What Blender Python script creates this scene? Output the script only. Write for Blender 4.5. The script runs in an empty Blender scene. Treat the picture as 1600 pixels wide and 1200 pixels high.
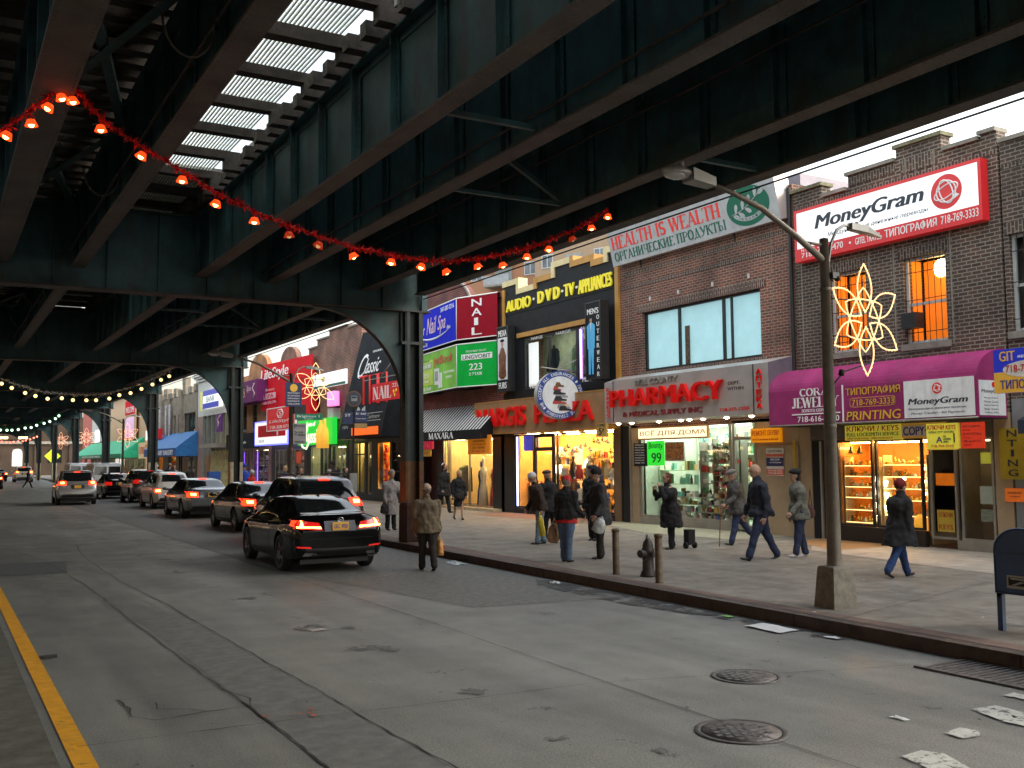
import bpy, bmesh, math, random
from mathutils import Vector, Matrix
R = math.radians
random.seed(7)
SC = bpy.context.scene
COL = SC.collection

# ------------------------------------------------------------------ camera, world, sun, exposure
cam_d = bpy.data.cameras.new("camera"); cam = bpy.data.objects.new("camera", cam_d); COL.objects.link(cam)
cam_d.sensor_width = 36; cam_d.lens = 34.875; cam_d.clip_end = 3000; cam_d.clip_start = 0.05
def cam_matrix(yaw, pitch, roll, loc):
    f = Vector((math.sin(yaw)*math.cos(pitch), math.cos(yaw)*math.cos(pitch), math.sin(pitch)))
    rt = Vector((math.cos(yaw), -math.sin(yaw), 0)); up = rt.cross(f)
    c, s = math.cos(roll), math.sin(roll)
    r2 = rt*c + up*s; u2 = up*c - rt*s
    m = Matrix((r2, u2, -f)).transposed().to_4x4(); m.translation = loc
    return m
cam.matrix_world = cam_matrix(R(30.24), R(4.27), R(-0.55), Vector((0, 0, 2.1)))
SC.camera = cam
w = bpy.data.worlds.new("World"); SC.world = w; w.use_nodes = True
nt = w.node_tree; bg = nt.nodes["Background"]
sky = nt.nodes.new("ShaderNodeTexSky"); sky.sky_type = 'NISHITA'; sky.sun_disc = False
sky.sun_elevation = R(28); sky.sun_rotation = R(115); sky.air_density = 1.6; sky.dust_density = 4
hs = nt.nodes.new("ShaderNodeHueSaturation"); hs.inputs['Saturation'].default_value = 0.42   # overcast: nearly white
nt.links.new(sky.outputs[0], hs.inputs['Color']); nt.links.new(hs.outputs[0], bg.inputs[0])
bg.inputs[1].default_value = 0.15
sun_d = bpy.data.lights.new("sun", 'SUN'); sun_d.energy = 0.6; sun_d.angle = R(40); sun_d.color = (1, .97, .92)
sun = bpy.data.objects.new("sun", sun_d); COL.objects.link(sun)
sun.rotation_euler = (R(24), R(-14), 0)   # soft overcast light from high above the gap between railway and houses
SC.view_settings.view_transform = 'Standard'; SC.view_settings.look = 'None'
SC.view_settings.exposure = 1.65; SC.view_settings.gamma = 1.0
SC.render.engine = 'CYCLES'
try:
    SC.cycles.use_denoising = True; SC.cycles.denoiser = 'OPENIMAGEDENOISE'
except Exception: pass
SC.cycles.max_bounces = 7; SC.cycles.diffuse_bounces = 3; SC.cycles.glossy_bounces = 3
SC.cycles.transmission_bounces = 4; SC.cycles.transparent_max_bounces = 12
SC.cycles.sample_clamp_indirect = 4.0

# ------------------------------------------------------------------ materials
MATS = {}
EK = 0.5      # overall level of the lit lamps and signs
def _coord(nt, scale=1.0):
    tc = nt.nodes.new("ShaderNodeTexCoord"); return tc.outputs['Object']
def pbr(name, col, rough=.6, metal=0.0, var=.12, vscale=3.0, bump=0.0, bscale=40, spec=.5, coat=0.0, emis=None, estr=0.0,
        dirt=None, dirt_amt=.4, dscale=1.2, rvar=0.0, streak=None):
    """principled material with noise variation of the base colour"""
    if name in MATS: return MATS[name]
    m = bpy.data.materials.new(name); m.use_nodes = True; nt = m.node_tree; b = nt.nodes["Principled BSDF"]
    b.inputs['Roughness'].default_value = rough; b.inputs['Metallic'].default_value = metal
    b.inputs['Specular IOR Level'].default_value = spec
    b.inputs['Coat Weight'].default_value = coat
    co = _coord(nt)
    c4 = (*col, 1)
    if var > 0:
        n = nt.nodes.new("ShaderNodeTexNoise"); n.inputs['Scale'].default_value = vscale; n.inputs['Detail'].default_value = 6
        n.inputs['Roughness'].default_value = .65
        nt.links.new(co, n.inputs['Vector'])
        r = nt.nodes.new("ShaderNodeValToRGB"); nt.links.new(n.outputs[0], r.inputs[0])
        lo = tuple(max(0, c*(1-var*1.6)) for c in col); hi = tuple(min(1, c*(1+var*1.6)) for c in col)
        r.color_ramp.elements[0].position = .3; r.color_ramp.elements[1].position = .7
        r.color_ramp.elements[0].color = (*lo, 1); r.color_ramp.elements[1].color = (*hi, 1)
        src = r.outputs[0]
        if dirt:
            n2 = nt.nodes.new("ShaderNodeTexNoise"); n2.inputs['Scale'].default_value = dscale; n2.inputs['Detail'].default_value = 8
            n2.inputs['Roughness'].default_value = .7
            if streak:
                mp = nt.nodes.new("ShaderNodeMapping"); mp.inputs['Scale'].default_value = streak; nt.links.new(co, mp.inputs[0]); nt.links.new(mp.outputs[0], n2.inputs['Vector'])
            else: nt.links.new(co, n2.inputs['Vector'])
            r2 = nt.nodes.new("ShaderNodeValToRGB"); nt.links.new(n2.outputs[0], r2.inputs[0])
            r2.color_ramp.elements[0].position = .5; r2.color_ramp.elements[1].position = .68
            r2.color_ramp.elements[0].color = (0, 0, 0, 1); r2.color_ramp.elements[1].color = (dirt_amt,)*3+(1,)
            mx = nt.nodes.new("ShaderNodeMixRGB"); nt.links.new(r2.outputs[0], mx.inputs[0]); nt.links.new(src, mx.inputs[1])
            mx.inputs[2].default_value = (*dirt, 1); src = mx.outputs[0]
        nt.links.new(src, b.inputs['Base Color'])
        if rvar > 0:
            mr = nt.nodes.new("ShaderNodeMapRange"); nt.links.new(n.outputs[0], mr.inputs[0])
            mr.inputs[1].default_value = .3; mr.inputs[2].default_value = .7
            mr.inputs[3].default_value = max(.02, rough-rvar); mr.inputs[4].default_value = min(1, rough+rvar)
            nt.links.new(mr.outputs[0], b.inputs['Roughness'])
    else:
        b.inputs['Base Color'].default_value = c4
    if bump > 0:
        n = nt.nodes.new("ShaderNodeTexNoise"); n.inputs['Scale'].default_value = bscale; n.inputs['Detail'].default_value = 5
        nt.links.new(co, n.inputs['Vector'])
        bp = nt.nodes.new("ShaderNodeBump"); bp.inputs['Strength'].default_value = bump; bp.inputs['Distance'].default_value = .02
        nt.links.new(n.outputs[0], bp.inputs['Height']); nt.links.new(bp.outputs[0], b.inputs['Normal'])
    if emis:
        b.inputs['Emission Color'].default_value = (*emis, 1); b.inputs['Emission Strength'].default_value = estr*EK
    MATS[name] = m
    return m
def glow(name, col, s, base=(.8, .8, .8)):
    return pbr(name, base, .5, var=0, emis=col, estr=s)
def glass(name, tint=(.9, .95, .95), rough=.02, refl=1.0, dark=0.0):
    if name in MATS: return MATS[name]
    m = bpy.data.materials.new(name); m.use_nodes = True; nt = m.node_tree
    for n in list(nt.nodes): nt.nodes.remove(n)
    o = nt.nodes.new("ShaderNodeOutputMaterial"); mx = nt.nodes.new("ShaderNodeMixShader")
    t = nt.nodes.new("ShaderNodeBsdfTransparent"); t.inputs[0].default_value = (*tint, 1)
    g = nt.nodes.new("ShaderNodeBsdfGlossy"); g.inputs['Roughness'].default_value = rough; g.inputs[0].default_value = (1, 1, 1, 1)
    f = nt.nodes.new("ShaderNodeFresnel"); f.inputs[0].default_value = 1.5
    ml = nt.nodes.new("ShaderNodeMath"); ml.operation = 'MULTIPLY'; ml.inputs[1].default_value = refl
    ge = nt.nodes.new("ShaderNodeNewGeometry"); sb = nt.nodes.new("ShaderNodeMath"); sb.operation = 'SUBTRACT'; sb.inputs[0].default_value = 1   # a thin pane reflects at its outer face only
    m2 = nt.nodes.new("ShaderNodeMath"); m2.operation = 'MULTIPLY'
    nt.links.new(ge.outputs['Backfacing'], sb.inputs[1]); nt.links.new(f.outputs[0], ml.inputs[0]); nt.links.new(ml.outputs[0], m2.inputs[0]); nt.links.new(sb.outputs[0], m2.inputs[1]); nt.links.new(m2.outputs[0], mx.inputs[0])
    nt.links.new(t.outputs[0], mx.inputs[1]); nt.links.new(g.outputs[0], mx.inputs[2]); nt.links.new(mx.outputs[0], o.inputs[0])
    MATS[name] = m
    return m
def brick(name, c1, c2, mortar, bw=.215, bh=.075, vertical=False, ms=.012):
    """brick wall; bricks laid in the local XZ plane"""
    if name in MATS: return MATS[name]
    m = bpy.data.materials.new(name); m.use_nodes = True; nt = m.node_tree; b = nt.nodes["Principled BSDF"]
    b.inputs['Roughness'].default_value = .85
    co = _coord(nt); sp = nt.nodes.new("ShaderNodeSeparateXYZ"); nt.links.new(co, sp.inputs[0])
    ad = nt.nodes.new("ShaderNodeMath"); ad.operation = 'ADD'; nt.links.new(sp.outputs[0], ad.inputs[0]); nt.links.new(sp.outputs[1], ad.inputs[1])
    cb = nt.nodes.new("ShaderNodeCombineXYZ")
    nt.links.new(ad.outputs[0], cb.inputs[1 if vertical else 0]); nt.links.new(sp.outputs[2], cb.inputs[0 if vertical else 1])
    bt = nt.nodes.new("ShaderNodeTexBrick"); nt.links.new(cb.outputs[0], bt.inputs['Vector'])
    bt.inputs['Color1'].default_value = (*c1, 1); bt.inputs['Color2'].default_value = (*c2, 1); bt.inputs['Mortar'].default_value = (*mortar, 1)
    bt.inputs['Scale'].default_value = 1; bt.inputs['Mortar Size'].default_value = ms; bt.inputs['Mortar Smooth'].default_value = .2
    bt.inputs['Bias'].default_value = -.1
    bt.inputs['Brick Width'].default_value = bw; bt.inputs['Row Height'].default_value = bh
    n = nt.nodes.new("ShaderNodeTexNoise"); n.inputs['Scale'].default_value = .9; n.inputs['Detail'].default_value = 7; nt.links.new(co, n.inputs['Vector'])
    r = nt.nodes.new("ShaderNodeValToRGB"); nt.links.new(n.outputs[0], r.inputs[0])
    r.color_ramp.elements[0].position = .3; r.color_ramp.elements[1].position = .75
    r.color_ramp.elements[0].color = (.5, .5, .5, 1); r.color_ramp.elements[1].color = (1.4, 1.32, 1.25, 1)
    mx = nt.nodes.new("ShaderNodeMixRGB"); mx.blend_type = 'MULTIPLY'; mx.inputs[0].default_value = 1
    nt.links.new(bt.outputs[0], mx.inputs[1]); nt.links.new(r.outputs[0], mx.inputs[2]); nt.links.new(mx.outputs[0], b.inputs['Base Color'])
    bp = nt.nodes.new("ShaderNodeBump"); bp.inputs['Strength'].default_value = .5; bp.inputs['Distance'].default_value = .01; bp.invert = True
    nt.links.new(bt.outputs['Fac'], bp.inputs['Height']); nt.links.new(bp.outputs[0], b.inputs['Normal'])
    MATS[name] = m
    return m

# ------------------------------------------------------------------ mesh builder
class MB:
    def __init__(s): s.v = []; s.f = []; s.m = []; s.sm = []; s.mats = []; s.T = Matrix()
    def mi(s, mat):
        if mat not in s.mats: s.mats.append(mat)
        return s.mats.index(mat)
    def add(s, vs, fs, mat, M=None, smooth=False):
        T = s.T @ M if M is not None else s.T
        o = len(s.v); k = s.mi(mat)
        s.v += [tuple(T @ Vector(p)) for p in vs]
        for f in fs:
            s.f.append([i+o for i in f]); s.m.append(k); s.sm.append(smooth)
        return s
    def box(s, x0, x1, y0, y1, z0, z1, mat, M=None):
        if x0 > x1: x0, x1 = x1, x0
        if y0 > y1: y0, y1 = y1, y0
        if z0 > z1: z0, z1 = z1, z0
        vs = [(x0, y0, z0), (x1, y0, z0), (x1, y1, z0), (x0, y1, z0), (x0, y0, z1), (x1, y0, z1), (x1, y1, z1), (x0, y1, z1)]
        return s.add(vs, [(0, 3, 2, 1), (4, 5, 6, 7), (0, 1, 5, 4), (1, 2, 6, 5), (2, 3, 7, 6), (3, 0, 4, 7)], mat, M)
    def quad(s, a, b, c, d, mat): return s.add([a, b, c, d], [(0, 1, 2, 3)], mat)
    def ngon(s, pts, mat, smooth=False): return s.add(pts, [tuple(range(len(pts)))], mat)
    def prism(s, pts, y0, y1, mat):
        """outline in XZ (counter-clockwise seen from -y) extruded y0..y1"""
        n = len(pts)
        vs = [(x, y0, z) for x, z in pts] + [(x, y1, z) for x, z in pts]
        fs = [tuple(range(n)), tuple(range(2*n-1, n-1, -1))] + [(i, i+n, (i+1) % n+n, (i+1) % n) for i in range(n)]
        return s.add(vs, fs, mat)
    def cyl(s, p0, p1, r0, r1=None, n=12, mat=None, cap=True, smooth=True):
        r1 = r0 if r1 is None else r1
        p0 = Vector(p0); p1 = Vector(p1); d = (p1-p0)
        if d.length < 1e-6: return s
        q = d.normalized().to_track_quat('Z', 'Y')
        vs = []
        for p, r in ((p0, r0), (p1, r1)):
            for i in range(n):
                a = 2*math.pi*i/n; vs.append(tuple(p + q @ Vector((r*math.cos(a), r*math.sin(a), 0))))
        s.add(vs, [(i, (i+1) % n, n+(i+1) % n, n+i) for i in range(n)], mat, smooth=smooth)
        if cap: s.add(vs, [tuple(range(n-1, -1, -1)), tuple(range(n, 2*n))], mat)
        return s
    def tube(s, path, r, mat, n=8, closed=False, smooth=True):
        P = [Vector(p) for p in path]; N = len(P); rr = r if isinstance(r, (list, tuple)) else [r]*N
        vs = []; up = None
        for i, p in enumerate(P):
            a = P[(i-1) % N] if (closed or i > 0) else p; b = P[(i+1) % N] if (closed or i < N-1) else p
            t = (b-a).normalized() if (b-a).length > 1e-9 else Vector((0, 0, 1))
            if up is None:
                up = Vector((0, 0, 1)) if abs(t.z) < .9 else Vector((1, 0, 0))
            u = (up - t*up.dot(t)).normalized(); v = t.cross(u); up = u
            for k in range(n):
                an = 2*math.pi*k/n; vs.append(tuple(p + (u*math.cos(an)+v*math.sin(an))*rr[i]))
        fs = []
        for i in range(N if closed else N-1):
            j = (i+1) % N
            for k in range(n): fs.append((i*n+k, i*n+(k+1) % n, j*n+(k+1) % n, j*n+k))
        if not closed: fs += [tuple(range(n-1, -1, -1)), tuple(range((N-1)*n, N*n))]
        return s.add(vs, fs, mat, smooth=smooth)
    def lathe(s, prof, c, mat, n=16, axis='Z', smooth=True):
        """prof: (radius, height)"""
        vs = []; fs = []
        for r, h in prof:
            for k in range(n):
                a = 2*math.pi*k/n; x, y = r*math.cos(a), r*math.sin(a)
                if axis == 'Z': vs.append((c[0]+x, c[1]+y, c[2]+h))
                elif axis == 'Y': vs.append((c[0]+x, c[1]+h, c[2]-y))
                else: vs.append((c[0]+h, c[1]+x, c[2]+y))
        for i in range(len(prof)-1):
            for k in range(n): fs.append((i*n+k, i*n+(k+1) % n, (i+1)*n+(k+1) % n, (i+1)*n+k))
        if prof[0][0] > 1e-4: fs.append(tuple(range(n-1, -1, -1)))
        if prof[-1][0] > 1e-4: fs.append(tuple(range((len(prof)-1)*n, len(prof)*n)))
        return s.add(vs, fs, mat, smooth=smooth)
    def ball(s, c, r, mat, n=10, sc=(1, 1, 1)):
        pr = [(max(1e-5, math.sin(math.pi*i/n)), -math.cos(math.pi*i/n)) for i in range(n+1)]
        vs = []; fs = []; k = n*2
        for a, h in pr:
            for j in range(k):
                an = 2*math.pi*j/k; vs.append((c[0]+a*math.cos(an)*r*sc[0], c[1]+a*math.sin(an)*r*sc[1], c[2]+h*r*sc[2]))
        for i in range(n):
            for j in range(k): fs.append((i*k+j, i*k+(j+1) % k, (i+1)*k+(j+1) % k, (i+1)*k+j))
        return s.add(vs, fs, mat, smooth=True)
    def build(s, name, parent=None, label=None, cat=None, group=None, kind=None, loc=None, rz=0):
        me = bpy.data.meshes.new(name); me.from_pydata(s.v, [], s.f)
        for mt in s.mats: me.materials.append(mt)
        me.polygons.foreach_set('material_index', s.m); me.polygons.foreach_set('use_smooth', s.sm)
        me.update()
        o = bpy.data.objects.new(name, me); COL.objects.link(o)
        if parent is not None: o.parent = parent
        if loc is not None: o.location = loc
        if rz: o.rotation_euler.z = rz
        tag(o, label, cat, group, kind)
        return o
def tag(o, label=None, cat=None, group=None, kind=None):
    if label: o['label'] = label
    if cat: o['category'] = cat
    if group: o['group'] = group
    if kind: o['kind'] = kind
    return o
def thing(name, label, cat, loc=(0, 0, 0), rz=0, group=None):
    o = bpy.data.objects.new(name, None); COL.objects.link(o); o.empty_display_size = .2
    o.location = loc; o.rotation_euler = (0, 0, rz)
    return tag(o, label, cat, group)
KIDS = {}
def copy_tree(o, loc=None, rz=None, label=None, group=None, parent=None):
    c = o.copy(); COL.objects.link(c)
    if parent is not None: c.parent = parent
    if loc is not None: c.location = loc
    if rz is not None: c.rotation_euler.z = rz
    if label: c['label'] = label
    if group: c['group'] = group
    for ch in [k for k in o.children]: copy_tree(ch, parent=c)
    return c

# ------------------------------------------------------------------ lettering
_TX = {}
def text_geo(s, bold=0.0, shear=0.0):
    key = (s, bold, shear)
    if key not in _TX:
        cu = bpy.data.curves.new("t", 'FONT'); cu.body = s; cu.offset = bold*.55; cu.shear = shear; cu.resolution_u = 3
        ob = bpy.data.objects.new("t", cu); COL.objects.link(ob)
        dg = bpy.context.evaluated_depsgraph_get(); me = bpy.data.meshes.new_from_object(ob.evaluated_get(dg))
        vs = [tuple(v.co) for v in me.vertices]; fs = [tuple(p.vertices) for p in me.polygons]
        bpy.data.objects.remove(ob); bpy.data.meshes.remove(me); bpy.data.curves.remove(cu)
        x0 = min(v[0] for v in vs); x1 = max(v[0] for v in vs); y0 = min(v[1] for v in vs); y1 = max(v[1] for v in vs)
        _TX[key] = ([((v[0]-x0)/(x1-x0+1e-9), (v[1]-y0)/(y1-y0+1e-9)) for v in vs], fs)
    return _TX[key]
def put_text(mb, s, x0, x1, z0, z1, y, mat, bold=0.0, shear=0.0, depth=.006, arch=0.0, mat2=None):
    """text filling the rectangle x0..x1, z0..z1 of a local XZ plane, facing -y, with real thickness"""
    if bold > .004 and len(s) < 24:        # heavier weight: the outline repeated with a small sideways shift
        k = bold*.5*(z1-z0)
        for i, dx in enumerate((-k, k)): put_text(mb, s, x0+dx+k*.5, x1+dx-k*.5, z0, z1, y, mat, 0, shear, depth+.0006*(i+1), arch, mat2)
    vs, fs = text_geo(s, 0.0, shear)
    P = []
    for u, v in vs:
        P.append((x0+(x1-x0)*u, y-depth, z0+(z1-z0)*v + arch*(1-(2*u-1)**2)))
    n = len(P); B = [(p[0], y, p[2]) for p in P]
    cnt = {}
    for f in fs:
        for i in range(len(f)):
            a, b = f[i], f[(i+1) % len(f)]; cnt[(a, b)] = 1
    side = [(a, b) for (a, b) in cnt if (b, a) not in cnt]
    mb.add(P, fs, mat)
    mb.add(P+B, [(b, a, a+n, b+n) for a, b in side], mat2 or mat)
def ring_text(mb, s, cx, cz, r, a0, a1, h, y, mat, bold=.02, depth=.004, inward=False):
    """letters set round a circle"""
    n = len(s)
    for i, ch in enumerate(s):
        if ch == ' ': continue
        a = a0+(a1-a0)*(i+.5)/n
        vs, fs = text_geo(ch, bold, 0)
        wd = abs(a1-a0)*r/n*.8
        if ch in 'I': wd *= .35
        P = []
        for u, v in vs:
            lx = (u-.5)*wd; lz = (v-.5)*h
            if inward: lx, lz = -lx, -lz
            P.append((cx+(r+lz)*math.cos(a)+lx*math.sin(a), y-depth, cz+(r+lz)*math.sin(a)-lx*math.cos(a)))
        mb.add(P, fs, mat)
# stroke glyphs with serifs: each is (width, [polyline...]); weight 'a' thick, 'b' thin
def _arc(cx, cy, rx, ry, a0, a1, n=12):
    return [(cx+rx*math.cos(R(a0+(a1-a0)*i/n)), cy+ry*math.sin(R(a0+(a1-a0)*i/n))) for i in range(n+1)]
GL = {
 'H': (.75, [('a', [(.15, 0), (.15, 1)]), ('a', [(.6, 0), (.6, 1)]), ('b', [(.15, .5), (.6, .5)])], [.15, .6], [.15, .6]),
 'E': (.62, [('a', [(.15, 0), (.15, 1)]), ('b', [(.15, 1), (.56, 1), (.56, .84)]), ('b', [(.15, .52), (.42, .52)]), ('b', [(.15, 0), (.58, 0), (.58, .18)])], [.12], [.12]),
 'A': (.78, [('b', [(.1, 0), (.4, 1)]), ('a', [(.4, 1), (.68, 0)]), ('b', [(.2, .33), (.58, .33)])], [.1, .68], []),
 'L': (.6, [('a', [(.15, 0), (.15, 1)]), ('b', [(.15, 0), (.55, 0), (.55, .2)])], [.12], [.15]),
 'T': (.68, [('a', [(.34, 0), (.34, 1)]), ('b', [(.04, .82), (.04, 1), (.64, 1), (.64, .82)])], [.34], []),
 'I': (.36, [('a', [(.18, 0), (.18, 1)])], [.18], [.18]),
 'S': (.58, [('a', _arc(.29, .74, .2, .24, 40, 270, 10)+_arc(.29, .26, .2, .24, 90, -140, 10)[1:])], [], []),
 'W': (1.0, [('a', [(.08, 1), (.29, 0)]), ('b', [(.29, 0), (.5, 1)]), ('a', [(.5, 1), (.71, 0)]), ('b', [(.71, 0), (.92, 1)])], [], [.08, .5, .92]),
 'M': (.9, [('b', [(.12, 0), (.12, 1)]), ('a', [(.12, 1), (.44, .05)]), ('b', [(.44, .05), (.76, 1)]), ('a', [(.76, 1), (.76, 0)])], [.12, .76], [.12, .76]),
 'X': (.75, [('a', [(.1, 1), (.65, 0)]), ('b', [(.62, 1), (.1, 0)])], [.1, .64], [.1, .62]),
 'R': (.74, [('a', [(.15, 0), (.15, 1)]), ('b', [(.15, 1), (.35, 1)]+_arc(.36, .76, .2, .24, 90, -90, 8)+[(.15, .52)]), ('a', [(.38, .52), (.66, 0)])], [.15, .66], [.12]),
 'P': (.66, [('a', [(.15, 0), (.15, 1)]), ('b', [(.15, 1), (.35, 1)]+_arc(.36, .73, .21, .27, 90, -90, 8)+[(.15, .46)])], [.15], [.12]),
 'O': (.76, [('a', _arc(.38, .5, .29, .5, 0, 360, 22))], [], []),
 'C': (.68, [('a', _arc(.38, .5, .29, .5, 50, 310, 18))], [], []),
 'J': (.5, [('a', [(.32, 1), (.32, .2)]+_arc(.19, .2, .13, .2, 0, -150, 8))], [], [.32]),
 'Y': (.72, [('a', [(.36, 0), (.36, .48), (.08, 1)]), ('b', [(.36, .48), (.64, 1)])], [.36], [.08, .64]),
 'N': (.8, [('b', [(.14, 0), (.14, 1)]), ('a', [(.14, 1), (.64, 0)]), ('b', [(.64, 0), (.64, 1)])], [.14], [.14, .64]),
 'Г': (.56, [('a', [(.15, 0), (.15, 1)]), ('b', [(.15, 1), (.52, 1), (.52, .8)])], [.15], [.12]),
 'И': (.8, [('a', [(.15, 0), (.15, 1)]), ('b', [(.15, .05), (.62, .95)]), ('a', [(.62, 0), (.62, 1)])], [.15, .62], [.15, .62]),
 'Ч': (.72, [('a', [(.56, 0), (.56, 1)]), ('b', [(.14, 1), (.14, .58)]+_arc(.26, .58, .12, .16, 180, 270, 5)+[(.56, .5)])], [.56], [.14, .56]),
 'К': (.74, [('a', [(.15, 0), (.15, 1)]), ('b', [(.15, .5), (.58, 1)]), ('a', [(.3, .6), (.64, 0)])], [.15, .64], [.15, .58]),
 'П': (.78, [('a', [(.15, 0), (.15, 1)]), ('a', [(.6, 0), (.6, 1)]), ('b', [(.15, 1), (.6, 1)])], [.15, .6], [.15, .6]),
 'Д': (.8, [('b', [(.2, .04), (.38, 1)]), ('a', [(.38, 1), (.62, .04)]), ('b', [(.06, -.16), (.06, .02), (.74, .02), (.74, -.16)])], [], []),
 'У': (.72, [('a', [(.1, 1), (.4, .38)]), ('b', [(.64, 1), (.34, .1), (.2, 0), (.1, .1)])], [], [.1, .64]),
 'Ы': (.95, [('a', [(.15, 0), (.15, 1)]), ('b', [(.15, .5), (.32, .5)]+_arc(.34, .25, .17, .25, 90, -90, 8)+[(.15, 0)]), ('a', [(.78, 0), (.78, 1)])], [.15, .78], [.15, .78]),
}
for a, b in (('О', 'O'), ('Р', 'P'), ('А', 'A'), ('Н', 'H'), ('Е', 'E'), ('С', 'C'), ('Т', 'T')): GL[a] = GL[b]
def serif_text(mb, s, x0, x1, z0, z1, y, mat, th=.13, depth=.008, thin=.05, shear=0.0):
    adv = [GL[c][0] if c in GL else .35 for c in s]; W = sum(adv); sx = (x1-x0)/W; sz = z1-z0; cx = 0
    def seg(a, b, wd, k):
        ax, az = a; bx, bz = b
        d = Vector((bx-ax, bz-az));
        if d.length < 1e-6: return
        n = Vector((-d.y, d.x)).normalized()*wd/2; e = d.normalized()*(wd*.18)
        pts = [(ax-n.x-e.x, az-n.y-e.y), (bx-n.x+e.x, bz-n.y+e.y), (bx+n.x+e.x, bz+n.y+e.y), (ax+n.x-e.x, az+n.y-e.y)]
        pts = [(x0+p[0]*k[0]+shear*p[1]*sz, z0+p[1]*sz) for p in pts]
        mb.add([(p[0], y-depth, p[1]) for p in pts]+[(p[0], y, p[1]) for p in pts],
               [(0, 1, 2, 3), (0, 4, 5, 1), (1, 5, 6, 2), (2, 6, 7, 3), (3, 7, 4, 0)], mat)
    for c, ad in zip(s, adv):
        if c in GL:
            _, st, lo, hi = GL[c]
            for wgt, pl in st:
                for i in range(len(pl)-1):
                    a = pl[i]; b = pl[i+1]; steep = abs(b[1]-a[1]) > abs(b[0]-a[0])*.7
                    wd = th if (wgt == 'a' and steep) else (thin*1.5 if wgt == 'a' else thin)
                    seg((a[0]+cx, a[1]), (b[0]+cx, b[1]), wd, (sx,))
            for l in lo: seg((l-.11+cx, .02), (l+.11+cx, .02), .045, (sx,))
            for l in hi: seg((l-.11+cx, .98), (l+.11+cx, .98), .045, (sx,))
        cx += ad
# ------------------------------------------------------------------ ground, road, kerb, sidewalk
def KX(y): return 9.05+.02*y           # kerb line
def asphalt_mat():
    m = bpy.data.materials.new("road_concrete"); m.use_nodes = True; nt = m.node_tree; b = nt.nodes["Principled BSDF"]
    co = _coord(nt)
    def noise(sc, det, rough=.6, stretch=None):
        n = nt.nodes.new("ShaderNodeTexNoise"); n.inputs['Scale'].default_value = sc; n.inputs['Detail'].default_value = det
        n.inputs['Roughness'].default_value = rough
        if stretch:
            mp = nt.nodes.new("ShaderNodeMapping"); mp.inputs['Scale'].default_value = stretch; nt.links.new(co, mp.inputs[0]); nt.links.new(mp.outputs[0], n.inputs['Vector'])
        else: nt.links.new(co, n.inputs['Vector'])
        return n
    def ramp(src, p0, c0, p1, c1):
        r = nt.nodes.new("ShaderNodeValToRGB"); nt.links.new(src, r.inputs[0])
        r.color_ramp.elements[0].position = p0; r.color_ramp.elements[1].position = p1
        r.color_ramp.elements[0].color = (*c0, 1); r.color_ramp.elements[1].color = (*c1, 1); return r
    def mul(a, c):
        mx = nt.nodes.new("ShaderNodeMixRGB"); mx.blend_type = 'MULTIPLY'; mx.inputs[0].default_value = 1
        nt.links.new(a, mx.inputs[1]); nt.links.new(c, mx.inputs[2]); return mx.outputs[0]
    base = ramp(noise(.35, 6).outputs[0], .3, (.13, .139, .137), .7, (.178, .187, .182)).outputs[0]
    grain = noise(150, 3, .8)
    c = mul(base, ramp(grain.outputs[0], .38, (.3, .3, .3), .64, (1.75, 1.75, 1.7)).outputs[0])
    c = mul(c, ramp(noise(55, 4, .85).outputs[0], .38, (.6, .6, .6), .62, (1.38, 1.38, 1.36)).outputs[0])
    c = mul(c, ramp(noise(1.0, 5, .6, (1.6, .16, 1)).outputs[0], .32, (.72, .72, .73), .7, (1.22, 1.21, 1.19)).outputs[0])
    nt.links.new(c, b.inputs['Base Color'])
    rr = ramp(noise(.8, 6).outputs[0], .35, (.42,)*3, .7, (.7,)*3); nt.links.new(rr.outputs[0], b.inputs['Roughness'])
    bp = nt.nodes.new("ShaderNodeBump"); bp.inputs['Strength'].default_value = .5; bp.inputs['Distance'].default_value = .006
    nt.links.new(grain.outputs[0], bp.inputs['Height']); nt.links.new(bp.outputs[0], b.inputs['Normal'])
    return m
M_road = asphalt_mat()
M_patch = pbr('dark_asphalt_patch', (.085, .095, .097), .6, var=.25, vscale=30, bump=.4, bscale=160)
M_patch2 = pbr('worn_asphalt', (.105, .112, .106), .62, var=.3, vscale=9, bump=.4, bscale=150)
M_crack = pbr('crack_tar', (.018, .018, .018), .8, var=.3)
M_side = pbr('sidewalk_concrete', (.22, .203, .172), .75, var=.2, vscale=2.6, bump=.5, bscale=120, dirt=(.12, .105, .085), dirt_amt=.8, dscale=.9)
M_side2 = pbr('pale_shop_apron', (.36, .32, .27), .7, var=.14, vscale=2.5, bump=.2, bscale=120, dirt=(.16, .14, .12), dirt_amt=.5)
M_side3 = pbr('ochre_shop_apron', (.3, .17, .07), .7, var=.15, vscale=3)
M_red = pbr('red_stained_concrete', (.13, .085, .068), .75, var=.2, vscale=3, bump=.3, bscale=90)
M_kerb = pbr('rusty_steel_kerb', (.05, .033, .026), .6, var=.35, vscale=5, bump=.3, bscale=60)
M_yel = None
def paint(name, col, thr=.45, sc=14, cut=True):
    """worn road paint: chipped away by noise"""
    m = pbr(name, col, .6, var=.12, vscale=8); nt = m.node_tree; b = nt.nodes["Principled BSDF"]
    n = nt.nodes.new("ShaderNodeTexNoise"); n.inputs['Scale'].default_value = sc; n.inputs['Detail'].default_value = 7; n.inputs['Roughness'].default_value = .75
    nt.links.new(_coord(nt), n.inputs['Vector'])
    r = nt.nodes.new("ShaderNodeValToRGB"); nt.links.new(n.outputs[0], r.inputs[0]); r.color_ramp.elements[0].position = thr-.02; r.color_ramp.elements[1].position = thr+.02
    nt.links.new(r.outputs[0], b.inputs['Alpha']); return m
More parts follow.
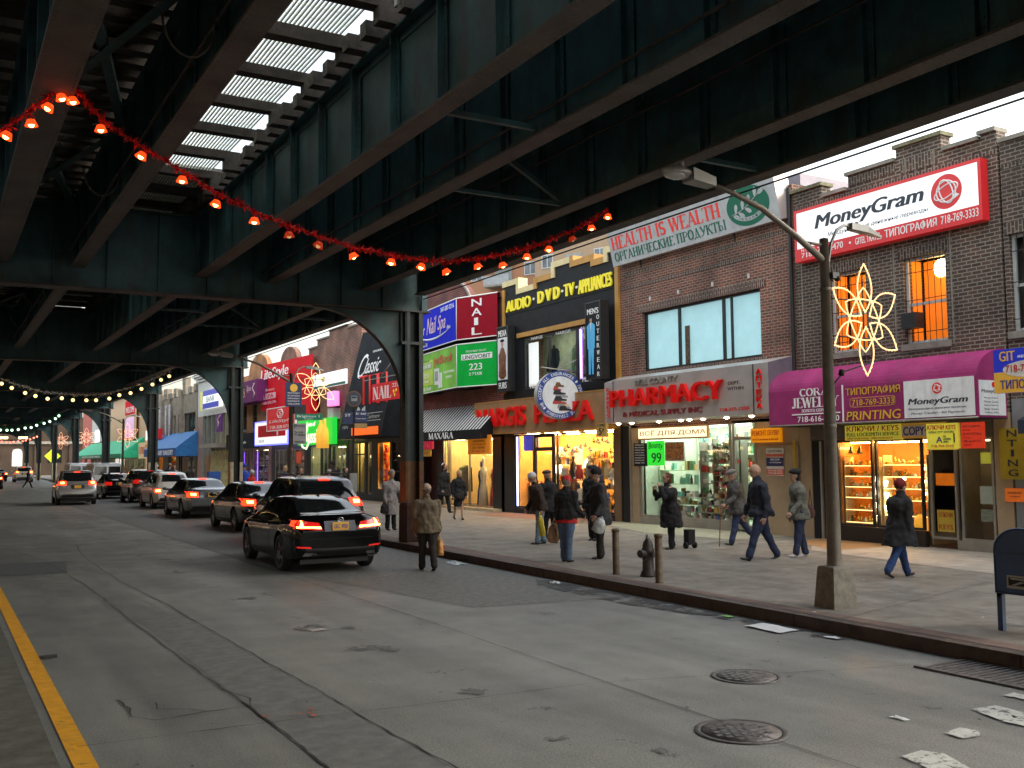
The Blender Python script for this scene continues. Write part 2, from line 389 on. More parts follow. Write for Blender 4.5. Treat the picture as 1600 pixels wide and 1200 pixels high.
M_yel = paint('worn_yellow_paint', (.62, .3, .012), .37, 9)
M_wht = paint('worn_white_paint', (.42, .44, .42), .43, 13)
M_org = paint('orange_survey_paint', (.5, .1, .05), .55, 14)

g = MB(); g.box(-900, 900, -300, 1500, -1.2, -.03, pbr('ground_soil', (.1, .1, .095), .9)); g.build('ground', kind='structure')
rd = MB()
rd.add([(-7.6, -40, 0), (KX(-40)+.05, -40, 0), (KX(200)+.05, 200, 0), (-7.6, 200, 0)], [(0, 1, 2, 3)], M_road)
road = rd.build('road', kind='structure')
def sheet(name, pts, mat, z=.004, parent=None, kind='structure'):
    m = MB(); m.add([(x, y, z) for x, y in pts], [tuple(range(len(pts)))], mat); return m.build(name, parent=parent or None, kind=kind)
sheet('parking_lane_asphalt', [(6.63, 12.55), (KX(12.2)-.02, 12.15), (KX(62), 62), (5.75, 62), (5.66, 18.8)], M_patch2, .003)
sheet('road_patch', [(-1.3, 21.0), (2.28, 20.8), (2.5, 23.2), (-1.3, 24.2)], M_patch, .006)
sheet('road_strip', [(2.38, 6.5), (2.42, 14.3), (3.0, 14.4), (3.1, 7.9), (3.12, 6.2), (3.15, 3.), (2.4, 3.)], pbr('older_concrete_strip', (.125, .133, .128), .6, var=.2, vscale=6, bump=.4, bscale=150), .003)
sheet('median_strip', [(-3.2, -40), (.82, -40), (.82, 150), (-3.2, 150)], pbr('median_concrete', (.085, .087, .072), .75, var=.3, vscale=4, bump=.4, bscale=90), .003)
def crack(name, pts, wd=.012, jag=.02, step=.12, z=.008, mat=None):
    P = []
    for (a, b) in zip(pts[:-1], pts[1:]):
        a = Vector(a); b = Vector(b); n = max(1, int((b-a).length/step))
        for i in range(n): P.append(a.lerp(b, i/n))
    P.append(Vector(pts[-1])); m = MB(); vs = []; off = 0
    for i, p in enumerate(P):
        t = (P[min(i+1, len(P)-1)]-P[max(i-1, 0)]).normalized(); nn = Vector((-t.y, t.x))
        off = off*.7+random.uniform(-jag, jag)*.5; ww = wd*random.uniform(.35, 1.3)
        ww *= .62; q = p+nn*off; vs += [(q.x+nn.x*ww, q.y+nn.y*ww, z), (q.x-nn.x*ww, q.y-nn.y*ww, z)]
    m.add(vs, [(2*i, 2*i+1, 2*i+3, 2*i+2) for i in range(len(P)-1)], mat or M_crack)
    return m.build(name, parent=road if z < .1 else side, kind='structure')
crack('lane_joint', [(5.41, 3), (5.42, 4.8), (5.6, 12), (5.67, 18.8), (5.8, 40), (6.0, 62)], .01, .008)
crack('crack', [(3.16, 3), (3.1, 7.89), (3.05, 11), (3.04, 14.5), (2.9, 19), (2.95, 24), (3.2, 27.5)], .013, .025)
crack('crack', [(2.4, 3), (2.39, 6.7), (2.4, 8.6), (2.36, 9.5), (2.33, 14.3), (2.3, 19), (2.1, 24), (1.6, 27.5)], .012, .022)
crack('slab_joint', [(.98, 8.11), (2.4, 8.02), (3.1, 7.94), (4.2, 7.85), (5.45, 7.75), (6.47, 7.42)], .008, .01)
crack('slab_joint', [(7.1, 7.15), (8.1, 6.8), (8.5, 6.7)], .008, .02)
crack('slab_joint', [(1.4, 14.55), (2.33, 14.45), (3.03, 14.4)], .006, .01)
crack('slab_joint', [(5.66, 14.1), (3.04, 14.5)], .003, .006)
crack('crack', [(1.46, 9.48), (1.5, 9.1), (1.47, 8.8), (1.62, 8.58), (2.0, 8.62), (2.42, 8.6), (2.5, 8.9), (2.36, 9.4)], .013, .03)
crack('crack', [(1.46, 9.48), (1.9, 9.5), (2.36, 9.45)], .006, .02)
crack('crack', [(1.75, 9.2), (1.7, 8.95), (1.95, 8.8), (2.05, 8.65)], .009, .03)
crack('slab_joint', [(6.63, 12.5), (8.8, 12.13)], .008, .01)
crack('crack', [(3.4, 30.5), (5.0, 27.3), (5.6, 24)], .02, .05)
for yy in (20.9, 27.5, 34, 41, 48): crack('slab_joint', [(.98, yy+.15), (3.3, yy), (5.7, yy-.1)], .01, .02)
M_oil = paint('oil_stain', (.09, .094, .093), .63, 1.5); M_oil.node_tree.nodes["Principled BSDF"].inputs['Roughness'].default_value = .35
sheet('oil_stains', [(6.9, 3), (7.5, 3), (7.6, 40), (6.9, 40)], M_oil, .0075); sheet('oil_stains', [(3.9, 3), (4.6, 3), (4.7, 45), (4.1, 45)], paint('oil_stain_faint', (.085, .09, .09), .6, 1.2), .0075)
m = MB()
for k in range(200):
    x, y = random.uniform(1.1, 9), random.uniform(4, 30); r = random.uniform(.006, .022)
    m.add([(x+r*math.cos(a*1.26)*random.uniform(.5, 1.2), y+r*math.sin(a*1.26)*random.uniform(.5, 1.6), .0095) for a in range(5)], [tuple(range(5))], random.choice([M_crack, M_crack, M_side2, M_patch]))
m.build('gum_spots', road, kind='structure')
sheet('yellow_line', [(.9, -20), (1.05, -20), (1.05, 150), (.9, 150)], M_yel, .006)
sheet('gutter_stain', [(8.62, 14.0), (9.18, 15), (9.2, 8.6), (9.02, 7.6), (8.8, 8.6), (8.85, 10), (8.6, 11.5)], paint('gutter_dirt', (.02, .019, .017), .5, 2.2), .01)
for q in ([(7.42, 5.3), (7.7, 5.27), (7.65, 4.78), (7.32, 4.58), (7.29, 4.92)], [(8.07, 5.45), (8.24, 5.46), (8.23, 5.25), (8.09, 5.15)], [(6.63, 4.97), (6.85, 5.0), (6.9, 4.87), (6.78, 4.78), (6.61, 4.8)], [(5.87, 4.75), (6.1, 4.77), (6.17, 4.63), (6.02, 4.31), (5.77, 4.39)]):
    sheet('crosswalk_marking', q, M_wht, .012)
sheet('survey_mark', [(2.36, 8.2), (2.78, 8.1), (2.8, 8.16), (2.4, 8.26)], M_org, .012)
sheet('survey_mark', [(2.74, 8.0), (2.8, 8.0), (2.84, 8.25), (2.78, 8.25)], M_org, .012)
# iron castings set in the road
M_iron = pbr('cast_iron', (.1, .096, .096), .5, .5, var=.3, vscale=12, bump=.4, bscale=60)
def manhole(x, y, r, label):
    t = thing('manhole_cover', label, 'manhole cover', (x, y, 0), group='round manhole covers in the road')
    m = MB(); m.lathe([(r+.06, .004), (r+.06, .007), (r+.015, .008), (r+.01, .004)], (0, 0, 0), M_iron, 40); m.build('rim', t)
    m = MB(); m.lathe([(.001, .006), (r, .006), (r, .0)], (0, 0, 0), M_iron, 40)
    st = .075; k = int(r/st)
    for i in range(-k, k+1):
        for j in range(-k, k+1):
            px, py = i*st+(.037 if j % 2 else 0), j*st
            if math.hypot(px, py) < r-.05: m.box(px-.026, px+.026, py-.02, py+.02, .005, .0085, M_iron)
    for a in range(8): m.cyl((math.cos(a*.785)*(r-.12), math.sin(a*.785)*(r-.12), .0085), (math.cos(a*.785)*(r-.12), math.sin(a*.785)*(r-.12), .0095), .014, mat=M_crack)
    m.build('lid', t)
manhole(5.4, 5.83, .3, 'nearest round iron manhole cover, in the lower right of the road')
manhole(6.77, 7.22, .28, 'round iron manhole cover farther from the camera, nearer the kerb')
t = thing('storm_drain', 'iron storm drain grate beside the kerb at the right edge', 'drain grate', (8.85, 5.6, 0))
m = MB(); M_hole = pbr('drain_dark', (.006, .006, .006), .9)
m.box(-.38, .3, -1.0, 1.0, .001, .005, M_hole)
for i in range(27): m.box(-.36, .28, -1.0+i*.075, -.965+i*.075, .003, .016, M_iron)
m.build('grate', t)
m = MB(); m.box(-.42, -.36, -1.04, 1.04, .002, .02, M_iron); m.box(.28, .33, -1.04, 1.04, .002, .02, M_iron); m.build('frame', t)
def litter(name, label, pts, mat, h=.05, cat='litter'):
    m = MB(); n = len(pts); cx = sum(p[0] for p in pts)/n; cy = sum(p[1] for p in pts)/n
    vs = [(p[0], p[1], p[2]) for p in pts]+[(cx, cy, pts[0][2]+h)]
    m.add(vs, [(i, (i+1) % n, n) for i in range(n)], mat); m.build(name, label=label, cat=cat)
M_paper = pbr('litter_paper', (.62, .66, .68), .6, var=.08)
def rag(cx, cy, z, rx, ry, n, mat, h=.05):
    m = MB(); vs = []; fs = []
    for i in range(n+1):
        for j in range(n+1):
            u, v = i/n-.5, j/n-.5
            vs.append((cx+u*rx*2+random.uniform(-.02, .02), cy+v*ry*2+random.uniform(-.02, .02), z+.004+h*random.random()*(1-2*max(abs(u), abs(v))*.8)))
    for i in range(n):
        for j in range(n): fs.append((i*(n+1)+j, (i+1)*(n+1)+j, (i+1)*(n+1)+j+1, i*(n+1)+j+1))
    m.add(vs, fs, mat, smooth=True); return m
rag(8.85, 9.0, .01, .17, .3, 5, M_paper, .045).build('newspaper', label='folded white newspaper lying in the gutter near the lamp post', cat='newspaper')
rag(9.1, 17.9, 0, .13, .26, 6, pbr('litter_film', (.5, .56, .6), .25, var=.1), .09).build('plastic_bag', label='crumpled clear plastic bag on the road beside the kerb', cat='plastic bag')
rag(9.0, 14.1, .01, .05, .1, 4, M_paper, .07).build('paper_scrap', label='white paper scrap on the road below the kerb, left of the bollards', cat='litter')
rag(9.02, 9.95, .01, .04, .08, 3, pbr('litter_green', (.2, .5, .1), .5), .03).build('wrapper', label='green wrapper in the gutter behind the newspaper', cat='litter')
rag(8.97, 8.15, .01, .05, .09, 3, M_paper, .03).build('paper_scrap', label='white paper scrap in the gutter between newspaper and drain', cat='litter')
rag(6.7, 5.43, .005, .035, .07, 3, M_paper, .02).build('paper_scrap', label='small white paper scrap on the road left of the crosswalk paint', cat='litter')
rag(4.16, 11.98, .005, .1, .09, 3, pbr('road_scrap', (.3, .27, .26), .7), .02).build('paper_scrap', label='pale torn scrap lying in the middle of the road', cat='litter')
m = MB(); m.box(1.05, 1.22, 11.87, 11.95, .004, .03, M_crack); m.box(1.09, 1.16, 11.83, 11.99, .003, .02, M_crack); m.build('rubber_strip', label='small black rubber strip beside the yellow line', cat='rubber strip')

# kerb + sidewalk
m = MB()
for i in range(-10, 60):
    y0 = i*3.0; y1 = y0+2.985
    m.add([(KX(y0), y0, -.02), (KX(y1), y1, -.02), (KX(y1), y1, .15), (KX(y0), y0, .15), (KX(y0)+.16, y0, .154), (KX(y1)+.16, y1, .154)], [(1, 0, 3, 2), (3, 4, 5, 2)], M_kerb)
    m.box(KX(y0)-.004, KX(y0)+.16, y0-.02, y0, -.02, .15, M_crack)
m.build('kerb', kind='structure')
sd = MB()
sd.add([(KX(-40)+.05, -40, .15), (19.2, -40, .15), (19.2, 200, .15), (KX(200)+.05, 200, .15), (KX(-40)+.05, -40, -.03), (KX(200)+.05, 200, -.03)], [(0, 1, 2, 3), (4, 0, 3, 5)], M_side)
side = sd.build('sidewalk', kind='structure')
sheet('kerbside_strip', [(KX(-10)+.16, -10), (9.5, -10), (9.62, 7), (9.66, 14), (9.95, 17), (10.2, 30), (10.8, 60), (KX(60)+.16, 60)], M_red, .158, side)
sheet('shop_apron', [(18.4, 7), (14.6, 7), (14.89, 10.15), (15.64, 14.7), (16.8, 15.75), (18.4, 16.0)], M_side2, .156, side)
sheet('shop_apron_ochre', [(16.0, 14.4), (18.3, 14.3), (18.3, 16.6), (16.9, 16.4)], M_side3, .16, side)
sheet('shop_apron_pharmacy', [(16.2, 17.6), (18.6, 17.4), (18.6, 24.4), (17.2, 24.6), (15.9, 20.5)], pbr('pharmacy_apron', (.3, .28, .2), .7, var=.14), .156, side)
sheet('shop_apron_red', [(16.6, 24.8), (18.2, 24.8), (18.2, 31.2), (16.2, 31.2)], pbr('brown_apron', (.22, .12, .075), .7, var=.14), .156, side)
for p in ([(9.63, 12.0), (10.91, 12.2), (12.1, 12.5), (13.4, 12.8), (16, 13.6)], [(9.2, 8.3), (9.6, 8.41), (11.5, 8.9), (13.84, 9.5), (14.8, 9.8)], [(9.2, 4.2), (14.5, 5.3)], [(9.64, 15.9), (13, 16.7), (16.3, 17.4)], [(9.7, 20.2), (16, 21.4)], [(9.8, 24.5), (16.5, 25.5)], [(10, 28.6), (16.5, 29.2)], [(10.5, 33), (17.9, 33.5)],
          [(10.93, 13.2), (10.9, 12.2), (11.3, 8.85), (11.0, 7.1), (10.9, 4.7)], [(13.9, 9.5), (13.7, 12.9), (13.5, 17)], [(13.3, 17), (12.9, 21), (13.2, 28.6), (13.5, 36)], [(9.45, 11.5), (9.43, 10.8), (9.6, 9)]):
    crack('pavement_joint', p, .009, .012, z=.166)
for k in range(70):
    x = random.uniform(9.4, 15.5); y = random.uniform(5.5, 28)
    m = MB() if k == 0 else m
    r = random.uniform(.012, .03); m.add([(x+r*math.cos(a*1.05)*random.uniform(.6, 1), y+r*math.sin(a*1.05)*random.uniform(.6, 1.3), .1685) for a in range(6)], [tuple(range(6))], random.choice([M_paper, M_side2, M_crack]))
m.build('gum_spots', side, kind='structure')
# ------------------------------------------------------------------ the elevated railway
M_teal = pbr('green_steel_paint', (.027, .078, .084), .5, .1, var=.3, vscale=2.0, bump=.15, bscale=25, dirt=(.035, .024, .016), dirt_amt=.75, dscale=3.2, streak=(1, 1, .22))
M_flange = pbr('dusty_bounce_lit_steel', (.062, .056, .05), .65, .05, var=.3, vscale=1.6, bump=.25, bscale=30, dirt=(.085, .048, .03), dirt_amt=.4, dscale=1.1)  # dusty brown, with light bounced off the road put into the paler tone
M_col = pbr('column_green_paint', (.018, .028, .027), .5, .1, var=.25, vscale=4, bump=.2, bscale=25)
M_colyel = pbr('ochre_column_paint', (.13, .055, .012), .6, var=.25, vscale=5, bump=.2, dirt=(.12, .04, .02), dirt_amt=.7, dscale=3)
M_cream = pbr('cream_column_paint', (.48, .43, .3), .6, var=.15, vscale=5)
M_tie = pbr('railway_tie_timber', (.04, .032, .026), .85, var=.35, vscale=6, bump=.4, bscale=25)
M_tie_end = pbr('tie_end_grain', (.10, .095, .07), .85, var=.5, vscale=9)
M_grate = pbr('galvanised_grating', (.7, .74, .64), .5, .2, var=.1)
M_pan = pbr('sky_cover_panel', (.1, .095, .085), .8, var=.4, vscale=2)
EL = thing('elevated_railway', 'dark green steel elevated railway on columns spanning over the whole street', 'railway viaduct', (0, 0, 0))
BENTS = [-27.5, -11.5, 4.3, 22.0, 38.2, 54.9, 71.3, 87.6, 103.9, 120.2, 136.5]
GX = [-8.3, -6.7, -4.5, -2.9, -.7, 1.0, 2.44, 4.9, 6.47, 8.73, 10.15]
def rivets(m, pts, ax, r=.014):
    for p in pts:
        x, y, z = p
        if ax == 'x': m.add([(x, y-r, z), (x, y, z-r), (x, y+r, z), (x, y, z+r), (x-.012, y, z)], [(0, 1, 4), (1, 2, 4), (2, 3, 4), (3, 0, 4)], M_col)
        else: m.add([(x-r, y, z), (x, y-r, z), (x+r, y, z), (x, y+r, z), (x, y, z-.012)], [(1, 0, 4), (2, 1, 4), (3, 2, 4), (0, 3, 4)], M_flange)
def girder(x, y0, y1, near, fw=.28, parent=None):
    m = MB(); zb, zt = 6.08, 7.42
    m.box(x-.012, x+.012, y0+.02, y1-.02, zb+.03, zt-.03, M_teal)
    m.box(x-fw/2, x+fw/2, y0, y1, zb, zb+.032, M_flange); m.box(x-fw/2, x+fw/2, y0, y1, zt-.03, zt, M_teal)
    for s in (-1, 1):
        m.box(x+s*.0125, x+s*.028, y0+.02, y1-.02, zb+.0325, zb+.15, M_teal); m.box(x+s*.0125, x+s*.028, y0+.02, y1-.02, zt-.15, zt-.0305, M_teal)
    n = max(2, int(round((y1-y0)/1.35))); st = (y1-y0)/n
    for i in range(0, n+1):
        y = y0+i*st
        if i == 0: y += .12
        if i == n: y -= .12
        wd = .06 if i % 3 else .16
        for s in (-1, 1):
            m.box(x+s*.0285, x+s*.042, y-wd/2-.06, y+wd/2+.06, zb+.033, zt-.031, M_teal)
            m.box(x+s*.0425, x+s*(fw/2-.02), y-.01, y+.01, zb+.033, zt-.031, M_teal)
        if near:
            for k in range(12):
                z = zb+.14+k*.1
                rivets(m, [(x-.043, y-wd/2-.03, z), (x-.043, y+wd/2+.03, z)], 'x')
    if near:
        k = int((y1-y0)/.11)
        for i in range(k): rivets(m, [(x-fw/2+.04, y0+.05+i*.11, zb), (x+fw/2-.04, y0+.05+i*.11, zb)], 'z')
        for i in range(int((y1-y0)/.16)): rivets(m, [(x-.0285, y0+.05+i*.16, zb+.1)], 'x')
    return m.build('girder', parent or EL)
for bi in range(len(BENTS)-1):
    for gi, x in enumerate(GX):
        y0, y1 = BENTS[bi]+.16, BENTS[bi+1]-.16
        girder(x, y0, y1, (bi in (2, 3) and x > 0), fw=.42 if x in (1.0,) else .28)
def cross_girder(y, near):
    m = MB(); zb, zt = 5.66, 7.4; x0, x1 = -8.6, 10.42
    m.box(x0, x1, y-.012, y+.012, zb+.03, zt, M_teal); m.box(x0, x1, y-.2, y+.2, zb, zb+.035, M_flange); m.box(x0, x1, y-.15, y+.15, zt, zt+.03, M_teal)
    for s in (-1, 1): m.box(x0, x1, y+s*.0125, y+s*.03, zb+.0355, zb+.16, M_teal)
    for i in range(19):
        xx = x0+.3+i*1.03
        for s in (-1, 1): m.box(xx-.01, xx+.01, y+s*.031, y+s*.11, zb+.036, zt-.001, M_teal)
    if near:
        for i in range(int((x1-x0)/.1)): rivets(m, [(x0+.05+i*.1, y-.16, zb)], 'z'); rivets(m, [(x0+.05+i*.1, y-.06, zb)], 'z')
    m.build('cross_girder', EL)
def bracket(xc, y, s):
    """curved gusset from the column up to the cross girder; s = -1: reaches to smaller x"""
    m = MB(); r = 2.25; cx = xc+s*2.5; cz = 3.38
    arc = [(cx-s*r*math.cos(R(a)), cz+r*math.sin(R(a))) for a in range(0, 91, 6)]
    out = [(xc+s*.2, 3.0)]+arc+[(cx-s*.0, 5.655), (xc+s*.2, 5.655)]
    P = [(p[0], p[1]) for p in out]
    if s > 0: P = P[::-1]
    n = len(P)
    m.add([(x, y-.015, z) for x, z in P], [tuple(range(n))[::-1]], M_teal); m.add([(x, y+.015, z) for x, z in P], [tuple(range(n))], M_teal)
    for a, b in zip(arc[:-1], arc[1:]): m.add([(a[0], y-.1, a[1]), (b[0], y-.1, b[1]), (b[0], y+.1, b[1]), (a[0], y+.1, a[1])], [(0, 1, 2, 3)], M_col)
    return m
def column(y, xc, first=False, side=-1):
    low = M_colyel if first else M_cream; zb = .15
    m = MB(); D = .17
    for s in (-1, 1):
        m.box(xc+s*.2, xc+s*.235, y-D, y+D, 2.05, 5.66, M_col); m.box(xc+s*.1995, xc+s*.236, y-D-.002, y+D+.002, zb, 2.05, low)
        m.box(xc+s*.12, xc+s*.2, y-D-.014, y-D, 2.05, 5.66, M_col); m.box(xc+s*.12, xc+s*.2, y-D-.015, y-D, zb, 2.05, low)
    m.box(xc-.2, xc+.2, y-.012, y+.012, 2.05, 5.66, M_col); m.box(xc-.2, xc+.2, y-.013, y+.013, zb, 2.05, low if first else M_col)
    m.box(xc-.34, xc+.3, y-.19, y+.19, 4.86, 4.93, M_col); m.box(xc-.32, xc-.235, y-.08, y+.08, 4.93, 5.66, M_col)
    c = m.build('column', EL, label='steel column with ochre painted lower half and brown concrete fender' if first else None)
    bracket(xc, y, side).build('bracket', c)
    return c
for y in BENTS:
    cross_girder(y, y in (22.0, 38.2)); column(y, 10.0, y == 22.0)
    if y < 0 or y > 100: column(y, -8.2, False, 1)
    elif y > 10: column(y, -8.2, False, 1)
# concrete fender drum round the foot of the nearest column
m = MB(); M_fend = pbr('brown_fender_concrete', (.06, .026, .017), .75, var=.3, vscale=4, bump=.3, bscale=30)
m.lathe([(.33, .15), (.34, .2), (.33, 1.0), (.29, 1.08), (.001, 1.1)], (9.88, 21.72, 0), M_fend, 8, smooth=False)
m.build('column_fender', label='brown octagonal concrete fender at the foot of the nearest column', cat='column fender')
# track ties and walkway grating over the street
m = MB(); n_t = 0
def tie(m, x0, x1, y, zb=7.43, h=.2, wd=.2):
    m.box(x0, x1, y-wd/2, y+wd/2, zb, zb+h, M_tie)
    m.add([(x0-.001, y-wd/2, zb), (x0-.001, y+wd/2, zb), (x0-.001, y+wd/2, zb+h), (x0-.001, y-wd/2, zb+h)], [(1, 0, 3, 2)], M_tie_end)
yy = -27
while yy < 136:
    for (a, b) in ((-9, -5.6), (-5.3, -1.8), (.05, 3.3), (4.56, 7.6), (7.9, 11.0)):
        j = random.uniform(-.1, .1)
        tie(m, a+j, b+j*.5, yy)
    yy += .475
m.build('track_ties', EL, kind='stuff')
m = MB(); yy = -27.0-.4
while yy < 136:
    m.box(-1.6, 4.75, yy, yy+.2, 7.63, 7.78, M_tie); yy += 1.42
m.box(-1.6, 4.75, 12.28, 12.4, 7.6, 7.78, M_tie)
m.build('walkway_beams', EL, kind='stuff')
m = MB(); ye = -27
for (xa, xb) in ((3.5, 4.57), (-1.75, -.9)):
    x = xa
    while x < xb: m.box(x, x+.022, -27, 136, 7.785, 7.81, M_grate); x += .058
    y = -27
    while y < 136: m.box(xa, xb, y, y+.012, 7.81, 7.82, M_grate); y += .32
m.build('walkway_grating', EL, kind='stuff')
m = MB()
for a, b in ((-9.2, -1.9), (-.6, 3.2), (5.3, 11.2)): m.box(a, b, -28, 137, 8.3, 8.42, M_pan)  # slabs added above the ties to dim the sky in their gaps
for a, b in ((-28, 6), (19.9, 26.5), (30, 40), (46, 137)): m.box(3.0, 5.4, a, b, 7.9, 7.97, M_pan)  # covers added to shut the sky out of parts of the skylight strip
for x in (1.02, 2.46, 4.99, 6.43, 8.8, 10.24): m.box(x-.04, x+.04, -27, 136, 7.635, 7.8, M_flange)
m.build('rails_and_sky_cover', EL)
m = MB()
for gx, gz in ((6.3, 6.35), (2.28, 6.42), (8.55, 7.0)): m.tube([(gx, y, gz-.03*math.sin(y*.8)**2) for y in range(-8, 60, 1)], .022, M_tie, 5)
for y in (9.5, 15.2, 26.4, 31.0): m.tube([(2.0+.25*math.cos(a), y, 6.35-.4*abs(math.sin(a))) for a in [math.pi*k/10 for k in range(11)]], .012, M_tie, 4)
m.build('conduit', EL)
# lateral and sway bracing
def brace(p0, p1, w=.09, parent=None):
    m = MB(); a = Vector(p0); b = Vector(p1); d = (b-a); L = d.length; q = d.to_track_quat('X', 'Z').to_matrix().to_4x4(); q.translation = a
    m.box(0, L, -w/2, w/2, -.008, 0, M_teal, q); m.box(0, L, -w/2, -w/2+.01, 0, w*.8, M_teal, q)
    m.build('brace', EL)
for (xa, xb) in ((1.0, 2.44), (4.9, 6.47), (8.73, 10.15), (-6.7, -4.5)):
    for bi in range(2, 7):
        y0, y1 = BENTS[bi], BENTS[bi+1]; n = 3
        for k in range(n):
            a = y0+(y1-y0)*k/n; b = y0+(y1-y0)*(k+1)/n
            if xa < 2 and bi < 5:
                brace((xa+.1, a+.2, 7.3), (xb-.1, b-.2, 7.3), .13); brace((xb-.1, a+.2, 7.26), (xa+.1, b-.2, 7.26), .13)
            if k == 1 and xa > 4 and bi < 4: brace((xa+.14, a, 6.14), (xb-.14, a, 6.14), .07)
for bi in range(2, 5):
    for k in (1, 2, 3):
        a = BENTS[bi]+(BENTS[bi+1]-BENTS[bi])*k/4
        if k == 2: brace((6.61, a, 6.14), (8.59, a, 6.14), .06); brace((6.61, a, 7.3), (8.59, a, 6.2), .08)
m = MB(); m.tube([(10.36, y, 6.035) for y in range(-8, 60, 4)], .014, M_crack, 6); m.build('cable', EL)
# string of tiny lights along the outer edge cable
# ------------------------------------------------------------------ buildings along the sidewalk
# every facade has a local frame: x runs toward the camera (x = y_far - Y), y into the house, z up
FX = 18.0
M_brown = brick('brown_brick', (.115, .07, .05), (.055, .036, .028), (.27, .25, .21), .215, .078)
M_brownv = brick('brown_soldier_brick', (.10, .062, .045), (.055, .036, .028), (.26, .24, .2), .215, .078, True)
M_redb = brick('red_brick', (.25, .075, .045), (.11, .042, .03), (.31, .26, .21), .21, .074)
M_redbv = brick('red_soldier_brick', (.13, .055, .04), (.07, .035, .028), (.3, .27, .23), .21, .074, True)
M_stone = pbr('weathered_stone', (.26, .24, .2), .8, var=.2, vscale=4, dirt=(.12, .1, .07), dirt_amt=.7, bump=.2)
M_moss = pbr('mossy_stone', (.17, .16, .09), .85, var=.3, vscale=6)
M_blk = pbr('black_painted_panel', (.012, .013, .016), .6, spec=.2, var=.3, vscale=3)
M_char = pbr('charcoal_canvas', (.018, .022, .026), .8, spec=.12, var=.2, vscale=2, bump=.1, bscale=60)
M_ochre = pbr('ochre_trim', (.5, .25, .045), .55, var=.12)
M_palecap = pbr('pale_yellow_cap', (.75, .62, .33), .6, var=.08)
M_frame_d = pbr('dark_window_frame', (.02, .021, .022), .45, var=.15)
M_frame_w = pbr('white_window_frame', (.6, .61, .6), .5, var=.08)
M_alu = pbr('aluminium_frame', (.36, .35, .31), .4, .5, var=.1)
M_glass = glass('window_glass'); M_shopglass = glass('shop_glass', (.97, .98, .97), .01, .6)
M_dark = pbr('dark_interior', (.014, .013, .012), .9)
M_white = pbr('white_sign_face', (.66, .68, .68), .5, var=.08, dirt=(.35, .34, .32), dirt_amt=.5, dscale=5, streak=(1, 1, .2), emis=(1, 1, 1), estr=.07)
M_whiteglow = pbr('glowing_white_face', (.8, .82, .84), .4, var=.03, emis=(1, 1, 1), estr=.45)  # white face with a faint glow in its colour; the billboard is sky-lit
M_signred = pbr('sign_red', (.62, .02, .025), .4, var=.06, emis=(1, .03, .03), estr=.08)
M_txtblk = pbr('lettering_slate', (.02, .03, .045), .5, var=0)
M_txtwht = pbr('lettering_white', (.78, .78, .76), .5, var=0, emis=(1, 1, 1), estr=.06)
M_gold = pbr('lettering_gold', (.85, .5, .05), .45, var=.05)
M_magenta = pbr('magenta_awning_vinyl', (.34, .035, .15), .75, spec=.25, var=.18, vscale=1.5, bump=.25, bscale=5, dirt=(.22, .06, .13), dirt_amt=.6, dscale=4, streak=(1, 1, .15))
M_bars = pbr('iron_bars', (.012, .012, .012), .5, var=0)
M_wood = pbr('brown_wood', (.16, .08, .035), .6, var=.2, vscale=8)
M_beige = pbr('beige_render_wall', (.42, .31, .19), .75, var=.08, vscale=2, dirt=(.25, .17, .1), dirt_amt=.4)
M_greyw = pbr('grey_render_wall', (.22, .235, .24), .75, var=.1, vscale=3, dirt=(.12, .12, .12), dirt_amt=.5)
M_bulb = glow('lamp_bulb', (1, .82, .55), 14); M_cool = glow('tube_light', (.9, 1, .86), 20); M_warm = glow('warm_light_panel', (1, .72, .36), 7)
GOODS = [pbr('goods_%s' % n, c, .35, var=.1) for n, c in (('white', (.75, .72, .65)), ('cream', (.7, .55, .3)), ('green', (.1, .25, .12)), ('red', (.5, .05, .04)), ('blue', (.08, .12, .42)), ('brown', (.18, .08, .03)), ('grey', (.3, .32, .3)), ('gold', (.7, .42, .08)), ('black', (.02, .02, .02)), ('teal', (.2, .45, .4)))]
M_goldm = pbr('polished_gold', (.9, .55, .12), .25, .9, var=0)

def wall(m, x0, x1, z0, z1, ops, mat, y=0.0, t=.3, rev=None):
    """wall in the XZ plane with real openings (x0,x1,z0,z1)"""
    xs = sorted({x0, x1, *[o[0] for o in ops], *[o[1] for o in ops]}); zs = sorted({z0, z1, *[o[2] for o in ops], *[o[3] for o in ops]})
    xs = [v for v in xs if x0-1e-6 <= v <= x1+1e-6]; zs = [v for v in zs if z0-1e-6 <= v <= z1+1e-6]
    def solid(i, j):
        if i < 0 or j < 0 or i >= len(xs)-1 or j >= len(zs)-1: return False
        cx, cz = (xs[i]+xs[i+1])/2, (zs[j]+zs[j+1])/2
        return not any(o[0] < cx < o[1] and o[2] < cz < o[3] for o in ops)
    rev = rev or mat
    for i in range(len(xs)-1):
        for j in range(len(zs)-1):
            if not solid(i, j): continue
            a, b, c, d = xs[i], xs[i+1], zs[j], zs[j+1]
            m.add([(a, y, c), (b, y, c), (b, y, d), (a, y, d)], [(0, 1, 2, 3)], mat)
            m.add([(a, y+t, c), (b, y+t, c), (b, y+t, d), (a, y+t, d)], [(3, 2, 1, 0)], mat)
            if not solid(i-1, j): m.add([(a, y, c), (a, y, d), (a, y+t, d), (a, y+t, c)], [(0, 1, 2, 3)], rev)
            if not solid(i+1, j): m.add([(b, y, c), (b, y+t, c), (b, y+t, d), (b, y, d)], [(0, 1, 2, 3)], rev)
            if not solid(i, j-1): m.add([(a, y, c), (a, y+t, c), (b, y+t, c), (b, y, c)], [(0, 1, 2, 3)], rev)
            if not solid(i, j+1): m.add([(a, y, d), (b, y, d), (b, y+t, d), (a, y+t, d)], [(0, 1, 2, 3)], rev)
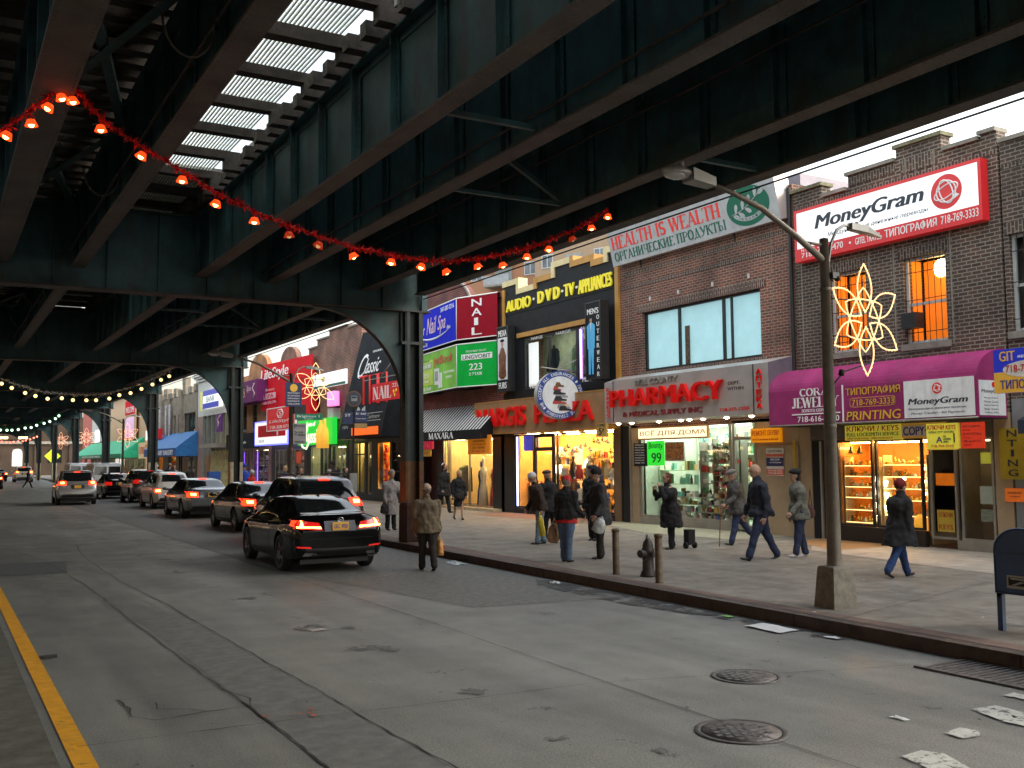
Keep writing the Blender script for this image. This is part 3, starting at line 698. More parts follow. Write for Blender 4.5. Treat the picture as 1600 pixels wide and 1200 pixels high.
def house(name, label, yn, yf, cat='building'):
    return thing(name, label, cat, (FX, yf, .15), R(-90)), (lambda Y: yf-Y)
def window(parent, x0, x1, z0, z1, fmat, y=.1, fw=.06, mull=(), trans=(), back=None, backd=.12, pane=None, sill=None, bars=False, label=None, name='window'):
    m = MB(); d = .07
    m.box(x0, x1, y, y+d, z0, z0+fw, fmat); m.box(x0, x1, y, y+d, z1-fw, z1, fmat)
    m.box(x0, x0+fw, y, y+d, z0+fw, z1-fw, fmat); m.box(x1-fw, x1, y, y+d, z0+fw, z1-fw, fmat)
    for q in mull: m.box(q-fw/2, q+fw/2, y-.005, y+d-.005, z0+fw, z1-fw, fmat)
    for q in trans: m.box(x0+fw, x1-fw, y+.005, y+d-.01, q-fw/2, q+fw/2, fmat)
    if bars:
        n = int((x1-x0)/.14)
        for i in range(1, n): m.cyl((x0+(x1-x0)*i/n, y-.06, z0+.02), (x0+(x1-x0)*i/n, y-.06, z1-.02), .008, n=5, mat=M_bars)
        for q in (.12, .5, .82): m.box(x0, x1, y-.068, y-.052, z0+(z1-z0)*q, z0+(z1-z0)*q+.016, M_bars)
    w = m.build(name, parent, label=label)
    p = MB(); p.box(x0+fw, x1-fw, y+.03, y+.036, z0+fw, z1-fw, pane or M_glass); p.build('pane', w)
    if back:
        b = MB(); b.box(x0, x1, y+backd+.05, y+backd+.07, z0, z1, back); b.build('curtain', w)
    if sill:
        s = MB(); s.box(x0-.08, x1+.08, -.05, .16, z0-.14, z0-.002, sill); s.build('sill', w)
    return w
def soldier(m, x0, x1, z, h, mat, y=-.012): m.box(x0, x1, y, y+.05, z, z+h, mat)
def shell(root, x0, x1, h, depth=8, mat=None):
    m = MB(); mt = mat or M_brown
    m.box(x0+.02, x0+.2, .3, depth, 0, h, mt); m.box(x1-.2, x1-.02, .3, depth, 0, h, mt); m.box(x0+.02, x1-.02, depth, depth+.2, 0, h, mt)
    m.box(x0+.2, x1-.2, .3, depth, h-.6, h-.4, M_dark); m.box(x0+.2, x1-.2, .3, depth, 2.95, 3.1, M_dark)
    m.build('side_walls', root)
def room(root, x0, x1, z1, depth, wallm, floorm, lights, lm, energy_rows=2, z0=.12, ceil=None):
    m = MB(); y0 = .14
    m.box(x0, x1, depth, depth+.05, z0, z1, wallm); m.box(x0-.04, x0, y0, depth+.05, z0, z1, wallm); m.box(x1, x1+.04, y0, depth+.05, z0, z1, wallm)
    m.box(x0, x1, y0, depth, z0-.06, z0, floorm); m.box(x0, x1, y0, depth, z1, z1+.05, ceil or wallm)
    m.build('shop_interior', root)
    for i in range(lights):
        cx = x0+(x1-x0)*(i+.5)/lights
        for k in range(energy_rows):
            cy = y0+(depth-y0)*(k+.35)/energy_rows
            m = MB(); m.box(cx-.3, cx+.3, cy-.09, cy+.09, z1-.05, z1-.004, lm); m.build('ceiling_light', root)
def shelves(name, label, x0, x1, ys, zs, root_loc, smat_, dens=.8, hmax=.26, seed=1, goods=GOODS, dep=.32, gname='shelf_goods', glabel='', nboard=True, round_f=.4, gcat='goods'):
    """free-standing shelf unit in a shop (boards, uprights) and the wares on it"""
    rnd = random.Random(seed)
    t = thing(name, label, 'shelf', root_loc, R(-90)); smat = smat_
    if name == 'jewellery_shelf':
        for z in zs: m = MB(); m.box(x0+.02, x1-.02, ys-.012, ys-.001, z-.008, z+.006, glow('added_shelf_glow', (1, .6, .2), 2.6)); m.build('glow_strip', t)  # glowing strips added along the boards to brighten the jewellery
    m = MB()
    for x in (x0, x1): m.box(x-.012, x+.012, ys, ys+dep, .0, zs[-1]+hmax+.05, smat)
    m.build('upright', t)
    for z in zs:
        m = MB(); m.box(x0+.013, x1-.013, ys, ys+dep, z-.012, z+.008, smat); m.build('board', t)
    m = MB()
    for z in zs:
        x = x0+.04
        while x < x1-.08:
            wd = rnd.uniform(.05, .13); h = rnd.uniform(.35, 1)*hmax; g = rnd.choice(goods)
            if rnd.random() < dens:
                yy = ys+rnd.uniform(.02, .08)
                if rnd.random() < round_f:
                    r = wd*.42; m.lathe([(r, 0), (r, h*.6), (r*.45, h*.75), (r*.45, h), (.001, h)], (x+wd/2, yy+r, z+.01), g, 8)
                else: m.box(x, x+wd*.9, yy, yy+.12, z+.01, z+.01+h, g)
            x += wd+.012
    g = m.build(gname, label=glabel, cat=gcat, kind='stuff', loc=root_loc, rz=R(-90))
    return t

# ---- brown brick house with the money transfer shop
B1, fx = house('brick_building', 'dark brown brick building with stepped parapet and barred orange windows above magenta awning', 11.75, 17.15)
W1 = 5.4
m = MB(); op = [(fx(16.1), fx(15.05), 4.3, 6.15), (fx(14.06), fx(13.02), 4.3, 6.15)]
wall(m, 0, W1, 2.75, 8.0, op, M_brown)
for a, b, z in ((17.15, 16.25, 8.32), (16.25, 15.45, 8.02), (15.45, 14.12, 8.34), (14.12, 13.0, 8.6), (13.0, 12.1, 8.24), (12.1, 11.75, 8.33)):
    m.box(fx(a)+.001, fx(b)-.001, 0, .3, 8.0, z, M_brown)
for a, b in ((16.2, 14.95), (14.16, 12.92)): soldier(m, fx(a), fx(b), 6.152, .24, M_brownv)
soldier(m, .05, W1-.05, 7.87, .1, M_brownv, -.01)
soldier(m, fx(15.42), fx(14.15), 8.1, .2, M_brownv); soldier(m, fx(14.0), fx(13.1), 8.02, .3, M_brownv)
for q in (13.9, 13.65, 13.4, 13.2): m.box(fx(q), fx(q)+.02, -.016, -.001, 7.9, 8.35, M_stone)
for x in (fx(16.95), fx(14.95), fx(14.3), fx(12.9)): m.box(x, x+.03, -.008, 0, 4.2, 7.85, M_stone)
m.build('wall', B1)
for a, b, z, mt in ((17.2, 16.2, 8.32, M_moss), (16.2, 15.5, 8.02, M_stone), (15.5, 14.15, 8.34, M_stone), (14.17, 12.95, 8.6, M_moss), (12.95, 12.13, 8.24, M_stone), (12.14, 11.75, 8.33, M_stone)):
    m = MB(); m.box(fx(a), fx(b), -.07, .36, z, z+.08, mt); m.build('parapet_cap', B1)
M_orange = glow('orange_lit_curtain', (1, .19, .006), .42, (.8, .3, .05)); M_blind = pbr('grey_blind', (.25, .2, .17), .7, var=.1)
for i, (a, b) in enumerate(((16.1, 15.05), (14.06, 13.02))):
    wn = window(B1, fx(a), fx(b), 4.3, 6.15, M_frame_w, trans=(5.15,), back=M_orange, backd=.55, sill=M_stone, bars=True, label='barred sash window glowing orange')
    m = MB(); m.box(fx(a)-.02, fx(a)-.01, .18, .62, 4.3, 6.15, M_orange); m.box(fx(b)+.01, fx(b)+.02, .18, .62, 4.3, 6.15, M_orange); m.ball(((fx(a)+fx(b))/2+.3, .45, 6.0), .07, glow('orange_room_lamp', (1, .55, .15), 60), 6); m.build('lit_room', wn)
    if i: m = MB(); m.ball((fx(13.25), .2, 5.85), .2, glow('bright_lamp', (1, .75, .25), 7), 8, (1, .25, 1)); m.build('lamp', wn); m = MB(); m.box(fx(14.03), fx(13.65), -.16, .1, 4.62, 4.95, M_frame_d); m.build('air_conditioner', wn)
# piers, shop front
m = MB(); wall(m, 0, W1, 0, 2.75, [(.35, 5.05, -.01, 2.3)], M_beige, y=.0, t=.2); m.build('shop_surround', B1)
m = MB(); m.box(.35, 5.05, -.03, .0, 2.3, 2.74, pbr('dirty_fascia', (.12, .1, .085), .6, var=.2)); m.box(.0, .34, -.012, 0, 0, 2.7, M_beige); m.build('fascia', B1)
m = MB(); m.box(.36, .62, .0, .04, 0, 2.28, M_dark); m.box(.6, .66, -.02, .05, 0, 2.28, M_alu); m.box(.66, 1.08, .02, .05, 0, 2.28, pbr('dark_brown_door', (.05, .025, .015), .5, var=.2)); m.build('door', B1, label='dark brown side door')
glz = [(fx(16.07), fx(15.06)), (fx(15.0), fx(13.78)), (fx(13.62), fx(12.98)), (fx(12.9), fx(12.15))]
for i, (a, b) in enumerate(glz):
    z0 = .35 if i < 2 else .2
    window(B1, a, b, z0, 2.28, M_frame_d if i < 2 else M_alu, y=.02, fw=.05, name='display_window' if i != 2 else 'shop_door')
m = MB(); m.box(fx(16.07), fx(13.75), .0, .12, .0, .34, pbr('dark_stall_riser', (.03, .022, .018), .5)); m.box(fx(13.0), fx(12.1), 0, .12, 0, .2, M_alu); m.build('stall_riser', B1)
M_gi = pbr('jewellery_case_lining', (.3, .11, .015), .6, var=.1)
room(B1, 1.08, fx(13.7), 2.26, 1.1, M_gi, M_gi, 3, glow('jewel_ceiling_light', (1, .5, .13), 60), 1, z0=.3)
room(B1, fx(13.66), fx(12.1), 2.26, 1.8, pbr('cream_interior', (.35, .27, .17), .7), M_wood, 1, glow('dim_ceiling_light', (1, .75, .45), 6), 1, z0=.06)
LOC1 = (FX, 17.15, .15)
gold_goods = [GOODS[7], M_goldm, GOODS[1], M_goldm, GOODS[0]]
shelves('jewellery_shelf', 'lit jewellery shelves in the left window under the magenta awning', 1.12, 2.08, .22, [.42, .7, .98, 1.22, 1.46, 1.7], LOC1, GOODS[1], .95, .15, 3, gold_goods, .3, 'gold_jewellery', 'rows of gold jewellery on the left window shelves', round_f=.7, gcat='jewellery')
shelves('jewellery_shelf', 'lit jewellery shelves in the middle window behind the walker with a red hat', 2.2, 3.32, .22, [.62, .95, 1.2, 1.46, 1.72], LOC1, GOODS[1], .95, .16, 5, gold_goods, .3, 'gold_jewellery', 'gold jewellery on shelves of the middle window', round_f=.7, gcat='jewellery')
for k, (x, z) in enumerate(((2.0, .47), (2.0, .76), (2.0, 1.05), (1.98, 1.34), (3.25, 1.02), (3.25, 1.28), (3.25, 1.55), (2.75, 1.3), (2.28, 1.24), (2.3, .98), (2.28, .7))):
    m = MB(); m.lathe([(.012, 0), (.03, .05), (.05, .12), (.001, .125)], (0, 0, 0), M_bulb, 10); m.ball((0, 0, .1), .03, glow('halogen', (1, .8, .45), 60), 6)
    o = m.build('spot_lamp', label='small bright halogen spot among the gold jewellery', cat='spot lamp', group='halogen spots in the jewellery window'); o.location = (FX+.2, 17.15-x, .15+z)
for k, x in enumerate((1.3, 1.55)):
    m = MB(); m.lathe([(.07, 0), (.07, .02), (.03, .1), (.025, .16), (.001, .18)], (0, 0, 0), GOODS[8], 12); m.tube([(.055*math.cos(a), -.03-.01*abs(math.sin(a)), .1+.06*math.sin(a)) for a in [math.pi*(1+i/8) for i in range(9)]], .008, M_goldm, 6)
    o = m.build('necklace_bust', label='gold necklace on a bust, %s on the top shelf of the left window' % ('left one' if k == 0 else 'right one'), cat='necklace bust', loc=(FX+.25, 17.15-x, .15+1.98), rz=R(-90))
    m2 = MB(); m2.box(x-.12, x+.12, .22, .45, 1.96, 1.975, M_goldm); m2.build('ledge', B1)
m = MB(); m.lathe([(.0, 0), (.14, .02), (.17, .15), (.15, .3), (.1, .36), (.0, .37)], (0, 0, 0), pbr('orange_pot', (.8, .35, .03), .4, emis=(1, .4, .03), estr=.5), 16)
m.build('display_pot', label='yellow orange display pot low in the middle jewellery window', cat='pot', loc=(FX+.3, 17.15-3.1, .15+.3))
shell(B1, 0, W1, 8.0, 9, M_brown)
# quarter round awning
AW = thing('awning', 'magenta round-topped vinyl awning with shop lettering over jewellery and copy shop', 'awning', (FX, 17.24, .15+2.64), R(-90))
fa = lambda Y: 17.24-Y
m = MB(); pr = [(-.9, 0), (-.905, .8)]+[(-.9+.9*(1-math.cos(R(a))), .8+.55*math.sin(R(a))) for a in range(8, 91, 8)]+[(-.01, 1.35)]
L = 5.45
for i in range(len(pr)-1):
    (a, b), (c, d) = pr[i], pr[i+1]
    nseg = 8
    for k in range(nseg):
        u0, u1 = L*k/nseg, L*(k+1)/nseg
        m.add([(u0, a, b), (u1, a, b), (u1, c, d), (u0, c, d)], [(0, 1, 2, 3)], M_magenta, smooth=True)
P = pr+[(-.01, 0)]
m.add([(0, a, b) for a, b in P], [tuple(range(len(P)))[::-1]], M_magenta); m.add([(L, a, b) for a, b in P], [tuple(range(len(P)))], M_magenta)
m.build('canopy', AW)
m = MB(); m.box(0, L, -.9, -.01, -.02, -.004, M_dark); m.tube([(0, -.91, 0), (L, -.91, 0)], .018, M_alu, 6); m.build('frame', AW)
o_ = MB(); yq = -.925   # sign faces
Z = lambda z: z-2.79
PX = lambda Y: (17.24-Y)*5.45/5.65+.03      # measured on the awning front
m = MB(); m.box(PX(13.32), PX(11.68), yq, -.906, Z(2.83), Z(3.58), M_white); m.build('money_transfer_panel', AW)
m = MB(); m.box(PX(14.98), PX(14.95), yq, -.906, Z(2.82), Z(3.62), M_txtwht); m.box(PX(16.5), PX(15.05), yq, -.906, Z(3.015), Z(3.04), M_txtwht)
serif_text(m, 'CORAL', PX(16.25), PX(15.2), Z(3.44), Z(3.6), yq+.01, M_txtwht, .15)
serif_text(m, 'JEWELRY', PX(16.5), PX(15.08), Z(3.18), Z(3.4), yq+.01, M_txtwht, .17)
put_text(m, 'ЗОЛОТО СЕРЕБРО', PX(16.2), PX(15.3), Z(3.07), Z(3.14), yq+.01, M_txtwht, .01)
put_text(m, '718-616-1010', PX(16.33), PX(15.08), Z(2.85), Z(2.98), yq+.01, M_txtwht, .01)
put_text(m, 'ТИПОГРАФИЯ', PX(14.87), PX(13.42), Z(3.37), Z(3.54), yq+.01, M_gold, .015)
put_text(m, '718-769-3333', PX(14.7), PX(13.58), Z(3.15), Z(3.28), yq+.01, M_gold, .02)
rr = [(PX(14.15)+.58*math.copysign(abs(math.cos(a))**.25, math.cos(a)), yq, Z(3.215)+.095*math.copysign(abs(math.sin(a))**.25, math.sin(a))) for a in [i*math.pi/20 for i in range(40)]]
m.tube(rr, .005, M_gold, 4, True)
put_text(m, 'PRINTING', PX(14.87), PX(13.42), Z(2.84), Z(3.03), yq+.01, M_gold, .03, .12)
put_text(m, 'MoneyGram', PX(13.22), PX(11.82), Z(3.06), Z(3.22), yq-.001, M_txtblk, .1, .22, .003)
put_text(m, 'Международные денежные переводы', PX(13.22), PX(11.86), Z(2.98), Z(3.03), yq-.001, M_txtblk, .0, .15, .002)
put_text(m, 'Money Transfer · Bill Payments', PX(13.15), PX(11.9), Z(2.88), Z(2.94), yq-.001, M_txtblk, .0, .15, .002)
m.build('lettering', AW)
def mg_logo(m, cx, cz, r, y):
    m.cyl((cx, y, cz), (cx, y-.01, cz), r, n=28, mat=M_signred)
    for a, rx, rz_ in ((20, .8, .35), (110, .72, .4), (65, .62, .62)):
        pts = []
        for k in range(24):
            t_ = 2*math.pi*k/24; px, pz = r*rx*math.cos(t_), r*rz_*math.sin(t_)
            pts.append((cx+px*math.cos(R(a))-pz*math.sin(R(a)), y-.012, cz+px*math.sin(R(a))+pz*math.cos(R(a))))
        m.tube(pts, r*.045, M_txtwht, 4, True)
    m.add([(cx+r*.35, y-.014, cz-r*.6), (cx+r*.85, y-.014, cz-r*.35), (cx+r*.55, y-.014, cz-r*.15)], [(0, 1, 2)], M_txtwht)
m = MB(); mg_logo(m, PX(12.51), Z(3.4), .11, yq); m.build('logo', AW)
m = MB(); m.box(L+.0, L+.012, -.86, -.06, Z(2.83), Z(3.5), M_white); m.build('side_panel', AW)
m = MB(); m.T = Matrix.Translation((L+.012, 0, 0)) @ Matrix.Rotation(R(90), 4, 'Z')
m.cyl((-.42, 0, Z(3.42)), (-.42, -.004, Z(3.42)), .055, n=16, mat=M_signred); put_text(m, 'MoneyGram', -.8, -.14, Z(3.24), Z(3.33), 0, M_txtblk, .02, .2, .003)
for i, s in enumerate(('Money Orders', 'Phone Cards', 'Express Payment', 'Bank Checks', 'Utility Bills')): put_text(m, '·'+s, -.74, -.3, Z(3.14-.07*i), Z(3.18-.07*i), 0, M_txtblk, 0, 0, .002)
m.build('side_lettering', AW)

# ---- generic sign
def sign(name, label, cat, x, yf, yn, z0, z1, face, frame=None, depth=.08, fw=.04, yaw=0):
    """box sign facing the street; returns (root, map Y->local x, map z->local z)"""
    t = thing(name, label, cat, (x, yf, z0), R(-90)+yaw); Ln = yf-yn
    m = MB(); m.box(0, Ln, 0, depth, 0, z1-z0, face); m.build('panel', t)
    if frame:
        m = MB(); e = .012
        m.box(-.01, Ln+.01, -e, depth+.01, -.01, fw, frame); m.box(-.01, Ln+.01, -e, depth+.01, z1-z0-fw, z1-z0+.01, frame)
        m.box(-.01, fw, -e, depth+.01, fw, z1-z0-fw, frame); m.box(Ln-fw, Ln+.01, -e, depth+.01, fw, z1-z0-fw, frame); m.build('frame', t)
    return t, (lambda Y: yf-Y), (lambda z: z-z0)
S1, sx_, sz_ = sign('shop_sign', 'big white money transfer billboard with red border on the brown brick wall', 'sign', 17.78, 16.9, 11.98, 6.72, 7.95, M_whiteglow, M_signred, .2, .06)
m = MB(); m.box(.06, 4.86, -.013, 0, .06, .3, M_signred); mg_logo(m, sx_(12.76), sz_(7.46), .36, -.002); m.build('red_band', S1)
m = MB()
put_text(m, 'MoneyGram', sx_(16.27), sx_(13.3), sz_(7.3), sz_(7.72), -.002, M_txtblk, .09, .22, .01)
put_text(m, 'Международные денежные переводы', sx_(15.9), sx_(13.2), sz_(7.13), sz_(7.25), -.002, M_txtblk, -.005, .2, .004)
put_text(m, '718-', sx_(16.7), sx_(16.3), sz_(6.78), sz_(6.9), -.014, M_txtwht, .02); put_text(m, 'N.Y. LIC', sx_(16.7), sx_(16.3), sz_(6.93), sz_(7.0), -.014, M_txtwht, .0)
put_text(m, '769-4470', sx_(16.2), sx_(15.45), sz_(6.81), sz_(6.96), -.014, M_txtwht, .02)
m.cyl((sx_(15.25), -.014, sz_(6.88)), (sx_(15.25), -.02, sz_(6.88)), .03, n=10, mat=M_txtwht)
put_text(m, 'GITEL TRAVEL', sx_(15.1), sx_(14.4), sz_(6.8), sz_(6.95), -.014, M_txtwht, .01)
put_text(m, 'ТИПОГРАФИЯ', sx_(14.3), sx_(13.0), sz_(6.79), sz_(6.98), -.014, M_txtwht, .03)
put_text(m, '718-769-3333', sx_(12.9), sx_(12.05), sz_(6.8), sz_(6.97), -.014, M_txtwht, .01)
m.build('lettering', S1)
# small signs below the awning
M_yelsign = pbr('yellow_sign', (.78, .68, .05), .5, var=.05, emis=(1, .9, .1), estr=.12); M_yelor = pbr('yellow_orange_sign', (.75, .4, .04), .5, var=.05, emis=(1, .6, .1), estr=.05)
M_redtxt = pbr('lettering_red', (.6, .03, .02), .5, var=0); M_navytxt = pbr('lettering_navy', (.03, .03, .25), .5, var=0); M_grntxt = pbr('lettering_green', (.01, .12, .05), .5, var=0)
t, a, z = sign('keys_sign', 'long yellow keys and locksmith sign under the magenta awning', 'sign', 17.9, 15.7, 14.18, 2.42, 2.76, M_yelsign)
m = MB(); put_text(m, 'КЛЮЧИ / KEYS', .06, 1.46, .2, .32, -.001, M_redtxt, .03); put_text(m, 'FULL LOCKSMITH SERVICE', .06, 1.46, .09, .17, -.001, M_grntxt, .01); put_text(m, 'OPEN YOUR HOUSE · OPEN YOUR AUTO', .06, 1.3, .02, .06, -.001, M_redtxt); m.build('lettering', t)
t, a, z = sign('copy_sign', 'cream and orange copy and fax sign right of the keys sign', 'sign', 17.9, 14.17, 13.1, 2.44, 2.76, M_yelor)
m = MB(); m.box(.02, 1.05, -.005, 0, .04, .26, GOODS[0]); put_text(m, 'COPY·FAX', .05, 1.0, .06, .24, -.005, M_navytxt, .03); m.build('lettering', t)
t, a, z = sign('hanging_sign', 'square bright yellow locksmith sign hanging below the awning', 'sign', 17.1, 12.95, 12.25, 2.2, 2.7, M_yelsign)
m = MB(); put_text(m, 'КЛЮЧИ KEYS', .03, .66, .38, .47, -.001, M_redtxt, .02); put_text(m, 'OPEN CITY DOORS', .05, .62, .31, .35, -.001, M_grntxt); put_text(m, 'A', .22, .36, .12, .24, -.001, M_navytxt, .03); put_text(m, 'FULL\nLOCKSMITH\nSERVICE', .38, .55, .12, .26, -.001, M_grntxt); put_text(m, '718-769-3333', .1, .6, .03, .08, -.001, M_redtxt); m.box(0, .7, -.004, 0, -.02, .0, M_yelor); m.cyl((.62, -.002, .12), (.62, -.002, .3), .015, n=6, mat=GOODS[8]); m.build('lettering', t)
t, a, z = sign('hanging_sign', 'plain bright red notice board hanging right of the yellow locksmith sign', 'sign', 17.1, 12.18, 11.72, 2.2, 2.7, pbr('red_notice', (.8, .05, .015), .5, emis=(1, .05, .01), estr=.1))
m = MB()
for i, s in enumerate(('НОТАРИУС', 'ПЕРЕВОДЫ', 'БИЛЕТЫ', 'ВИЗЫ', 'ФАКС', 'ЗАЯВКИ')): put_text(m, s, .05, .2+.22*(i % 2 == 0), .4-.07*i, .44-.07*i, -.001, M_redtxt if i % 2 else M_txtblk, .0, 0, .002)
m.build('lettering', t)
BLU = pbr('royal_blue_sign', (.02, .04, .5), .4, var=.06, emis=(.02, .05, 1), estr=.06)
t, a, z = sign('hanging_sign', 'blue and orange travel and printing sign with white oval at the right edge', 'sign', 16.9, 11.3, 9.95, 3.2, 4.0, BLU)
m = MB(); m.box(0, 1.35, -.004, 0, 0, .38, M_yelor); m.cyl((.68, -.004, .42), (.68, -.008, .42), .4, n=28, mat=GOODS[0])
for i in range(len(m.v)):
    if abs(m.v[i][1]) > .0035 and abs(m.v[i][2]-.42) < .45 and math.hypot(m.v[i][0]-.68, m.v[i][2]-.42) < .45 and i >= 8: m.v[i] = (.68+(m.v[i][0]-.68)*1.25, m.v[i][1], .42+(m.v[i][2]-.42)*.38)
put_text(m, 'GIT', .12, .42, .58, .76, -.002, M_yelor, .04); put_text(m, 'AND', .47, .6, .62, .67, -.002, M_txtwht); put_text(m, 'TRAVEL', .65, 1.3, .58, .76, -.002, M_yelor, .03)
put_text(m, '718-769-3333', .24, 1.12, .37, .5, -.009, M_redtxt, .02); put_text(m, 'ТИПОГРАФИЯ', .12, 1.28, .06, .24, -.005, M_navytxt, .03)
m.build('lettering', t)
# ---- neighbouring brown building at the right edge
B0, fx = house('brick_building', 'dark brown brick building at the right edge with a grey rendered shop pier', 3.0, 11.7)
m = MB(); op = [(fx(11.6), fx(10.3), 4.3, 6.2), (fx(9.4), fx(8.1), 4.3, 6.2), (fx(7.0), fx(5.7), 4.3, 6.2)]
wall(m, 0, 8.7, 3.0, 8.05, op, M_brown)
for o in op: soldier(m, o[0]-.08, o[1]+.08, 6.202, .24, M_brownv)
soldier(m, .02, 8.6, 7.5, .1, M_brownv); soldier(m, .3, 8.6, 6.9, .1, M_brownv)
m.build('wall', B0)
m = MB(); m.box(0, 8.7, -.06, .36, 8.05, 8.13, M_stone); m.build('parapet_cap', B0)
for o in op: window(B0, *o, M_frame_w, trans=(5.2,), back=pbr('brown_blind', (.07, .04, .03), .7), sill=M_stone, bars=True, label='barred window with white frame and brown blind')
m = MB(); wall(m, 0, 8.7, 0, 3.0, [(1.0, 8.2, .4, 2.4)], M_greyw, t=.25); m.build('shop_surround', B0)
window(B0, 1.0, 8.2, .4, 2.4, M_alu, y=.05, mull=(3.4, 5.8), back=pbr('dim_shop', (.1, .08, .06), .6, var=.3), backd=.8, name='display_window')
m = MB(); m.add([(.75, -.02, 2.9), (8.7, -.02, 2.9), (8.7, -1.0, 2.55), (.75, -1.0, 2.55), (8.7, -1.0, 2.3), (.75, -1.0, 2.3)], [(0, 3, 2, 1), (3, 5, 4, 2), (0, 1, 4, 5)], pbr('navy_canvas', (.02, .03, .05), .7)); m.build('canopy', B0)
shell(B0, 0, 8.7, 8.05, 9)
t, a, z = sign('vertical_sign', 'narrow dark yellow vertical printing sign on the grey pier', 'sign', 17.93, 11.95, 11.42, 1.6, 2.58, pbr('dull_yellow', (.38, .27, .01), .6, var=.1))
m = MB()
for i, c in enumerate('INTING'[1:]): put_text(m, c, .17 if c != 'I' else .24, .37 if c != 'I' else .3, .82-.19*i, .95-.19*i, -.001, M_txtblk, .04)
m.build('lettering', t)
t, a, z = sign('notice', 'small orange notice on the grey pier below the yellow vertical sign', 'notice', 17.97, 11.9, 11.5, 1.17, 1.43, pbr('orange_notice', (.85, .18, .02), .5, emis=(1, .2, .02), estr=.1), depth=.01)
m = MB(); put_text(m, 'ВНИМАНИЕ', .06, .34, .15, .19, -.001, M_txtblk, 0, 0, .002); put_text(m, 'открыто', .1, .3, .08, .11, -.001, M_txtblk, 0, 0, .002); m.build('lettering', t)
for k, (xx, zz, s1, mt) in enumerate(((13.5, .35, (.4, .45), M_yelor), (13.5, 1.3, (.45, .25), pbr('fluo_orange', (.9, .2, .02), .5, emis=(1, .2, 0), estr=.25)), (12.5, .95, (.5, .35), GOODS[0]), (12.45, 1.75, (.3, .22), M_yelsign), (12.5, .6, (.55, .25), pbr('newsprint', (.4, .36, .28), .7, var=.3, vscale=20)))):
    t, a, z = sign('window_poster', 'shop poster, %s' % ('yellow keys poster low on the copy shop door', 'fluorescent orange poster in the middle of the copy shop door', 'pale poster in the copy shop window', 'small yellow poster high in the copy shop window', 'newsprint poster low in the copy shop window')[k], 'poster', FX+.065, xx, xx-s1[0], .15+zz, .15+zz+s1[1], mt, depth=.006)
    if k == 0: m = MB(); put_text(m, 'KEYS', .04, .36, .05, .15, -.001, M_redtxt, .03, 0, .002); put_text(m, 'КЛЮЧИ', .04, .36, .3, .4, -.001, M_redtxt, .02, 0, .002); m.build('lettering', t)

# ---- red brick building with the pharmacy
B2, fx = house('brick_building', 'reddish brick two-storey building with a wide three-part window above the pharmacy', 17.17, 24.28)
W2 = 7.11; op = [(fx(23.2), fx(18.35), 4.45, 6.2)]
m = MB(); wall(m, 0, W2, 2.8, 8.6, op, M_redb)
soldier(m, fx(23.45), fx(18.15), 6.202, .22, M_redbv, -.02); soldier(m, .05, W2-.3, 7.0, .1, M_redbv); soldier(m, .3, W2-.3, 7.42, .1, M_redbv); soldier(m, fx(23.4), fx(18.2), 4.28, .16, M_redbv)
for x in (.42, W2-.75): m.box(x, x+.02, -.009, 0, 6.5, 8.0, M_stone); m.box(x, x+.012, -.009, 0, 4.3, 6.4, M_stone)
for q in (.1, .36, .65, .93): m.box(fx(23.3)+q*4.9, fx(23.3)+q*4.9+.05, -.04, 0, 6.5, 6.62, M_frame_w)
m.build('wall', B2)
m = MB(); m.cyl((W2-.06, -.05, 2.9), (W2-.06, -.05, 8.5), .05, n=8, mat=M_frame_d); m.build('drain_pipe', B2)
M_sheet = pbr('pale_blue_sheet', (.5, .63, .66), .7, var=.1, vscale=1.3, emis=(.6, .92, 1), estr=.35)  # faint glow put into the sheets in place of room light behind them
wn = window(B2, *op[0], M_frame_d, fw=.07, mull=(fx(21.65), fx(19.83)), back=M_sheet, backd=.05, label='wide three-part window hung with pale blue sheets', pane=glass('upper_glass', (.9, .95, .95), .02, .5))
m = MB(); m.box(fx(19.55), fx(19.5), .1, .16, 4.5, 6.13, M_frame_d); m.box(fx(21.45), fx(21.25), .14, .15, 4.52, 5.6, pbr('patterned_cloth', (.2, .1, .06), .8, var=.6, vscale=14)); m.build('curtain_gap', wn)
# shop front
op = [(fx(23.5), fx(18.62), .0, 2.88)]
m = MB(); wall(m, 0, W2, -.14, 2.88, op, M_beige, y=.0, t=.25); m.box(W2-1.3, W2-.02, -.05, 0, -.1, 2.2, M_beige); m.box(W2-.16, W2-.08, -.07, -.05, -.1, 2.3, pbr('yellow_conduit', (.6, .38, .02), .5)); m.build('shop_surround', B2)
m = MB(); m.box(fx(24.26), fx(23.95), -.02, .2, 0, 2.87, M_dark); m.box(fx(23.9), fx(23.83), -.04, .1, 0, 2.87, M_alu); m.build('door_jamb', B2)
window(B2, fx(23.48), fx(19.56), .18, 2.86, M_alu, y=.03, fw=.09, pane=M_shopglass, name='display_window'); window(B2, fx(19.5), fx(18.64), .1, 2.86, M_alu, y=.0, fw=.08, trans=(2.4,), pane=M_shopglass, name='shop_door')
m = MB(); m.box(fx(23.5), fx(19.5), 0, .14, -.1, .18, M_alu); m.build('stall_riser', B2)
M_phint = pbr('pharmacy_interior', (.62, .68, .58), .6, var=.08)
room(B2, fx(23.5), fx(18.62), 2.86, 2.6, M_phint, M_phint, 5, M_cool, 2, z0=.1)
LOC2 = (FX, 24.28, .15)
ph = [GOODS[0], GOODS[0], GOODS[6], GOODS[1], GOODS[9], GOODS[2], GOODS[5], GOODS[3]]
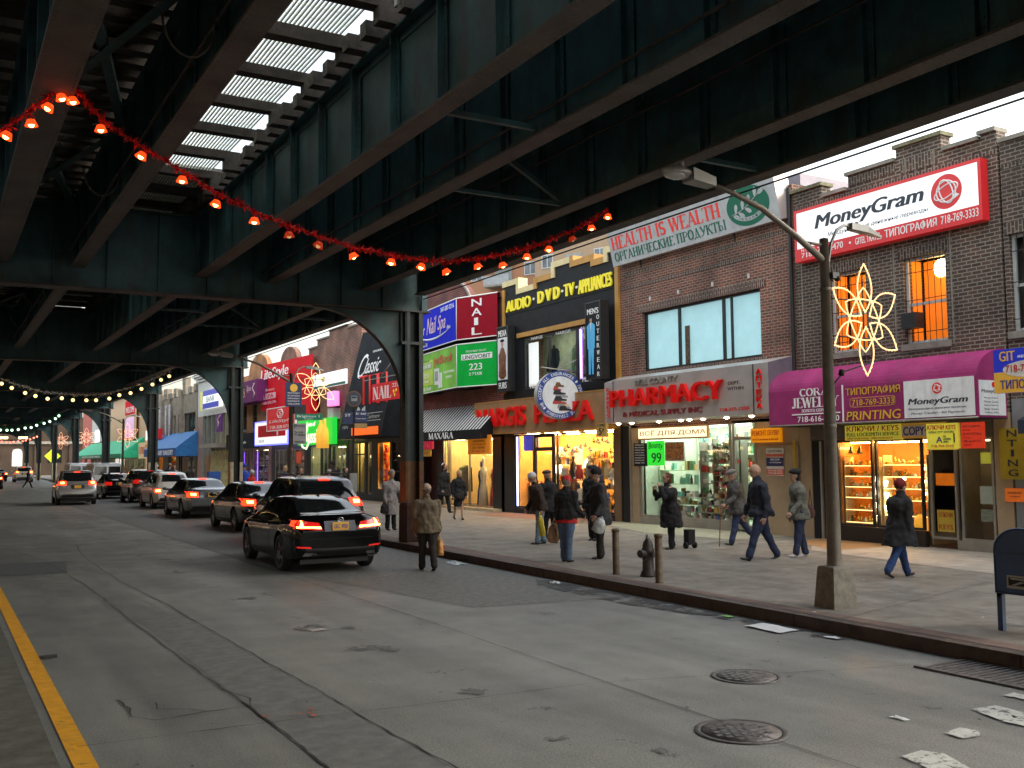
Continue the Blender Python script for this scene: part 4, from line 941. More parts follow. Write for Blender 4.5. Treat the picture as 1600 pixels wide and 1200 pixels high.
shelves('glass_shelf_unit', 'glass shelf unit with small boxes right of the standing woman in the pharmacy window', fx(21.3), fx(19.75), .45, [.3, .6, .9, 1.2, 1.5, 1.8, 2.1], LOC2, M_alu, .75, .2, 11, ph, .3, 'pharmacy_goods', 'small medicine boxes on the middle shelf unit of the pharmacy window')
shelves('glass_shelf_unit', 'slanted pale shelf unit at the left end of the pharmacy window', fx(23.4), fx(21.5), .7, [.35, .75, 1.15, 1.55], LOC2, M_phint, .5, .3, 12, ph, .35, 'pharmacy_goods', 'larger packages on the left shelf unit of the pharmacy window')
shelves('glass_shelf_unit', 'crowded shelf unit seen through the pharmacy door', fx(19.45), fx(18.7), .8, [.3, .6, .9, 1.2, 1.5, 1.8, 2.1, 2.4], LOC2, M_alu, .85, .22, 13, ph, .3, 'pharmacy_goods', 'dense wares on the shelves behind the pharmacy door')
shelves('display_rack', 'wire rack of small coloured packets close behind the pharmacy glass', fx(22.6), fx(19.7), .25, [.22, .42, .62, .82], LOC2, M_alu, .85, .17, 15, ph+[GOODS[4], GOODS[7], GOODS[8]], .2, 'packets', 'coloured packets and boxes low behind the pharmacy glass')
shelves('display_rack', 'tall narrow rack of greeting cards right of the middle of the pharmacy window', fx(20.6), fx(19.75), .3, [.95+.16*k for k in range(9)], LOC2, M_alu, .95, .14, 16, ph+[GOODS[3], GOODS[7], GOODS[5]], .2, 'cards', 'small cards and trinkets on the tall rack behind the pharmacy glass', round_f=.2)
shelves('wall_shelves', 'long wall shelves along the back of the pharmacy', fx(23.4), fx(18.7), 2.2, [.4, .8, 1.2, 1.6, 2.0, 2.35], LOC2, M_phint, .9, .3, 14, ph, .35, 'pharmacy_goods', 'wares on the rear wall shelves of the pharmacy')
# posters in the pharmacy window
t, a, z = sign('window_poster', 'fluorescent green price poster reading 99 in the pharmacy window', 'poster', FX-.03, 23.05, 22.25, 1.85, 2.55, pbr('fluo_green', (.04, .85, .05), .5, emis=(.03, 1, .05), estr=.35), depth=.006, yaw=0)
m = MB(); put_text(m, 'Bounty', .08, .72, .42, .64, -.001, M_grntxt, .02, .1, .002, arch=.03); put_text(m, '99', .2, .65, .08, .36, -.001, M_grntxt, .06, 0, .002); m.build('lettering', t)
t, a, z = sign('window_poster', 'black text poster at the left end of the pharmacy window', 'poster', FX-.02, 23.7, 23.06, 1.83, 2.5, M_blk, depth=.006)
m = MB()
for i, s_ in enumerate(('ANTIBIOTICS', 'FREE DELIVERY', 'MEDICAID', 'MEDICARE', 'VITAMINS', 'DIABETIC', 'SUPPLIES', 'HERBAL TEAS')): put_text(m, s_, .05, .5+.01*(i % 3), .6-.075*i, .635-.075*i, -.001, M_txtwht, 0, 0, .002)
m.build('lettering', t)
t, a, z = sign('window_poster', 'brown food picture poster right of the green price poster', 'poster', FX-.02, 22.22, 21.4, 1.98, 2.5, pbr('brown_food_picture', (.4, .17, .06), .6, var=.7, vscale=12), M_frame_w, depth=.01, fw=.02)
t, a, z = sign('led_sign', 'white lit message board in brown frame high in the pharmacy window', 'sign', FX-.02, 23.5, 20.42, 2.6, 2.95, glow('led_board', (1, .85, .5), .75), pbr('led_frame', (.4, .16, .02), .5), depth=.05, fw=.03)
m = MB(); put_text(m, 'ВСЁ ДЛЯ ДОМА', .12, 3.0, .09, .27, -.002, pbr('led_text', (.5, .2, .03), .6), .03, 0, .003); m.build('lettering', t)
# pharmacy fascia
PH = thing('pharmacy_sign', 'curved brushed steel pharmacy fascia with large red raised letters', 'sign', (FX, 24.3, 3.1), R(-90))
fp = lambda Y: (24.3-Y)
M_steel = pbr('brushed_steel', (.56, .52, .5), .42, .45, var=.12, vscale=1.2, rvar=.08, dirt=(.36, .2, .1), dirt_amt=.35)
M_steeld = pbr('grey_side_cladding', (.19, .17, .21), .5, .2, var=.12)
m = MB(); xe = fp(17.24); n = 16
def bow(x): return -.62-.28*min(1, max(0, (x-.35)/.5))*1.0
for i in range(n):
    u0, u1 = xe*i/n, xe*(i+1)/n
    y0, y1 = bow(u0), bow(u1)
    m.add([(u0, y0, 0), (u1, y1, 0), (u1, y1+.0, 1.22), (u0, y0+.0, 1.22)], [(0, 1, 2, 3)], M_steel)
    m.add([(u0, y0, 1.22), (u1, y1, 1.22), (u1, -.01, 1.42), (u0, -.01, 1.42)], [(0, 1, 2, 3)], M_steel)
    m.add([(u0, y0, 0), (u0, -.01, -.02), (u1, -.01, -.02), (u1, y1, 0)], [(0, 1, 2, 3)], M_steel)
m.add([(0, -.01, -.02), (0, -.01, 1.42), (0, bow(0), 1.22), (0, bow(0), 0)], [(0, 3, 2, 1)], M_steel)
m.build('fascia', PH)
m = MB(); m.add([(xe, bow(xe), 0), (xe+.002, -.01, -.02), (xe+.002, -.01, 1.42), (xe, bow(xe), 1.22)], [(0, 1, 2, 3)], M_steeld); m.build('end_cladding', PH)
for q in (.82, 6.55): m = MB(); m.box(q, q+.02, -.915, -.9, .01, 1.21, M_frame_d); m.build('seam', PH)
M_phred = pbr('raised_red_letters', (.68, .006, .006), .35, var=.1, spec=.3, emis=(1, .02, .01), estr=.05); M_phdark = pbr('faded_dark_letters', (.1, .06, .06), .5, .3)  # raised red letters are unlit; a faint glow is put into their colour
zz = lambda v: v-3.1
m = MB()
put_text(m, 'PHARMACY', fp(23.5), fp(18.75), zz(3.53), zz(4.02), -.92, M_phred, .1, 0, .1)
put_text(m, 'BELL COUNTY', fp(22.4), fp(20.55), zz(4.1), zz(4.26), -.902, M_alu, .03, .15, .03)
put_text(m, '& MEDICAL SUPPLY INC', fp(23.0), fp(19.6), zz(3.24), zz(3.38), -.902, pbr('maroon_letters', (.3, .03, .035), .4), .12, 0, .025)
put_text(m, 'DEPT.', fp(18.62), fp(18.2), zz(3.87), zz(3.95), -.902, M_phdark, .0, 0, .006); put_text(m, 'WITHIN', fp(18.65), fp(18.08), zz(3.73), zz(3.81), -.902, M_phdark, .0, 0, .006)
put_text(m, '718-373-1550', fp(18.95), fp(17.9), zz(3.22), zz(3.3), -.902, M_phred, .01, 0, .01)
for i, c in enumerate('АПТЕКА'): put_text(m, c, fp(17.63), fp(17.45), zz(4.06-.165*i), zz(4.19-.165*i), -.902, M_phred, .03, 0, .03)
for i, c in enumerate('EXPRESS'): put_text(m, c, fp(24.1), fp(23.96), zz(4.05-.13*i), zz(4.15-.13*i), -.68, M_phred, .02, 0, .02)
m.build('lettering', PH)
for q in (.45, 1.1, 2.35, 3.3, 3.65, 4.2, 5.1, 6.0):
    m = MB(); m.lathe([(.06, 0), (.07, -.02), (.001, -.05)], (q, -.45, -.01), M_bulb, 12); m.build('downlight', PH)
# orange repair sign, wall poster
t, a, z = sign('repair_sign', 'bright orange repair sign on the beige wall right of the pharmacy door', 'sign', 17.9, 18.72, 17.7, 2.43, 2.78, pbr('bright_orange', (.9, .32, .01), .5, emis=(1, .35, 0), estr=.25))
m = MB(); put_text(m, 'РЕМОНТ', .05, .55, .17, .3, -.001, M_redtxt, .02); put_text(m, 'ОБУВИ', .58, .98, .17, .3, -.001, M_redtxt, .0, .3); put_text(m, 'изготовление ключей', .08, .95, .05, .11, -.001, M_redtxt); m.build('lettering', t)
t, a, z = sign('wall_poster', 'stack of red, navy and white notices on the beige wall below the orange repair sign', 'poster', 17.93, 18.22, 17.64, 1.6, 2.28, GOODS[0], depth=.01)
m = MB(); m.box(0, .58, -.004, 0, .02, .17, pbr('poster_red', (.65, .12, .06), .6)); m.box(0, .58, -.004, 0, .24, .45, pbr('poster_navy', (.03, .03, .12), .6)); m.box(0, .58, -.004, 0, .47, .54, pbr('poster_red2', (.65, .12, .06), .6))
put_text(m, 'ЗДОРОВЬЕ', .04, .54, .57, .64, -.001, M_txtblk, .01, 0, .002); put_text(m, 'МАССАЖ', .15, .45, .38, .43, -.005, M_txtwht, 0, 0, .002); put_text(m, 'физиотерапия', .08, .5, .31, .35, -.005, M_txtwht, 0, 0, .002); put_text(m, '718 646-4225', .05, .53, .11, .15, -.005, M_txtwht, 0, 0, .002); put_text(m, '718 646-0415', .05, .53, .05, .09, -.005, M_txtwht, 0, 0, .002); m.build('lettering', t)
# organic food billboard: leans outward at the top
HS = thing('billboard', 'light grey billboard with red and green lettering and a round green leaf emblem', 'billboard', (17.72, 24.2, 7.86), R(-90))
M_hgrey = pbr('billboard_grey', (.5, .51, .52), .6, var=.08, dirt=(.3, .3, .29), dirt_amt=.6, dscale=5, streak=(1, 1, .2)); M_hred = pbr('billboard_red', (.75, .03, .02), .5, var=0, emis=(1, .05, .03), estr=.1); M_hgreen = pbr('billboard_green', (.0, .14, .08), .5, var=0)
Tm = Matrix.Rotation(R(13), 4, 'X'); Ln = 6.9; Hh = 1.08
m = MB(); m.T = Tm; m.box(0, Ln, 0, .16, 0, Hh, M_hgrey); m.build('panel', HS)
m = MB(); m.T = Tm; m.box(0, Ln, -.01, .0, 0, .03, M_steel); m.box(.5, Ln-.5, .05, .1, Hh, Hh+.04, M_hgreen); m.box(Ln, Ln+.02, .0, .5, 0, Hh, M_steel); m.build('edge_trim', HS)
hz = lambda v: (v-7.86)*1.03
m = MB(); m.T = Tm
serif_text(m, 'HEALTH IS WEALTH', .12, 4.92, .5, .86, -.002, M_hred, .15, .01)
serif_text(m, 'ОРГАНИЧЕСКИЕ ПРОДУКТЫ', .16, 5.05, .14, .39, -.002, M_hgreen, .13, .01)
m.build('lettering', HS)
m = MB(); m.T = Tm; cx, cz, r = 5.92, .56, .5
m.cyl((cx, -.002, cz), (cx, -.008, cz), r, n=36, mat=M_hgreen)
m.v = [(cx+(v[0]-cx)*1.5, v[1], v[2]) for v in m.v]
def leaf(m, x, z, ang, l, w_):
    pts = []
    for k in range(12):
        t_ = k/12*2*math.pi; px = l*(.5-.5*math.cos(t_)); pz = w_*math.sin(t_)*(1-.3*math.cos(t_))
        pts.append((x+px*math.cos(R(ang))-pz*math.sin(R(ang)), -.012, z+px*math.sin(R(ang))+pz*math.cos(R(ang))))
    m.add(pts, [tuple(range(12))], M_hgrey)
m.tube([(cx-.6, -.012, cz-.14), (cx-.3, -.012, cz-.1), (cx, -.012, cz), (cx+.35, -.012, cz+.18), (cx+.5, -.012, cz+.3)], .014, M_hgrey, 4)
for x, z_, a_ in ((-.45, -.12, 75), (-.2, -.07, 75), (.05, .03, 78), (.3, .16, 80), (-.35, -.12, -35), (-.1, -.05, -32), (.15, .06, -30), (.4, .2, 25)): leaf(m, cx+x, cz+z_, a_, .24, .055)
bn = [(cx+.62*math.cos(R(a_))*1.0, -.011, cz-.02+.36*math.sin(R(a_))) for a_ in range(205, 336, 10)]; bn2 = [(cx+.5*math.cos(R(a_)), -.011, cz-.02+.26*math.sin(R(a_))) for a_ in range(335, 204, -10)]
m.add(bn+bn2, [tuple(range(len(bn)+len(bn2)))], M_hgrey)
for i, c in enumerate('·ORGANIC·'):
    a_ = R(212+ (i+.5)*117/9); vs, fs = text_geo(c, .02, 0)
    px, pz = cx+.56*math.cos(a_), cz-.02+.31*math.sin(a_); tn = math.atan2(.31*math.cos(a_), -.56*math.sin(a_)); wdt = .05 if c == '·' else .075; hh_ = .02 if c == '·' else .07
    m.add([(px+(u-.5)*wdt*math.cos(tn)-(v-.5)*hh_*math.sin(tn), -.014, pz+(u-.5)*wdt*math.sin(tn)+(v-.5)*hh_*math.cos(tn)) for u, v in vs], fs, M_hgreen)
m.build('emblem', HS)
m = MB(); m.cyl((1, .2, .3), (1, .3, -.2), .03, n=6, mat=M_frame_d); m.cyl((5, .2, .3), (5, .3, -.2), .03, n=6, mat=M_frame_d); m.build('bracket', HS)
shell(B2, 0, W2, 8.6, 9, M_redb)
m = MB(); m.box(0.05, W2, .3, 6, 8.6, 8.9, M_steeld); m.build('roof', B2)
# ---- black clothing store with stepped parapet
B3, fx = house('shop_building', 'black two-storey clothing store front with yellow stepped parapet and yellow raised letters', 24.32, 31.45)
W3 = 7.13
steps = [(31.45, 30.62, 8.62), (30.62, 30.28, 8.62), (30.28, 29.1, 7.95), (29.1, 28.05, 8.2), (28.05, 25.62, 8.5), (25.62, 25.0, 8.24), (25.0, 24.6, 8.27), (24.6, 24.32, 8.36)]
op = [(fx(30.05), fx(25.4), 4.35, 6.2)]
m = MB(); wall(m, 0, W3, 2.9, 7.8, op, M_blk)
ss = [(31.45, 30.35, 8.2), (30.35, 29.15, 7.82), (29.15, 28.0, 8.02), (28.0, 26.85, 8.36), (26.85, 25.65, 8.2), (25.65, 24.95, 8.02), (24.95, 24.5, 8.3), (24.5, 24.32, 8.4)]
for a, b, z in ss: m.box(fx(a)+.001, fx(b)-.001, 0, .3, 7.8, z, M_blk)
m.build('wall', B3)
for k, (a, b, z) in enumerate(ss):
    m = MB(); mt = M_palecap if k in (0, 1, 3, 6) else M_ochre
    m.box(fx(a), fx(b), -.05, .33, z, z+.2, mt)
    if k: 
        zp = ss[k-1][2]
        lo, hi = min(z, zp), max(z, zp)
        m.box(fx(a)-.1, fx(a)+.1, -.055, .32, lo-.0, hi+.205, mt)
    m.build('parapet_cap', B3)
m = MB(); m.box(fx(30.35), fx(25.3), -.1, 0, 6.22, 6.38, M_ochre); m.box(-.02, .16, -.06, 0, 4.3, 8.1, M_ochre); m.box(W3-.12, W3+.06, -.08, 0, 2.95, 8.2, M_ochre); m.build('trim', B3)
wn = window(B3, *op[0], M_frame_d, y=.02, fw=.09, mull=(fx(28.36), fx(26.7)), trans=(), name='show_window', pane=M_shopglass)
m = MB(); 
for a, b in ((29.4, 28.75), (27.8, 27.0), (26.3, 25.5)): put_text(m, 'NARGIS', fx(a)-.1, fx(b), 6.06, 6.16, -.0, M_txtwht, .02, 0, .012)
for a in (29.6, 26.35): put_text(m, "MEN'S DEP.", fx(a), fx(a)+1.15, 4.37, 4.52, -.0, M_txtwht, .03, 0, .012)
m.build('lettering', B3)
m = MB(); m.box(fx(26.5), fx(26.42), .0, .04, 4.5, 6.1, glow('violet_neon', (.35, .12, 1), 4)); m.build('neon_tube', wn)
m = MB(); 
M_cloth = pbr('show_window_wall', (.4, .42, .3), .7, var=.15)
m.box(.1, W3-.1, 1.6, 1.65, 4.2, 6.4, M_cloth); m.box(.1, W3-.1, .3, 1.6, 4.2, 4.25, M_cloth); m.box(.1, W3-.1, .31, 1.6, 6.4, 6.45, M_cloth); m.box(.06, .1, .31, 1.6, 4.2, 6.4, M_cloth); m.box(W3-.1, W3-.06, .31, 1.6, 4.2, 6.4, M_cloth); m.build('show_room', B3)
for x in (1.9, 3.6, 5.2): m = MB(); m.box(x-.25, x+.25, .6, .75, 6.33, 6.39, M_cool); m.build('ceiling_light', B3)
m = MB(); m.box(fx(29.95), fx(29.3), .16, .17, 4.45, 6.0, M_whiteglow); m.build('light_panel', B3)
def mannequin(name, label, x, y, z, suit, loc, h=1.0, tie=None):
    m = MB(); s = h
    m.lathe([(.02, 0), (.12, .02), (.19, .06), (.2, .3), (.17, .55), (.2, .8), (.235, .98), (.2, 1.08), (.07, 1.13), (.055, 1.22), (.001, 1.23)], (0, 0, 0), suit, 14)
    m.v = [(v[0]*1.1*s, v[1]*.6*s, v[2]*s) for v in m.v]
    for q in (-1, 1): m.tube([(q*.22*s, 0, 1.0*s), (q*.28*s, -.02, .7*s), (q*.27*s, -.08, .35*s)], [.07*s, .06*s, .045*s], suit, 8)
    m.add([(-.05*s, -.145*s, 1.08*s), (.05*s, -.145*s, 1.08*s), (0, -.15*s, .75*s)], [(0, 2, 1)], GOODS[0])
    if tie: m.add([(-.015, -.155*s, 1.06*s), (.015, -.155*s, 1.06*s), (.02, -.158*s, .8*s), (-.02, -.158*s, .8*s)], [(0, 3, 2, 1)], tie)
    m.cyl((0, 0, -.25*s), (0, 0, .05), .02, n=6, mat=M_alu); m.lathe([(.14, -.27*s), (.12, -.25*s), (.001, -.25*s)], (0, 0, 0), M_alu, 10)
    return m.build(name, label=label, cat='mannequin', loc=(loc[0]+y, loc[1]-x, loc[2]+z), rz=R(-90))
L3 = (FX, 31.45, .15)
mannequin('mannequin', 'mannequin in a black waistcoat and white shirt in the left upstairs window', fx(28.9), .55, 4.6, M_char, L3, 1.02, GOODS[0])
mannequin('mannequin', 'mannequin in an olive jacket in the middle upstairs window', fx(27.2), .55, 4.6, pbr('olive_cloth', (.2, .22, .13), .8, var=.3), L3, 1.15, GOODS[3])
mannequin('mannequin', 'mannequin in a dark suit in the right upstairs window beside the violet neon', fx(25.7), .5, 4.6, M_txtblk, L3, 1.1, GOODS[0])
def rack(name, label, x0, x1, y, z, h, loc, cols, seed):
    rnd = random.Random(seed); t = thing(name, label, 'clothes rack', (loc[0]+y, loc[1]-x0, loc[2]+z), R(-90)); W = x1-x0
    m = MB(); m.tube([(0, 0, 0), (0, 0, h), (W, 0, h), (W, 0, 0)], .015, M_alu, 6); m.build('rail', t)
    m = MB(); x = .06
    while x < W-.08:
        w_ = rnd.uniform(.04, .07); c = rnd.choice(cols); d = rnd.uniform(.55, .75)*h
        m.add([(x, -.2, h-.12), (x+w_, -.2, h-.12), (x+w_, .2, h-.12), (x, .2, h-.12), (x-.01, -.24, h-d), (x+w_*.8, -.24, h-d), (x+w_*.8, .24, h-d), (x-.01, .24, h-d), (x+w_/2, 0, h-.02)], [(0, 1, 5, 4), (1, 2, 6, 5), (2, 3, 7, 6), (3, 0, 4, 7), (0, 8, 1), (1, 8, 2), (2, 8, 3), (3, 8, 0)], c); x += w_+.02
    m.build('hanging_clothes', t)
rack('clothes_rack', 'rack of folded and hanging clothes low in the left upstairs window', fx(29.2), fx(28.5), .9, 4.3, .7, L3, [GOODS[5], GOODS[8], GOODS[1]], 4)
rack('clothes_rack', 'rack of jackets in the right upstairs window', fx(26.35), fx(25.6), .95, 4.3, 1.2, L3, [GOODS[8], GOODS[0], GOODS[7], GOODS[6]], 5)
rack('clothes_rack', 'rack of green and khaki clothes in the middle upstairs window', fx(28.2), fx(27.5), 1.0, 4.3, 1.5, L3, [GOODS[2], GOODS[6], GOODS[2]], 6)
shell(B3, 0, W3, 7.8, 9, M_redb)
# yellow raised letters
t, a, z = sign('raised_letters', 'yellow raised audio and appliance letters across the black wall', 'lettering', 17.98, 31.3, 24.5, 7.3, 8.0, M_blk, depth=.01)
m = MB(); M_y = pbr('yellow_letters', (.85, .72, .02), .45, var=.05, emis=(1, .85, .02), estr=.12)
put_text(m, 'AUDIO', a(31.15), a(29.45), .1, .5, -.0, M_y, .1, 0, .05, arch=.0); m.cyl((a(29.25), 0, .33), (a(29.25), -.04, .33), .045, n=10, mat=M_txtwht)
for c, q in (('D', 28.95), ('V', 28.45), ('D', 27.95)): put_text(m, c, a(q), a(q)+.36, .13, .53, 0, M_y, .18, 0, .05)
m.cyl((a(27.42), 0, .33), (a(27.42), -.04, .33), .045, n=10, mat=M_txtwht); m.cyl((a(26.57), 0, .33), (a(26.57), -.04, .33), .045, n=10, mat=M_txtwht)
put_text(m, 'TV', a(27.3), a(26.7), .12, .52, 0, M_y, .1, 0, .05)
put_text(m, 'APPLIANCES', a(26.45), a(24.62), .08, .52, 0, M_y, .07, 0, .05)
m.build('lettering', t)
# vertical light boxes
M_fur = pbr('fur_picture', (.13, .04, .015), .5, var=.9, vscale=7, emis=(.6, .2, .1), estr=.02)
t, a, z = sign('light_box', 'tall black light box with a fur coat picture at the left of the black store', 'sign', 17.7, 31.42, 30.62, 4.5, 6.85, M_blk, M_frame_d, .28, .03)
m = MB(); m.box(.05, .75, -.004, 0, .42, 1.95, M_white); put_text(m, 'MEXA', .1, .7, 2.0, 2.22, -.001, M_txtwht, .04); put_text(m, 'FURS', .12, .68, .1, .33, -.001, M_txtwht, .04); m.build('lettering', t)
m = MB(); hx = .4; m.ball((hx, -.012, 1.72), .1, pbr('photo_skin', (.5, .3, .2), .6), 8, (.9, .06, 1.1)); m.ball((hx, -.02, 1.84), .12, M_blk, 8, (1.3, .06, .45))
m.lathe([(.1, 0), (.27, .1), (.24, .5), (.27, .85), (.12, 1.1), (.05, 1.15)], (hx, 0, .45), M_fur, 12); m.v = [(v[0], -.012+max(-.02, min(.02, v[1]*.1)), v[2]) for v in m.v]; m.build('picture', t)
t, a, z = sign('light_box', 'tall black light box picturing a blue suit at the right of the black store', 'sign', 17.5, 25.42, 24.62, 4.5, 6.9, M_blk, M_frame_d, .3, .03)
m = MB(); put_text(m, "MEN'S", .1, .7, 2.02, 2.2, -.001, M_txtwht, .04)
for i, c in enumerate('OUTERWEAR'): put_text(m, c, .6, .73, 1.83-.22*i, 1.97-.22*i, -.001, M_txtwht, .03)
m.build('lettering', t)
m = MB(); BS = pbr('photo_blue_suit', (.08, .42, .7), .5, var=.12, emis=(.1, .5, 1), estr=.08); hx = .3
m.ball((hx, -.012, 1.84), .075, pbr('photo_skin', (.5, .3, .2), .6), 8, (.9, .06, 1.2)); m.ball((hx, -.018, 1.92), .075, M_blk, 8, (1, .06, .5))
m.add([(hx-.06, -.012, 1.76), (hx+.06, -.012, 1.76), (hx+.22, -.012, 1.66), (hx+.2, -.012, .95), (hx+.15, -.012, .95), (hx+.12, -.012, .15), (hx+.03, -.012, .15), (hx, -.012, .8), (hx-.04, -.012, .15), (hx-.14, -.012, .15), (hx-.15, -.012, .95), (hx-.2, -.012, .95), (hx-.22, -.012, 1.66)], [tuple(range(12, -1, -1))], BS)
m.add([(hx-.025, -.014, 1.76), (hx+.025, -.014, 1.76), (hx, -.014, 1.45)], [(0, 2, 1)], M_txtwht); m.build('picture', t)
# ground floor store
M_navf = pbr('tan_fascia', (.36, .2, .085), .6, var=.12, vscale=1.5, dirt=(.2, .1, .04))
t, a, z = sign('store_fascia', 'brown fascia with big red raised plaza letters over the bright gift store', 'sign', 17.55, 32.9, 24.35, 2.98, 4.15, M_navf, M_ochre, .42, .02)
m = MB(); put_text(m, 'NARGIS', a(32.6), a(29.15), .26, .92, -.0, M_phred, .1, 0, .09); put_text(m, 'PLAZA', a(28.5), a(25.1), .28, .9, 0, M_phred, .1, 0, .09); m.build('lettering', t)
fx = lambda Y: 31.45-Y
m = MB(); wall(m, 0, W3, 0-.14, 2.9, [(fx(30.75), fx(24.72), .18, 2.8)], M_frame_d, t=.2); m.box(W3-.36, W3-.04, -.03, 0, 0, 2.85, pbr('brown_pier', (.2, .12, .06), .6)); m.box(-.9, -.02, .0, .3, -.1, 2.9, M_frame_d); m.build('shop_surround', B3)
for a_, b_, nm in ((30.73, 29.5, 'display_window'), (28.02, 24.74, 'display_window')): window(B3, fx(a_), fx(b_), .2, 2.78, M_frame_d, y=.03, fw=.05, pane=M_shopglass, name=nm)
window(B3, fx(29.4), fx(28.1), -.1, 2.78, M_frame_d, y=-.02, fw=.13, trans=(2.25,), pane=M_shopglass, name='shop_door')
M_nint = pbr('gift_shop_interior', (.78, .4, .09), .6, var=.1)
room(B3, fx(30.75), fx(24.72), 2.82, 1.9, M_nint, M_wood, 5, glow('warm_ceiling_light', (1, .7, .33), 50), 2, z0=.16)
m = MB(); m.box(fx(30.7), fx(30.66), .04, .1, .25, 2.7, glow('blue_neon', (.25, .3, 1), 5)); m.build('neon_tube', B3)
m = MB(); m.box(fx(30.6), fx(29.6), .3, .31, 2.2, 2.75, pbr('blue_poster', (.03, .06, .45), .5, emis=(.02, .05, 1), estr=.15)); m.build('window_poster', B3)
gg = [GOODS[0], GOODS[1], GOODS[7], GOODS[3], GOODS[0], GOODS[4], GOODS[5], GOODS[8], M_goldm, GOODS[6]]
shelves('gift_shelf', 'bright shelves of gifts in the large right window of the gift store', fx(26.6), fx(24.8), .4, [.3, .62, .95, 1.28, 1.6, 1.92], L3, GOODS[1], .85, .28, 21, gg, .35, 'gifts', 'vases and boxes in the right part of the gift store window', round_f=.65)
shelves('gift_shelf', 'low shelves of gifts in the middle of the gift store window', fx(27.95), fx(26.7), .45, [.3, .6, .9, 1.2], L3, GOODS[5], .8, .26, 22, gg, .35, 'gifts', 'trinkets behind the man with the red cap', round_f=.65)
shelves('gift_shelf', 'shelves of gifts seen through the gift store door', fx(29.35), fx(28.1), .8, [.3, .65, 1.0, 1.35, 1.7, 2.0], L3, GOODS[0], .85, .28, 23, gg, .35, 'gifts', 'white and gold gifts behind the door glass', round_f=.6)
shelves('gift_shelf', 'low shelves with gift boxes in the left window of the gift store', fx(30.65), fx(29.55), .5, [.3, .6, .9], L3, GOODS[5], .8, .3, 24, gg, .35, 'gifts', 'gift boxes in the left window of the gift store', round_f=.5)
rnd = random.Random(5)
for k in range(14):
    x = fx(27.9)+3.1*k/13+rnd.uniform(-.05, .05); zt = 2.7; l_ = rnd.uniform(.12, .5)
    m = MB(); c = rnd.choice([GOODS[4], GOODS[4], GOODS[0], GOODS[3], M_goldm]); m.cyl((0, 0, 0), (0, 0, -l_), .004, n=4, mat=M_alu)
    for q in range(5):
        a_ = q*1.257; m.add([(0, 0, -l_), (.14*math.cos(a_), .05*math.sin(a_), -l_+.14*math.sin(a_)), (.12*math.cos(a_+.5), .05, -l_+.12*math.sin(a_+.5)-.06)], [(0, 1, 2), (2, 1, 0)], c)
    m.ball((0, 0, -l_-.1), .05, M_goldm if k % 2 else GOODS[0], 6); m.build('hanging_ornament', label='%s ornament hanging at the top of the large gift store window' % {GOODS[4]: 'blue ribbon', GOODS[0]: 'white', GOODS[3]: 'red', M_goldm: 'gold'}[c], cat='ornament', group='ornaments hanging in the gift store window', loc=(FX+.3, 31.45-x, .15+zt), rz=R(-90))
FIG = ('vase', 'statuette', 'jug', 'urn')
rnd = random.Random(77)
for k in range(22):
    x = fx(27.8)+3.0*(k % 11)/11+rnd.uniform(0, .15); h = rnd.uniform(.3, .75); r = rnd.uniform(.07, .15); zb = .2 if k < 11 else 1.25; c = gg[(k*3+1) % len(gg)]; q = k % 4
    pf = ([(r*.6, 0), (r, h*.3), (r*.9, h*.6), (r*.3, h*.8), (r*.5, h)], [(r, 0), (r, .05), (r*.45, .08), (r*.6, h*.45), (r*.75, h*.7), (r*.3, h*.8), (r*.4, h*.92), (.001, h)], [(r*.8, 0), (r, h*.4), (r*.6, h*.75), (r*.75, h)], [(r*.4, 0), (r*.3, h*.15), (r, h*.5), (r*.8, h*.8), (r*1.1, h)])[q]
    m = MB(); m.lathe(pf, (0, 0, 0), c, 12)
    if q == 2: m.tube([(r*.8, 0, h*.7), (r*1.6, 0, h*.6), (r*1.5, 0, h*.3), (r*.95, 0, h*.25)], .012, c, 5)
    m.build(FIG[q], label='%s standing among the gifts in the large gift store window' % {0: 'tall vase', 1: 'small statuette', 2: 'jug with handle', 3: 'wide urn'}[q], cat=FIG[q], group='vases and figures in the gift store window', loc=(FX+rnd.uniform(.16, .3), 31.45-x, .15+zb), rz=R(-90))
def lamp_obj(x, z, lab):
    m = MB(); m.lathe([(.09, 0), (.1, .03), (.03, .08), (.06, .2), (.03, .34), (.02, .42)], (0, 0, 0), M_goldm, 12); m.lathe([(.2, .4), (.1, .68)], (0, 0, 0), glow('lamp_shade', (1, .85, .5), 3), 16)
    m.build('table_lamp', label=lab, cat='lamp', loc=(FX+.55, 31.45-x, .15+z), rz=R(-90))
lamp_obj(fx(26.9), 1.22, 'glowing white table lamp in the gift store window'); lamp_obj(fx(25.0), .64, 'glowing table lamp low at the right end of the gift store window'); lamp_obj(fx(28.7), 1.02, 'glowing table lamp behind the gift store door')
t, a, z = sign('copies_sign', 'small ochre copies sign hanging at the corner between gift store and pharmacy', 'sign', 17.0, 24.22, 23.72, 2.7, 3.1, pbr('copies_ochre', (.6, .36, .08), .5))
m = MB(); put_text(m, 'COPIES', .04, .46, .3, .38, -.001, M_txtblk, .0); put_text(m, '5', .14, .28, .06, .26, -.001, M_txtblk, .06); put_text(m, '¢', .31, .4, .14, .26, -.001, M_txtblk, .03); m.build('lettering', t)
